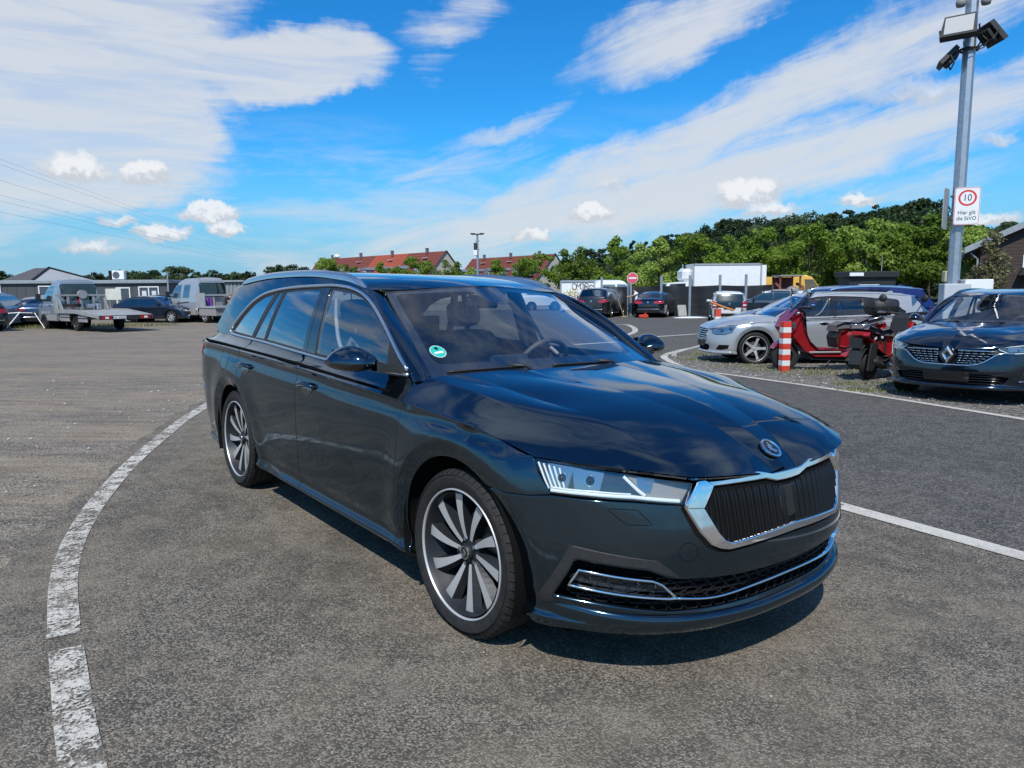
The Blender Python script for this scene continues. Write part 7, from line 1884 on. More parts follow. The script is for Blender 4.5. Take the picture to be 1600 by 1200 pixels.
def build_scooter(label,paint,loc,heading,kind=0,steer=0.0):
    s=empty('motor_scooter',loc,heading); tag(s,label,'scooter'); P=MAT[paint]; bk=MAT['black_plastic']; gl=MAT['black_gloss']
    for x,nm in ((1.32,'front'),(0,'rear')):
        t=MB(); t.lathe([(.125,.045),(.20,.058),(.235,.045),(.25,.0),(.235,-.045),(.20,-.058),(.125,-.045)],n=30,axis='y'); w=t.build('wheel',MAT['rubber'],s,True,math.radians(40)); w.location=(x,0,.25)
        m=MB(); m.lathe([(.128,.04),(.12,.02),(.12,-.02),(.128,-.04)],n=24,axis='y'); 
        for k in range(5): a=k*1.2566; m.tube([(.02*math.cos(a),0,.02*math.sin(a)),(.125*math.cos(a+.2),0,.125*math.sin(a+.2))],.013,5)
        m.cyl((0,-.06,0),(0,.06,0),.035,None,12); m.build('rim',gl,w,True,math.radians(40)); d=MB(); d.lathe([(.04,.062),(.095,.062),(.095,.066),(.04,.066)],n=20,axis='y'); d.build('brake_disc',MAT['disc'],w)
    def loft(name,secs,mat,parent=s,n=14,sharp=40):
        """secs: (x, z, half width, half height, superness)"""
        m=MB(); rows=[]
        for (x,z,w,h,k) in secs: rows.append([(x,w*abs(math.cos(a))**(2/k)*math.copysign(1,math.cos(a)),z+h*abs(math.sin(a))**(2/k)*math.copysign(1,math.sin(a))) for a in np.linspace(0,2*math.pi,n,endpoint=False)])
        rows=[r+[r[0]] for r in rows]; m.quadgrid(rows); c=len(rows[0])
        m.f.append(tuple(range(c-1))); m.m.append(0); m.f.append(tuple((len(rows)-1)*c+i for i in range(c-1))); m.m.append(0)
        return m.build(name,mat,parent,True,math.radians(sharp))
    def plate(name,prof,w0,w1,mat,parent=s,yt=.0):
        """rounded panel from a side outline: ring of width tapering to the rim"""
        m=MB(); n=len(prof); cx=sum(p[0] for p in prof)/n; cz=sum(p[1] for p in prof)/n
        rows=[]
        for y,k in ((-w0,.86),(-w1,.97),(0,1.0),(w1,.97),(w0,.86)): rows.append([(cx+(p[0]-cx)*k,y,cz+(p[1]-cz)*k) for p in prof]+[(cx+(prof[0][0]-cx)*k,y,cz+(prof[0][1]-cz)*k)])
        m.quadgrid(rows); c=n+1
        for i in (0,4): 
            tri=tessellate_polygon([[Vector((p[0],p[1],0)) for p in prof]]); base=len(m.v); r=rows[i]; m.add(r[:-1],[tuple(t) for t in tri])
        return m.build(name,mat,parent,True,math.radians(35))
    # front: fender, leg shield, nose
    plate('front_mudguard',[(1.10,.42),(1.20,.53),(1.34,.55),(1.52,.45),(1.56,.38),(1.46,.46),(1.32,.50),(1.20,.47)],.075,.09,P)
    m=MB(); m.tube([(1.33,-.085,.25),(1.25,-.085,.55)],.022,8); m.tube([(1.33,.085,.25),(1.25,.085,.55)],.022,8); m.build('fork',MAT['galv'],s)
    if kind==0:
        plate('leg_shield',[(1.16,.98),(1.30,.90),(1.36,.70),(1.22,.52),(1.05,.34),(.86,.24),(.30,.23),(.24,.33),(.80,.36),(.96,.50),(1.06,.68)],.15,.20,P)
        plate('nose_panel',[(1.10,1.02),(1.20,1.04),(1.36,.88),(1.44,.74),(1.34,.60),(1.24,.70),(1.16,.86)],.13,.21,P)
        for sd in (-1,1):
            m=MB(); q=[(1.40,.79),(1.33,.86),(1.22,.80),(1.24,.72),(1.34,.71)]; m.add([(x,sd*(.165+.06*(1.40-x)),z) for x,z in q]+[(1.36,sd*.17,.77)],[(i,(i+1)%5,5) for i in range(5)]); m.build('headlight',MAT['lamp_body'],s)
            m=MB(); q=[(1.24,.97),(1.19,1.02),(1.09,1.00),(1.10,.93),(1.2,.92)]; m.add([(x,sd*(.155+.05*(1.24-x)),z) for x,z in q]+[(1.17,sd*.19,.97)],[(i,(i+1)%5,5) for i in range(5)]); m.build('indicator',MAT['lamp_body'],s)
        m=MB(); rows=[]
        for t in np.linspace(0,1,8): rows.append([(1.27-.34*t-.06*abs(y)**2,y*(.17-.05*t),.98+.34*t) for y in np.linspace(-1,1,9)])
        m.quadgrid(rows); m.build('windshield',glass_mat('smoked_screen',(.30,.30,.31),.8),s,True)
    else:
        plate('leg_shield',[(1.12,.92),(1.22,.88),(1.28,.66),(1.16,.50),(1.02,.34),(.40,.28),(.36,.36),(.92,.40),(1.02,.60)],.13,.19,P)
    m=MB(); m.tube([(1.08,-.34,1.06),(1.14,-.20,1.06),(1.16,0,1.03),(1.14,.20,1.06),(1.08,.34,1.06)],.022,8); m.tube([(1.16,0,1.03),(1.24,0,.6)],.03,8); m.build('handlebar',bk,s,True)
    for sd in (-1,1):
        m=MB(); m.tube([(1.09,sd*.28,1.06),(1.04,sd*.40,1.06)],.026,8); m.build('grip',bk,s); m=MB(); m.tube([(1.14,sd*.25,1.07),(1.10,sd*.40,1.09)],.009,5); m.build('brake_lever',MAT['satin_chrome'],s)
        m=MB(); m.tube([(1.12,sd*.22,1.08),(1.12,sd*.30,1.22),(1.10,sd*.33,1.28)],.008,5); m.build('mirror_stem',bk,s)
        mi=MB(); mi.lathe([(0,.02),(.055,.015),(.068,0),(.06,-.01)],n=18,axis='x'); o=mi.build('mirror',bk,s,True); o.location=(1.09,sd*.34,1.31); o.rotation_euler=(0,math.pi,.2*sd)
        g=MB(); g.lathe([(0,-.012),(.058,-.010)],n=18,axis='x'); g.build('mirror_glass',MAT['chrome'],o)
    # dash, floor, body, seat
    plate('inner_shield',[(1.14,1.04),(1.18,1.0),(1.10,.62),(.98,.42),(.93,.42),(1.00,.66),(1.04,.98)],.10,.14,bk)
    m=MB(); m.box((.68,0,.315),(.56,.40,.035),0,.012); m.build('footboard',MAT['trim_grey'] if kind==0 else bk,s)
    plate('under_body',[(.98,.30),(.95,.20),(.25,.16),(.16,.30),(.40,.36)],.14,.18,bk)
    body=P if kind==1 else MAT['black_gloss']
    plate('side_panel',[(.44,.40),(.42,.62),(.30,.70),(-.10,.72),(-.38,.80),(-.42,.74),(-.16,.56),(.10,.44),(.30,.38)],.13,.18,P)
    plate('seat_base',[(.46,.38),(.50,.56),(.44,.70),(.20,.72),(.22,.40)],.12,.17,bk)
    plate('seat',[(.52,.66),(.50,.76),(.34,.82),(.10,.80),(-.05,.86),(-.36,.90),(-.40,.84),(-.10,.76),(.16,.72),(.36,.66)],.11,.155,MAT['seat'])
    for sd in (-1,1): m=MB(); m.tube([(-.08,sd*.15,.84),(-.34,sd*.15,.90),(-.44,sd*.09,.91),(-.44,0,.91)],.012,6); m.build('grab_rail',MAT['satin_chrome'],s,True)
    # engine, exhaust, rear light, mudflap
    m=MB(); m.box((.10,.12,.30),(.42,.10,.18),0,.03); m.box((.16,-.02,.34),(.3,.2,.16),0,.03); m.build('engine',MAT['disc'],s)
    m=MB(); m.tube([(.25,-.14,.22),(.05,-.16,.26),(-.22,-.17,.33)],[.02,.05,.045],10); m.build('exhaust',bk,s,True)
    m=MB(); m.tube([(-.02,-.12,.28),(-.16,-.11,.66)],.018,6); m.tube([(-.02,.12,.28),(-.16,.11,.66)],.018,6); m.build('shock_absorber',MAT['satin_chrome'],s)
    m=MB(); m.box((-.42,0,.77),(.05,.18,.07),0,.015); m.build('tail_light',MAT['red_lens'],s)
    plate('rear_mudguard',[(-.20,.56),(-.30,.60),(-.44,.50),(-.50,.28),(-.46,.22),(-.42,.40),(-.32,.50)],.06,.09,bk)
    m=MB(); m.tube([(.40,-.12,.20),(.44,-.24,.02),(.50,-.24,.015)],.012,6); m.build('side_stand',MAT['satin_chrome'],s)
    if kind==0:
        b=MB(); rows=[]
        def bx(z0,z1,w,x0,x1): pass
        loft('top_case',[(-.62,1.06,.13,.10,3),(-.60,1.06,.19,.125,3.2),(-.40,1.07,.215,.140,3.2),(-.18,1.06,.20,.13,3.2),(-.15,1.05,.14,.10,3)],bk,s,20,60)
        loft('case_seam',[(-.625,1.045,.205,.008,4),(-.145,1.045,.205,.008,4)],gl,s,12)
        m=MB(); m.box((-.30,-.205,1.10),(.24,.02,.07),0,.008); m.build('case_reflector',MAT['red_lens'],s); m=MB(); m.box((-.18,-.216,1.10),(.06,.004,.045)); m.build('case_label',MAT['trim_grey'],s)
        m=MB(); m.box((-.36,0,.93),(.3,.2,.03)); m.build('rack',bk,s)
    else:
        for k,(x,z) in enumerate(((-.20,.69),(-.08,.66),(.02,.70),(-.30,.74))): 
            m=MB(); m.box((x,-.186,z),(.075,.003,.035),0,0,0,.25*k-.3); m.build('decal',(MAT['white_paint'],MAT['black_gloss'])[k%2],s)
        m=MB(); m.prism([(-.30,.62),(-.12,.62),(-.16,.34),(-.27,.17),(-.40,.19),(-.36,.40)],-.19,-.16,'y'); m.build('mudflap',bk,s)
        m=MB(); m.box((-.46,0,.62),(.012,.20,.16)); m.build('plate_holder',bk,s)
    return s

# ------------------------------------------------------------------ vans and trucks
def cab_body(car,paint,back,W=.98,top=2.38,rear_win=True,glass2=None,L=None,name_w='glass_dark'):
    sil=L or [(.90,.32,.30,.22),(.96,.62,.34,.26),(.90,.98,.28,.22),(.62,1.22,.18,.14),(.30,1.36,.10,.10),(-.50,2.22,.08,.07),(-.85,top,.14,.12),(back+.12,top,.10,.08),(back,top-.14,.08,.08),(back-.02,1.2,.06,.06),(back,.45,.06,.06)]
    B=Body(sil,W,1.28,.13,wtaper=(.05,.0),crown=.035)
    ch=body_mesh(car,B,paint,[(0,.42)],.42,[(.30,1.36,-.48,2.19,'windscreen',MAT['glass_dark'])],step=.10)
    poly_on('side_window',ch,[(.18,1.36),(-.42,2.06),(-.98,2.08),(-1.0,1.34)],MAT[name_w],car,off=.006)
    RC=B.end(False)
    if rear_win:
        w=[(-.70,1.58),(-.55,1.44),(.55,1.44),(.70,1.58),(.72,2.06),(.66,2.14),(-.66,2.14),(-.72,2.06)]
        panel('window_surround',RC,[(x*1.07,1.79+(z-1.79)*1.10) for x,z in w],MAT['black_gloss'],car,off=.006,thick=.01,step=.1); panel('rear_window',RC,w,MAT['glass_dark'],car,off=.009,thick=0,step=.1)
    FC=B.end(True)
    for sd in (-1,1): panel('headlight',FC,[(.52,.80),(.86,.84),(.84,1.06),(.60,.98)],MAT['lamp_body'],car,off=.006,thick=.01,step=.07,side=sd)
    panel('grille',FC,[(-.46,.72),(.46,.72),(.50,.98),(-.50,.98)],MAT['black_plastic'],car,off=.006,thick=.01,step=.1)
    panel('bumper',FC,[(-.80,.36),(.80,.36),(.80,.66),(-.80,.66)],MAT['black_plastic'],car,off=.012,thick=.02,step=.1)
    for sd in (-1,1):
        m=MB(); m.box((.02,sd*(W+.17),1.55),(.10,.22,.34),0,.03); m.tube([(.08,sd*(W-.04),1.42),(.04,sd*(W+.10),1.46)],.025,6); m.build('door_mirror',MAT['black_plastic'],car)
        poly=[(.28,.50),(.28,1.30),(.14,1.36)]; q=dens(poly,.08,False); mm=MB(); P_=ch.p(q);N_=ch.n(q);P_[:,1]*=sd;N_[:,1]*=sd; ribbon(mm,P_,N_,.012,.002); mm.build('door_seam',MAT['black_void'],car)
        q=dens([(-1.06,.50),(-1.06,2.1)],.1,False); mm=MB(); P_=ch.p(q);N_=ch.n(q);P_[:,1]*=sd;N_[:,1]*=sd; ribbon(mm,P_,N_,.012,.002); mm.build('door_seam',MAT['black_void'],car)
        q=np.array([(-.86,1.16),(-1.0,1.16)]); mm=MB(); P_=ch.p(q); P_[:,1]=(P_[:,1]+.03)*sd; mm.tube([tuple(p) for p in P_],.02,6); mm.build('door_handle',MAT['black_plastic'],car)
        poly_on('lower_cladding',ch,[(-.46,.44),(-.44,.72),(back+.06,.72),(back+.06,.44)],MAT['trim_grey'],car,off=.008,sides=(sd,))
    return B,ch,RC
def build_tow_truck():
    t=empty('tow_truck'); tag(t,'grey flatbed recovery truck seen from behind with its ramp bed sloping down','truck'); P=MAT['van_grey']; al=vary(pmat('bed_metal',(.40,.40,.385),.5,.4),3,.6,(.30,.28,.25)); bk=MAT['black_plastic']
    cab_body(t,P,-1.70); W=1.08
    m=MB(); zb=.93; pts=[(-1.85,zb),(-4.2,zb),(-6.6,.66)]
    for sd in (-1,1):
        b=MB(); pr=[(-1.85,zb+.06),(-4.15,zb+.06),(-6.6,.76),(-6.6,.62),(-4.2,zb-.12),(-1.85,zb-.12)]; b.prism(pr,sd*W-.04,sd*W+.04,'y'); b.build('side_rail',al,t)
    for i,(x0,x1,z0,z1) in enumerate(((-1.85,-3.0,zb,zb),(-3.0,-4.15,zb,zb),(-4.15,-5.4,zb-.0,.795),(-5.4,-6.6,.795,.66))):
        b=MB(); b.add([(x0,-W,z0),(x0,W,z0),(x1+.01,W,z1),(x1+.01,-W,z1),(x0,-W,z0-.05),(x0,W,z0-.05),(x1,W,z1-.05),(x1,-W,z1-.05)],[(0,1,2,3),(4,5,6,7),(0,4,5,1),(2,6,7,3),(0,3,7,4),(1,2,6,5)]); b.build('deck_plate',al,t)
    for sd in (-1,1):
        b=MB(); b.prism([(-1.78,zb),(-1.86,1.62),(-1.96,1.62),(-2.16,zb)],sd*W-.03,sd*W+.03,'y'); b.build('headboard_post',al,t)
        b=MB(); b.prism([(-2.1,zb+.02),(-1.98,1.5),(-2.05,1.5),(-2.5,zb+.02)],sd*.98-.02,sd*.98+.02,'y'); b.build('headboard_brace',al,t)
    b=MB(); b.box((-1.90,0,1.64),(.08,2*W,.09)); b.build('headboard_rail',al,t)
    for y in (-.55,0,.55): b=MB(); b.box((-1.90,y,1.28),(.05,.10,.68)); b.build('headboard_post',al,t)
    b=MB(); b.cyl((-2.05,-.05,1.68),(-1.85,-.05,1.68),.20,.2,18); b.build('winch_light',al,t,False)
    b=MB(); b.cyl((-2.25,-.42,1.10),(-2.25,-.12,1.10),.12,None,14); b.box((-2.25,-.60,1.08),(.3,.22,.3),0,.03); b.build('winch',MAT['galv'],t)
    b=MB(); b.cyl((-2.3,.50,1.08),(-2.3,.50,1.24),.33,None,20); b.build('spare_tyre',MAT['rubber'],t)
    b=MB(); b.tube([(-2.1,.10,1.5),(-2.7,.62,1.0)],.03,6); b.build('strap_pole',MAT['red_lens'],t)
    for x in (-2.7,-3.3): b=MB(); b.box((x,W-.12,zb-.38),(.05,.05,.6)); b.build('guard_bracket',bk,t)
    for sd in (-1,1):
        for z in (.52,.72): b=MB(); b.box((-2.75,sd*(W-.05),z),(1.1,.03,.15)); b.build('side_guard',al,t)
        for z in (.50,.68): b=MB(); b.box((-4.75,sd*(W-.05),z),(.95,.03,.13)); b.build('side_guard',al,t)
        b=MB(); rows=[]
        for a in np.linspace(20,160,12): aa=math.radians(a); rows.append([(-3.75+.44*math.cos(aa),sd*y,.36+.44*math.sin(aa)) for y in (.72,1.06)])
        b.quadgrid(rows); b.build('mudguard',bk,t)
        b=MB(); b.box((-6.63,sd*.80,.66),(.07,.42,.16),0,.01); lb=b.build('tail_lamp',MAT['red_lens'],t); b=MB(); b.box((-6.67,sd*.80,.655),(.01,.14,.09)); b.build('reverse_lamp',MAT['white_paint'],lb)
    b=MB(); b.box((-6.62,0,.66),(.05,2.16,.19)); b.build('tail_bar',bk,t); b=MB(); b.box((-6.66,.28,.665),(.012,.52,.115)); pl=b.build('number_plate',MAT['white_paint'],t)
    for k in range(8):
        if k==2: continue
        b=MB(); b.box((-6.668,.28+.21-.06*k,.665),(.004,.022,.06)); b.build('plate_character',MAT['black_void'],pl)
    b=MB(); b.tube([(-6.6,-.1,.62),(-6.75,-.1,.58),(-6.78,-.1,.63)],.03,6); b.build('tow_hitch',bk,t)
    b=MB(); b.box((-3.4,0,.66),(4.4,.75,.18)); b.build('chassis',MAT['black_void'],t)
    for x,ys in ((0,(-.86,.86)),(-3.75,(-.86,.86))):
        for y in ys: simple_wheel(t,x,y,.36,.24,'disc',22,6)
    return t
def build_crew_truck():
    t=empty('crew_cab_truck'); tag(t,'grey crew cab truck with an open tool locker holding purple canisters behind the cab','truck'); P=MAT['greyblue_paint']; al=vary(pmat('bed_alloy',(.45,.46,.46),.5,.4),3,.5)
    B,ch,RC=cab_body(t,P,-2.85,W=.99,top=2.42,L=[(.92,.32,.30,.22),(.98,.62,.34,.26),(.92,.98,.28,.22),(.66,1.20,.18,.14),(.30,1.36,.10,.10),(-.55,2.26,.08,.07),(-.95,2.42,.14,.12),(-2.70,2.44,.10,.08),(-2.85,2.30,.08,.08),(-2.87,1.2,.06,.06),(-2.85,.45,.06,.06)])
    poly_on('crew_window',ch,[(-1.30,1.36),(-1.30,2.08),(-1.98,2.08),(-2.0,1.36)],MAT['glass_dark'],t,off=.006); poly_on('side_stripe',ch,[(-.30,1.02),(-2.0,1.16),(-2.0,1.10),(-.34,.98)],MAT['black_plastic'],t,off=.006)
    b=MB(); b.box((-3.9,0,.86),(2.0,2.05,.10)); b.build('deck_plate',al,t)
    for y in (-1.0,1.0): b=MB(); b.box((-3.35,y,1.26),(.9,.04,.72)); b.build('locker_side',al,t)
    b=MB(); b.box((-2.98,0,1.50),(.10,2.04,.10)); b.build('headboard_rail',al,t)
    b=MB(); b.box((-3.95,0,.60),(1.7,1.98,.42),0,.02); b.build('lower_box',MAT['trim_grey'],t)
    pu=pmat('purple_plastic',(.16,.05,.30),.4)
    for k,y in enumerate((.60,.42,.24)): b=MB(); b.cyl((-3.35,y,.91),(-3.35,y,1.34),.085,None,14); b.cyl((-3.35,y,1.34),(-3.35,y,1.40),.04,None,8); o=b.build('canister',pu if k<2 else MAT['trim_grey'],None,False); tag(o,('purple canister nearest the edge of the truck locker','purple canister in the middle of the truck locker','slim grey canister beside the purple canisters')[k],'canister'); o['_truck']=1
    for y in (-.4,-.1): b=MB(); b.box((-4.77,y,.62),(.02,.2,.16)); b.build('tail_lamp',MAT['red_lens'],t)
    for x in (0,-3.65):
        for y in (-.86,.86): simple_wheel(t,x,y,.36,.24,'alloy',22,6)
    return t
def build_box_truck():
    Y=50.; t=empty('box_truck',(0,0,0)); tag(t,'white refrigerated box truck with cooling unit over its cab behind the fence','truck'); wh=MAT['white_paint']
    x0,x1=X_at(1083,Y),X_at(1192,Y-.5); z1=Z_at(414,Y,1140)+.1
    m=MB(); m.box(((x0+x1)/2,Y+1.2,(z1+.95)/2),(x1-x0,2.4,z1-.95),0,.02); m.build('cargo_box',wh,t)
    for k in range(1,9): s=MB(); s.box((x0+(x1-x0)*k/9,Y-.005,(z1+.95)/2),(.03,.02,z1-1.15)); s.build('box_rib',wh,t)
    gr=vary(pmat('box_edge',(.36,.38,.40),.5,.3),3,.4)
    for xx in (x0,x1): s=MB(); s.box((xx,Y-.01,(z1+.95)/2),(.10,.06,z1-.95)); s.build('corner_trim',gr,t)
    s=MB(); s.box(((x0+x1)/2,Y-.01,z1-.05),(x1-x0,.06,.12)); s.build('roof_trim',gr,t)
    m=MB(); m.box((x1+.22,Y+1.2,(z1+.95)/2-.05),(.35,2.3,z1-1.1),0,.02); m.build('rear_door',wh,t)
    m=MB(); m.box((x0-.35,Y+1.2,z1-.75),(.66,1.9,.85),0,.18); m.build('cooling_unit',wh,t)
    m=MB(); m.prism([(x0-.1,.5),(x0-2.0,.5),(x0-2.05,1.2),(x0-1.75,2.05),(x0-.4,2.15),(x0-.1,2.15)],Y+.15,Y+2.2,'y'); m.build('cab',wh,t)
    m=MB(); m.prism([(x0-.5,1.35),(x0-1.80,1.35),(x0-1.55,1.98),(x0-.5,2.02)],Y+.12,Y+.14,'y'); m.build('side_window',MAT['glass_dark'],t)
    m=MB(); m.prism([(x0-2.0,1.30),(x0-2.06,1.30),(x0-1.82,2.0),(x0-1.74,2.0)],Y+.3,Y+2.05,'y'); m.build('windscreen',MAT['glass_dark'],t)
    for x in (x0-1.2,x1-1.3):
        for y in (Y+.3,Y+2.1): simple_wheel(t,x,y,.40,.26,'disc',18,5)
    m=MB(); m.box(((x0+x1)/2,Y+1.2,.78),(x1-x0,1.0,.2)); m.build('chassis',MAT['black_void'],t)
def build_van(name,label,x0,x1,Y,ztop,paint,windows=True,dark=True,hd=1):
    """panel van standing broadside; nose at x1 (hd=1) or x0"""
    L=abs(x1-x0); t=empty(name,((x0 if hd>0 else x1),Y,0),0 if hd>0 else math.pi); tag(t,label,'van'); P=MAT[paint] if isinstance(paint,str) else paint; W=.95
    s=ztop
    sil=[(L-.05,.35,.28,.2),(L,.65,.32,.24),(L-.10,.95,.26,.2),(L-.55,1.12,.16,.12),(L-.9,1.25,.1,.1),(L-1.65,s-.12,.08,.07),(L-2.0,s,.14,.12),(.15,s,.12,.1),(.02,s-.15,.1,.08),(0,1.0,.08,.08),(.02,.4,.08,.08)]
    B=Body(sil,W,1.2,.12,wtaper=(.05,.0)); ch=body_mesh(t,B,P,[(L-.95,.42),(.95,.42)],.42,[(L-.9,1.25,L-1.62,s-.15,'windscreen',MAT['glass_dark'])],step=.14)
    poly_on('side_window',ch,[(L-1.0,1.25),(L-1.6,s-.30),(L-2.2,s-.28),(L-2.2,1.22)],MAT['glass_dark'],t,off=.006)
    if windows:
        k=L-2.35
        while k>.6: poly_on('side_window',ch,[(k,1.25),(k,s-.30),(k-.85,s-.30),(k-.85,1.25)],MAT['glass_dark'],t,off=.006); k-=.98
    RC=B.end(False)
    for sd in (-1,1): panel('tail_lamp',RC,[(.72,.8),(.88,.8),(.88,1.25),(.74,1.25)],MAT['red_lens'],t,off=.006,thick=.01,step=.1,side=sd)
    for x in (L-.95,.95):
        for y in (-.84,.84): simple_wheel(t,x,y,.33,.22,'disc',18,5)
    return t
def build_digger():
    Y=46.; t=empty('rusty_loader',(X_at(1234,Y),Y,0)); tag(t,'rusty red loader with dented grey engine cover between the yellow vans','loader'); ru=vary(pmat('rusty_red',(.20,.055,.035),.8),3,.8,(.10,.05,.035)); gy=vary(pmat('dull_metal',(.28,.26,.24),.6,.3),5,.7)
    zt=Z_at(431,Y,1234); w=X_at(1255,Y)-X_at(1214,Y)
    for sx in (-1,1):
        for yy in (0,1.3): m=MB(); m.box((sx*w*.38,yy,(zt+.9)/2),(.09,.09,zt-.9)); m.build('cab_post',ru,t)
    m=MB(); m.box((0,.65,zt),(w*.84,1.6,.10),0,.02); m.build('cab_roof',gy,t); m=MB(); m.box((0,1.25,zt-.45),(w*.72,.05,.75)); m.build('cab_back',ru,t)
    m=MB(); m.box((0,.6,.9),(w*.95,1.9,.75),0,.05); m.build('frame',ru,t)
    m=MB(); m.lathe([(.0,.62),(.20,.58),(.42,.42),(.55,.18),(.60,0)],(0.1,-.2,1.15),18); m.build('engine_cover',gy,t,True)
    for sx in (-1,1): m=MB(); m.tube([(sx*w*.40,-.7,.7),(sx*w*.44,-.2,1.7),(sx*w*.40,.6,1.9)],.09,8); m.build('lift_arm',ru,t)
    for sx in (-1,1):
        for yy in (-.3,1.4): simple_wheel(t,0,0,.45,.3,'disc',18,5)
    ws=[c for c in t.children if c.name.startswith('wheel')]
    for wv,(sx,yy) in zip(ws,((-1,-.3),(-1,1.4),(1,-.3),(1,1.4))): wv.location=(sx*w*.42,yy,.45); wv.rotation_euler=(0,0,math.pi/2*sx)
# ------------------------------------------------------------------ people
def build_person(label,loc,rz,joints,cloth,hair,skin=(.42,.24,.16)):
    """joints: name -> (x,y,z); the body is one skinned surface"""
    J=dict(pelvis=(0,0,.95),chest=(0,0,1.30),neck=(0,0,1.48),head=(0,.03,1.60),crown=(0,.02,1.74),ls=(-.18,0,1.42),rs=(.18,0,1.42),le=(-.24,.02,1.13),re=(.24,.02,1.13),lw=(-.24,.1,.88),rw=(.24,.1,.88),lf=(-.24,.14,.79),rf=(.24,.14,.79),lh=(-.10,0,.92),rh=(.10,0,.92),lk=(-.11,.02,.50),rk=(.11,.02,.50),la=(-.11,-.02,.08),ra=(.11,-.02,.08),lt=(-.12,.14,.035),rt=(.12,.14,.035))
    J.update(joints); names=list(J); rad=dict(pelvis=.145,chest=.15,neck=.058,head=.098,crown=.075,ls=.075,rs=.075,le=.047,re=.047,lw=.033,rw=.033,lf=.036,rf=.036,lh=.095,rh=.095,lk=.062,rk=.062,la=.045,ra=.045,lt=.035,rt=.035)
    E=[('pelvis','chest'),('chest','neck'),('neck','head'),('head','crown'),('chest','ls'),('chest','rs'),('ls','le'),('rs','re'),('le','lw'),('re','rw'),('lw','lf'),('rw','rf'),('pelvis','lh'),('pelvis','rh'),('lh','lk'),('rh','rk'),('lk','la'),('rk','ra'),('la','lt'),('ra','rt')]
    me=bpy.data.meshes.new('body'); me.from_pydata([J[n] for n in names],[(names.index(a),names.index(b)) for a,b in E],[]); o=bpy.data.objects.new('body',me); COL.objects.link(o)
    sk=o.modifiers.new('s','SKIN'); sk.use_smooth_shade=True
    for n_,v in zip(names,me.skin_vertices[0].data): v.radius=(rad[n_],rad[n_]*(.72 if n_ in('chest','pelvis') else 1)); v.use_root=(n_=='pelvis')
    ss=o.modifiers.new('u','SUBSURF'); ss.levels=1; ss.render_levels=1
    dg=bpy.context.evaluated_depsgraph_get(); dg.update(); m2=bpy.data.meshes.new_from_object(o.evaluated_get(dg)); bpy.data.objects.remove(o)
    mats=[pmat('skin',skin,.55),pmat('shirt',cloth[0],.85),pmat('trousers',cloth[1],.85),pmat('shoes',(.02,.02,.02),.6)]
    m2.materials.clear()
    for m in mats: m2.materials.append(m)
    segs=[(Vector(J[a]),Vector(J[b]),k) for a,b,k in (('pelvis','chest',1),('chest','neck',1),('neck','head',0),('head','crown',0),('chest','ls',1),('chest','rs',1),('ls','le',cloth[2] if len(cloth)>2 else 4),('rs','re',cloth[2] if len(cloth)>2 else 4),('le','lw',0),('re','rw',0),('lw','lf',0),('rw','rf',0),('lh','lk',2),('rh','rk',2),('lk','la',2),('rk','ra',2),('la','lt',3),('ra','rt',3),('pelvis','lh',2),('pelvis','rh',2))]
    idx=[]
    for p in m2.polygons:
        c=p.center; best=(9,0)
        for a,b,k in segs:
            ab=b-a; t=max(0,min(1,(c-a).dot(ab)/ab.length_squared)); d=(c-a-ab*t).length
            if d<best[0]: best=(d,k if k!=4 else (1 if t<.62 else 0))
        idx.append(best[1])
    m2.polygons.foreach_set('material_index',idx); m2.polygons.foreach_set('use_smooth',[True]*len(idx))
    p=link(bpy.data.objects.new('person',m2)); tag(p,label,'person'); p.location=loc; p.rotation_euler=(0,0,rz)
    h=MB(); hc=Vector(J['head']); cr=Vector(J['crown']); ax=(cr-hc).normalized(); c=hc+ax*.07-Vector((0,.018,0)); rows=[]
    for i in range(7):
        a=math.pi*.62*i/6; rows.append([tuple(c+Vector((.108*math.sin(a)*math.cos(b),.122*math.sin(a)*math.sin(b),.118*math.cos(a)))) for b in np.linspace(0,6.2832,14)])
    h.quadgrid(rows); h.build('hair',pmat('hair',hair,.7),p,True)
    n_=MB(); fd=Vector((0,1,0)); n_.add([tuple(hc+Vector((0,.098,.01))),tuple(hc+Vector((-.014,.085,-.02))),tuple(hc+Vector((.014,.085,-.02))),tuple(hc+Vector((0,.118,-.02)))],[(0,1,3),(0,3,2),(1,2,3)]); n_.build('nose',mats[0],p)
    for sx in (-1,1): e=MB(); e.lathe([(0,.006),(.010,.004),(.012,0)],n=8); oo=e.build('eye',MAT['black_void'],p); oo.location=hc+Vector((sx*.034,.094,.022)); oo.rotation_euler=(-math.pi/2,0,0)
    for nm,w_,e_ in (('lf','lw','le'),('rf','rw','re')):
        f0=Vector(J[nm]); d=(f0-Vector(J[w_])).normalized(); s_=d.cross(Vector((0,0,1))); s_=s_.normalized() if s_.length>.01 else Vector((1,0,0))
        for k in range(4): q=MB(); b0=f0+s_*(.024*(k-1.5)*.8); q.tube([tuple(b0),tuple(b0+d*.045),tuple(b0+d*.075+Vector((0,0,-.015)))],[.0095,.009,.007],6); q.build('finger',mats[0],p,True)
        q=MB(); q.tube([tuple(f0-d*.03+s_*.03),tuple(f0+s_*.052+d*.01)],[.010,.008],6); q.build('thumb',mats[0],p,True)
    return p
# ------------------------------------------------------------------ putting the place together
build_ground(); build_rise(); build_env(); build_trees()
hero=build_estate('paint',front_winged); tag(hero,'dark graphite grey estate car with chrome framed grille standing alone on the asphalt','car')
hero.matrix_world=Matrix.Translation((0,0,CAM_H))@Matrix.Rotation(CROSSFALL,4,'Y')@Matrix.Translation((.4861,3.2416,-1.3467))@Matrix.Rotation(math.radians(-51.7438),4,'Z')
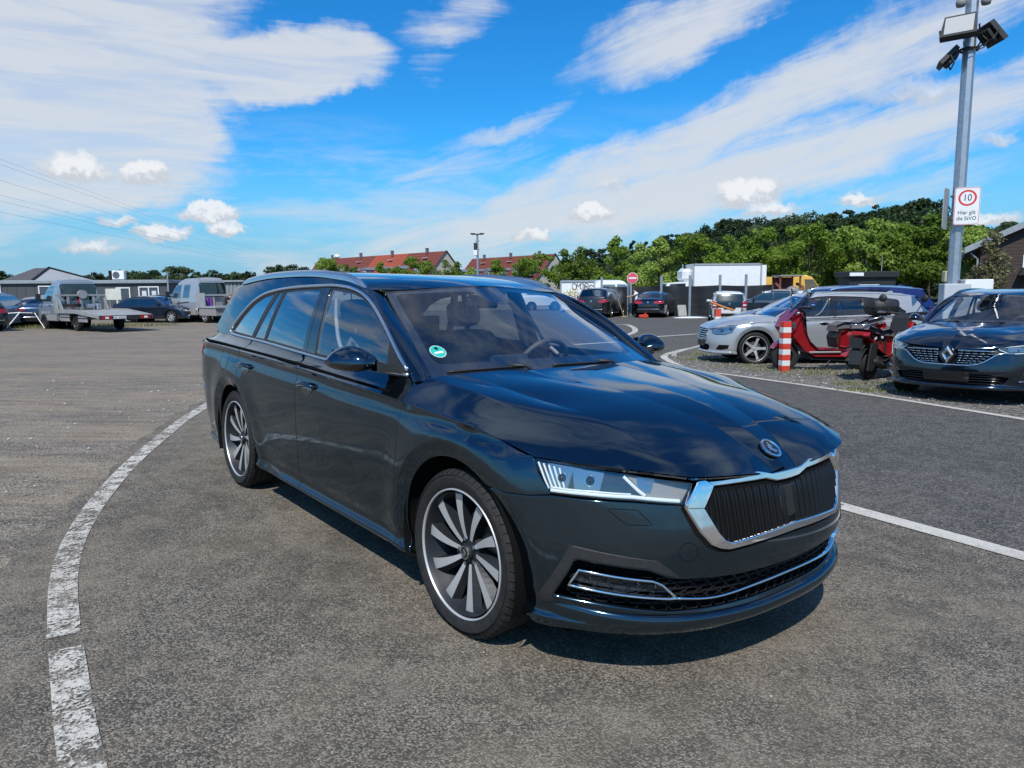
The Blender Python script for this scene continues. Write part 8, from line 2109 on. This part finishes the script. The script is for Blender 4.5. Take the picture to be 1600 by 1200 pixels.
# cars of the gravel strip
ren=build_estate('slate_paint',front_diamond,False,'multi','black_gloss','satin_chrome'); tag(ren,'dark slate estate car with diamond badge parked on the gravel strip at the right edge','car')
hd=math.radians(221); N=(5.50,9.15); nose=Vector((.87,0)); c,s=math.cos(hd),math.sin(hd)
ren.location=(N[0]-.87*c,N[1]-.87*s,float(zg(6.2,9.9))); ren.rotation_euler=(0,0,hd); ren.scale=(1,.99,1)
mer=build_estate('silver_paint',front_star,False,'star','silver_paint','black_gloss'); tag(mer,'silver estate car with five spoke wheels parked broadside behind the red scooter','car')
mer.location=(4.88,15.42,float(zg(6,15))); mer.rotation_euler=(0,0,math.radians(180)); mer.scale=(.985,.97,1.0)
blu=build_estate('navy_paint',front_star,False,'multi','satin_chrome','black_gloss'); tag(blu,'dark blue estate car with silver roof rails parked just beyond the silver one','car')
blu.location=(6.45,18.4,0); blu.rotation_euler=(0,0,math.radians(180)); blu.scale=(1.06,1.0,1.14)
R90=math.pi/2
make_car('hatchback:hatch','white_car','small white hatchback with black glass tailgate in front of the fence',(10.95,37.6,0),math.radians(78))
make_car('parked_car:estate','blueblack_paint','dark blue car with a bright window edge beside the white hatchback',(12.6,40.3,0),math.radians(160))
make_car('parked_car:suv','black_paint','black SUV being washed beside the graffiti container',(5.95,45.4,0),math.radians(68))
make_car('saloon_car:sedan','slate_paint','dark saloon with red tail lamps parked in front of the black fence',(9.25,44.9,0),math.radians(66))
# the left lot
make_car('parked_car:suv','silver_paint','silver SUV seen from behind at the far left edge',(-25.4,36.6,0),math.radians(100),rim='alloy')
make_car('parked_car:estate','black_paint','black car with only its rear wheel and flank in view at the left edge',(-25.9,33.2,0),math.radians(148))
make_car('parked_car:sedan','midblue_paint','dark blue saloon with glowing red tail lamp beside the tow truck cab',(-25.2,39.4,0),math.radians(112))
make_car('parked_car:estate','midblue_paint','blue car behind the silver SUV at the left',(-28.0,45.5,0),math.radians(100))
make_car('parked_car:sedan','blueblack_paint','long dark blue saloon standing broadside behind the flatbed ramp',(-18.6,40.6,0),math.radians(-12))
make_car('parked_car:estate','slate_paint','dark car with open door area between blue saloon and crew cab truck',(-17.0,43.2,0),math.radians(-18))
make_car('parked_car:estate','black_paint','black estate roof showing behind the blue saloon',(-20.2,46.6,0),math.radians(-8))
make_car('parked_car:hatch','black_paint','black car roof showing right of the crew cab truck',(-15.0,46.5,0),math.radians(170))
tt=build_tow_truck(); tt.location=(-21.35,34.6,0); tt.rotation_euler=(0,0,math.radians(141)); tt.scale=(.98,.98,.95)
ct=build_crew_truck(); ct.location=(-18.9,42.2,0); ct.rotation_euler=(0,0,math.radians(141))
bpy.context.view_layer.update()
for o in [o for o in bpy.data.objects if o.get('_truck')]: o.matrix_world=ct.matrix_world.copy(); del o['_truck']
build_box_truck()
build_van('white_van','white van behind the fence left of the no entry sign',X_at(928,52),X_at(1010,52),52,2.28,'white_car',True)
build_van('white_van','white van half hidden by the hero car roof left of the graffiti container',X_at(812,60),X_at(884,60),60,2.15,'white_car',True)
yl=car_paint('postal_yellow',(.60,.33,.012),0,.35,.10)
build_van('yellow_van','yellow van between the box truck and the rusty loader',X_at(1140,54),X_at(1216,54),54,Z_at(433,54,1205),yl,False,hd=-1)
build_van('yellow_van','yellow van right of the rusty loader',X_at(1215,50),X_at(1300,50),50,Z_at(430,50,1275),yl,False,hd=1)
build_digger(); build_post(); build_bollard()
build_scooter('red motor scooter with windshield and black top case behind the striped bollard','red_paint' if 'red_paint' in MAT else 'red_lens',(6.42,13.45,float(zg(6,13.4))),math.radians(184),0).scale=(1.06,1.06,1.10)
build_scooter('red and black scooter seen from behind with torn stickers on its tail','red_lens',(5.80,11.75,float(zg(5.8,11.7))),math.radians(38),1)
cone(-18.9,40.7,'small orange and white traffic cone beside the crew cab truck wheel',1.25)
# people
g0=Vector((7.35,43.9,0))
build_person('person in a white t-shirt and dark trousers leaning to wash the black SUV',(7.30,42.9,0),math.radians(75),dict(chest=(0,.06,1.30),neck=(0,.12,1.47),head=(0,.18,1.58),crown=(0,.19,1.72),le=(-.22,.22,1.24),re=(.22,.24,1.24),lw=(-.12,.46,1.20),rw=(.14,.48,1.22),lf=(-.10,.55,1.20),rf=(.12,.57,1.22)),((.74,.75,.78),(.03,.03,.035)),(.02,.015,.012))
build_person('person in a black t-shirt bending at the open truck locker',(-16.0,40.2,0),math.radians(-70),dict(chest=(0,.16,1.24),neck=(0,.30,1.36),head=(0,.40,1.42),crown=(0,.47,1.53),ls=(-.18,.14,1.36),rs=(.18,.14,1.36),le=(-.22,.26,1.08),re=(.22,.26,1.08),lw=(-.14,.48,1.02),rw=(.14,.48,1.02),lf=(-.12,.57,1.02),rf=(.12,.57,1.02)),((.015,.015,.018),(.03,.035,.05)),(.16,.10,.05))
build_person('person with blond hair and tan top standing behind the one in black',(-15.55,40.9,0),math.radians(120),{},((.42,.27,.15),(.03,.03,.04)),(.36,.22,.10))
# odds and ends
m=MB(); m.tube([(6.2,43.1,1.1),(6.55,42.9,.02)],.018,6); m.box((6.57,42.88,.03),(.36,.07,.07),.4); tag(m.build('broom',vary(pmat('broom_wood',(.40,.30,.16),.8),5,.4)),'wooden broom leaning at the rear of the dark saloon','broom')
m=MB(); m.lathe([(.0,.02),(.5,.05),(.9,.02),(1.0,.0)],n=16); o=m.build('white_sheet',MAT['white_paint'],None,True); o.location=(10.0,41.0,0); o.scale=(1.0,.5,1.6); tag(o,'crumpled white sheet lying on the ground by the fence','sheet')
m=MB(); m.box((0,0,.35),(.55,.10,.68),.3,.02,-.25); o=m.build('grey_slab',vary(pmat('slab',(.36,.36,.34),.8),4,.5)); o.location=(10.0,43.0,0); tag(o,'grey board leaning against the screened fence','board')
m=MB(); m.box((0,0,.1),(.5,.3,.2),.3,.04); m.cyl((.1,0,.2),(.1,0,.3),.05,None,8); o=m.build('red_canister',pmat('red_plastic',(.5,.05,.02),.5)); o.location=(7.4,41.2,0); tag(o,'red canister on the ground behind the dark saloon','canister')
b=empty('barrier_post',(9.35,33.2,0)); tag(b,'short red and white post with an orange bar near the white hatchback','post'); m=MB(); m.box((0,0,.35),(.25,.25,.7)); m.build('post',pmat('warn_red',(.5,.06,.03),.6),b); m=MB(); m.box((0,0,.25),(.26,.26,.2)); m.build('white_band',MAT['white_paint'],b); m=MB(); m.tube([(-.35,-.1,1.0),(.75,.1,.62)],.05,6); m.build('orange_bar',pmat('warn_orange',(.55,.22,.06),.6),b)
for k,(pa,pb) in enumerate((((-23.6,34.6),(-22.7,34.2)),((-22.6,34.2),(-21.6,33.3)))):
    t_=MB(); t_.tube([(pa[0],pa[1],.75 if k==0 else .74),(pb[0],pb[1],.74 if k==0 else .05)],.020,5); tag(t_.build('barrier_tape',MAT['white_paint']),('white and red barrier tape hanging level by the tow truck front wheel','white and red barrier tape falling to the grass by the tow truck')[k],'tape')
t_=MB(); t_.tube([(-25.4,33.4,.62),(-23.6,34.6,.75)],.03,5); tag(t_.build('barrier_tape',MAT['white_paint']),'white barrier tape running to the left edge in front of the SUV','tape')
t_=MB(); t_.tube([(-23.9,34.0,0),(-23.55,34.6,.78)],.03,6); tag(t_.build('tape_stake',MAT['bollard'] if 'bollard' in MAT else MAT['white_paint']),'leaning red and white stake holding the barrier tape','stake')
loose_stones()
grass('grass','tufts of grass and weeds at the edge of the left lot',[(-22.5,35.4,3.2),(-25.5,35.0,3.),(-20.,36.6,2.0),(-19.2,41.2,1.4),(-27.,36.,3.)],4200,.16,4)
grass('grass','sparse grass in the gravel round the scooters and parked cars',[(4.55,13.9,.5),(5.0,13.15,.5),(5.5,12.4,.6),(5.6,11.0,.5),(4.2,15.6,.5),(5.15,10.2,.35),(4.1,16.9,.5),(4.5,17.9,.5),(6.2,12.9,.6)],1500,.055,5)

vm=bpy.data.materials.new('water_spray'); vm.use_nodes=True; n_,l_,node_,M_,mix_,ramp_,smooth_=NT(vm.node_tree); n_.clear()
tc_=node_('ShaderNodeTexCoord'); ln=node_('ShaderNodeVectorMath',operation='LENGTH',ins={0:tc_.outputs['Object']}); nz_=node_('ShaderNodeTexNoise',ins={'Vector':tc_.outputs['Object'],'Scale':3.0,'Detail':4})
dn=M_('MULTIPLY',M_('SUBTRACT',1,smooth_(ln.outputs['Value'],.2,1.0)),M_('MULTIPLY',smooth_(nz_.outputs[0],.35,.65),1.5))
pv=node_('ShaderNodeVolumePrincipled',ins={'Color':(.95,.97,1,1),'Density':dn}); l_.new(pv.outputs[0],node_('ShaderNodeOutputMaterial').inputs['Volume'])
m=MB(); m.lathe([(math.sin(a),math.cos(a)) for a in np.linspace(0,math.pi,10)],n=16); o=m.build('water_mist',vm,None,True); o.location=(6.05,43.9,1.15); o.scale=(.75,.6,1.0); tag(o,'fine mist of wash water over the rear of the black SUV','mist',kind='stuff')
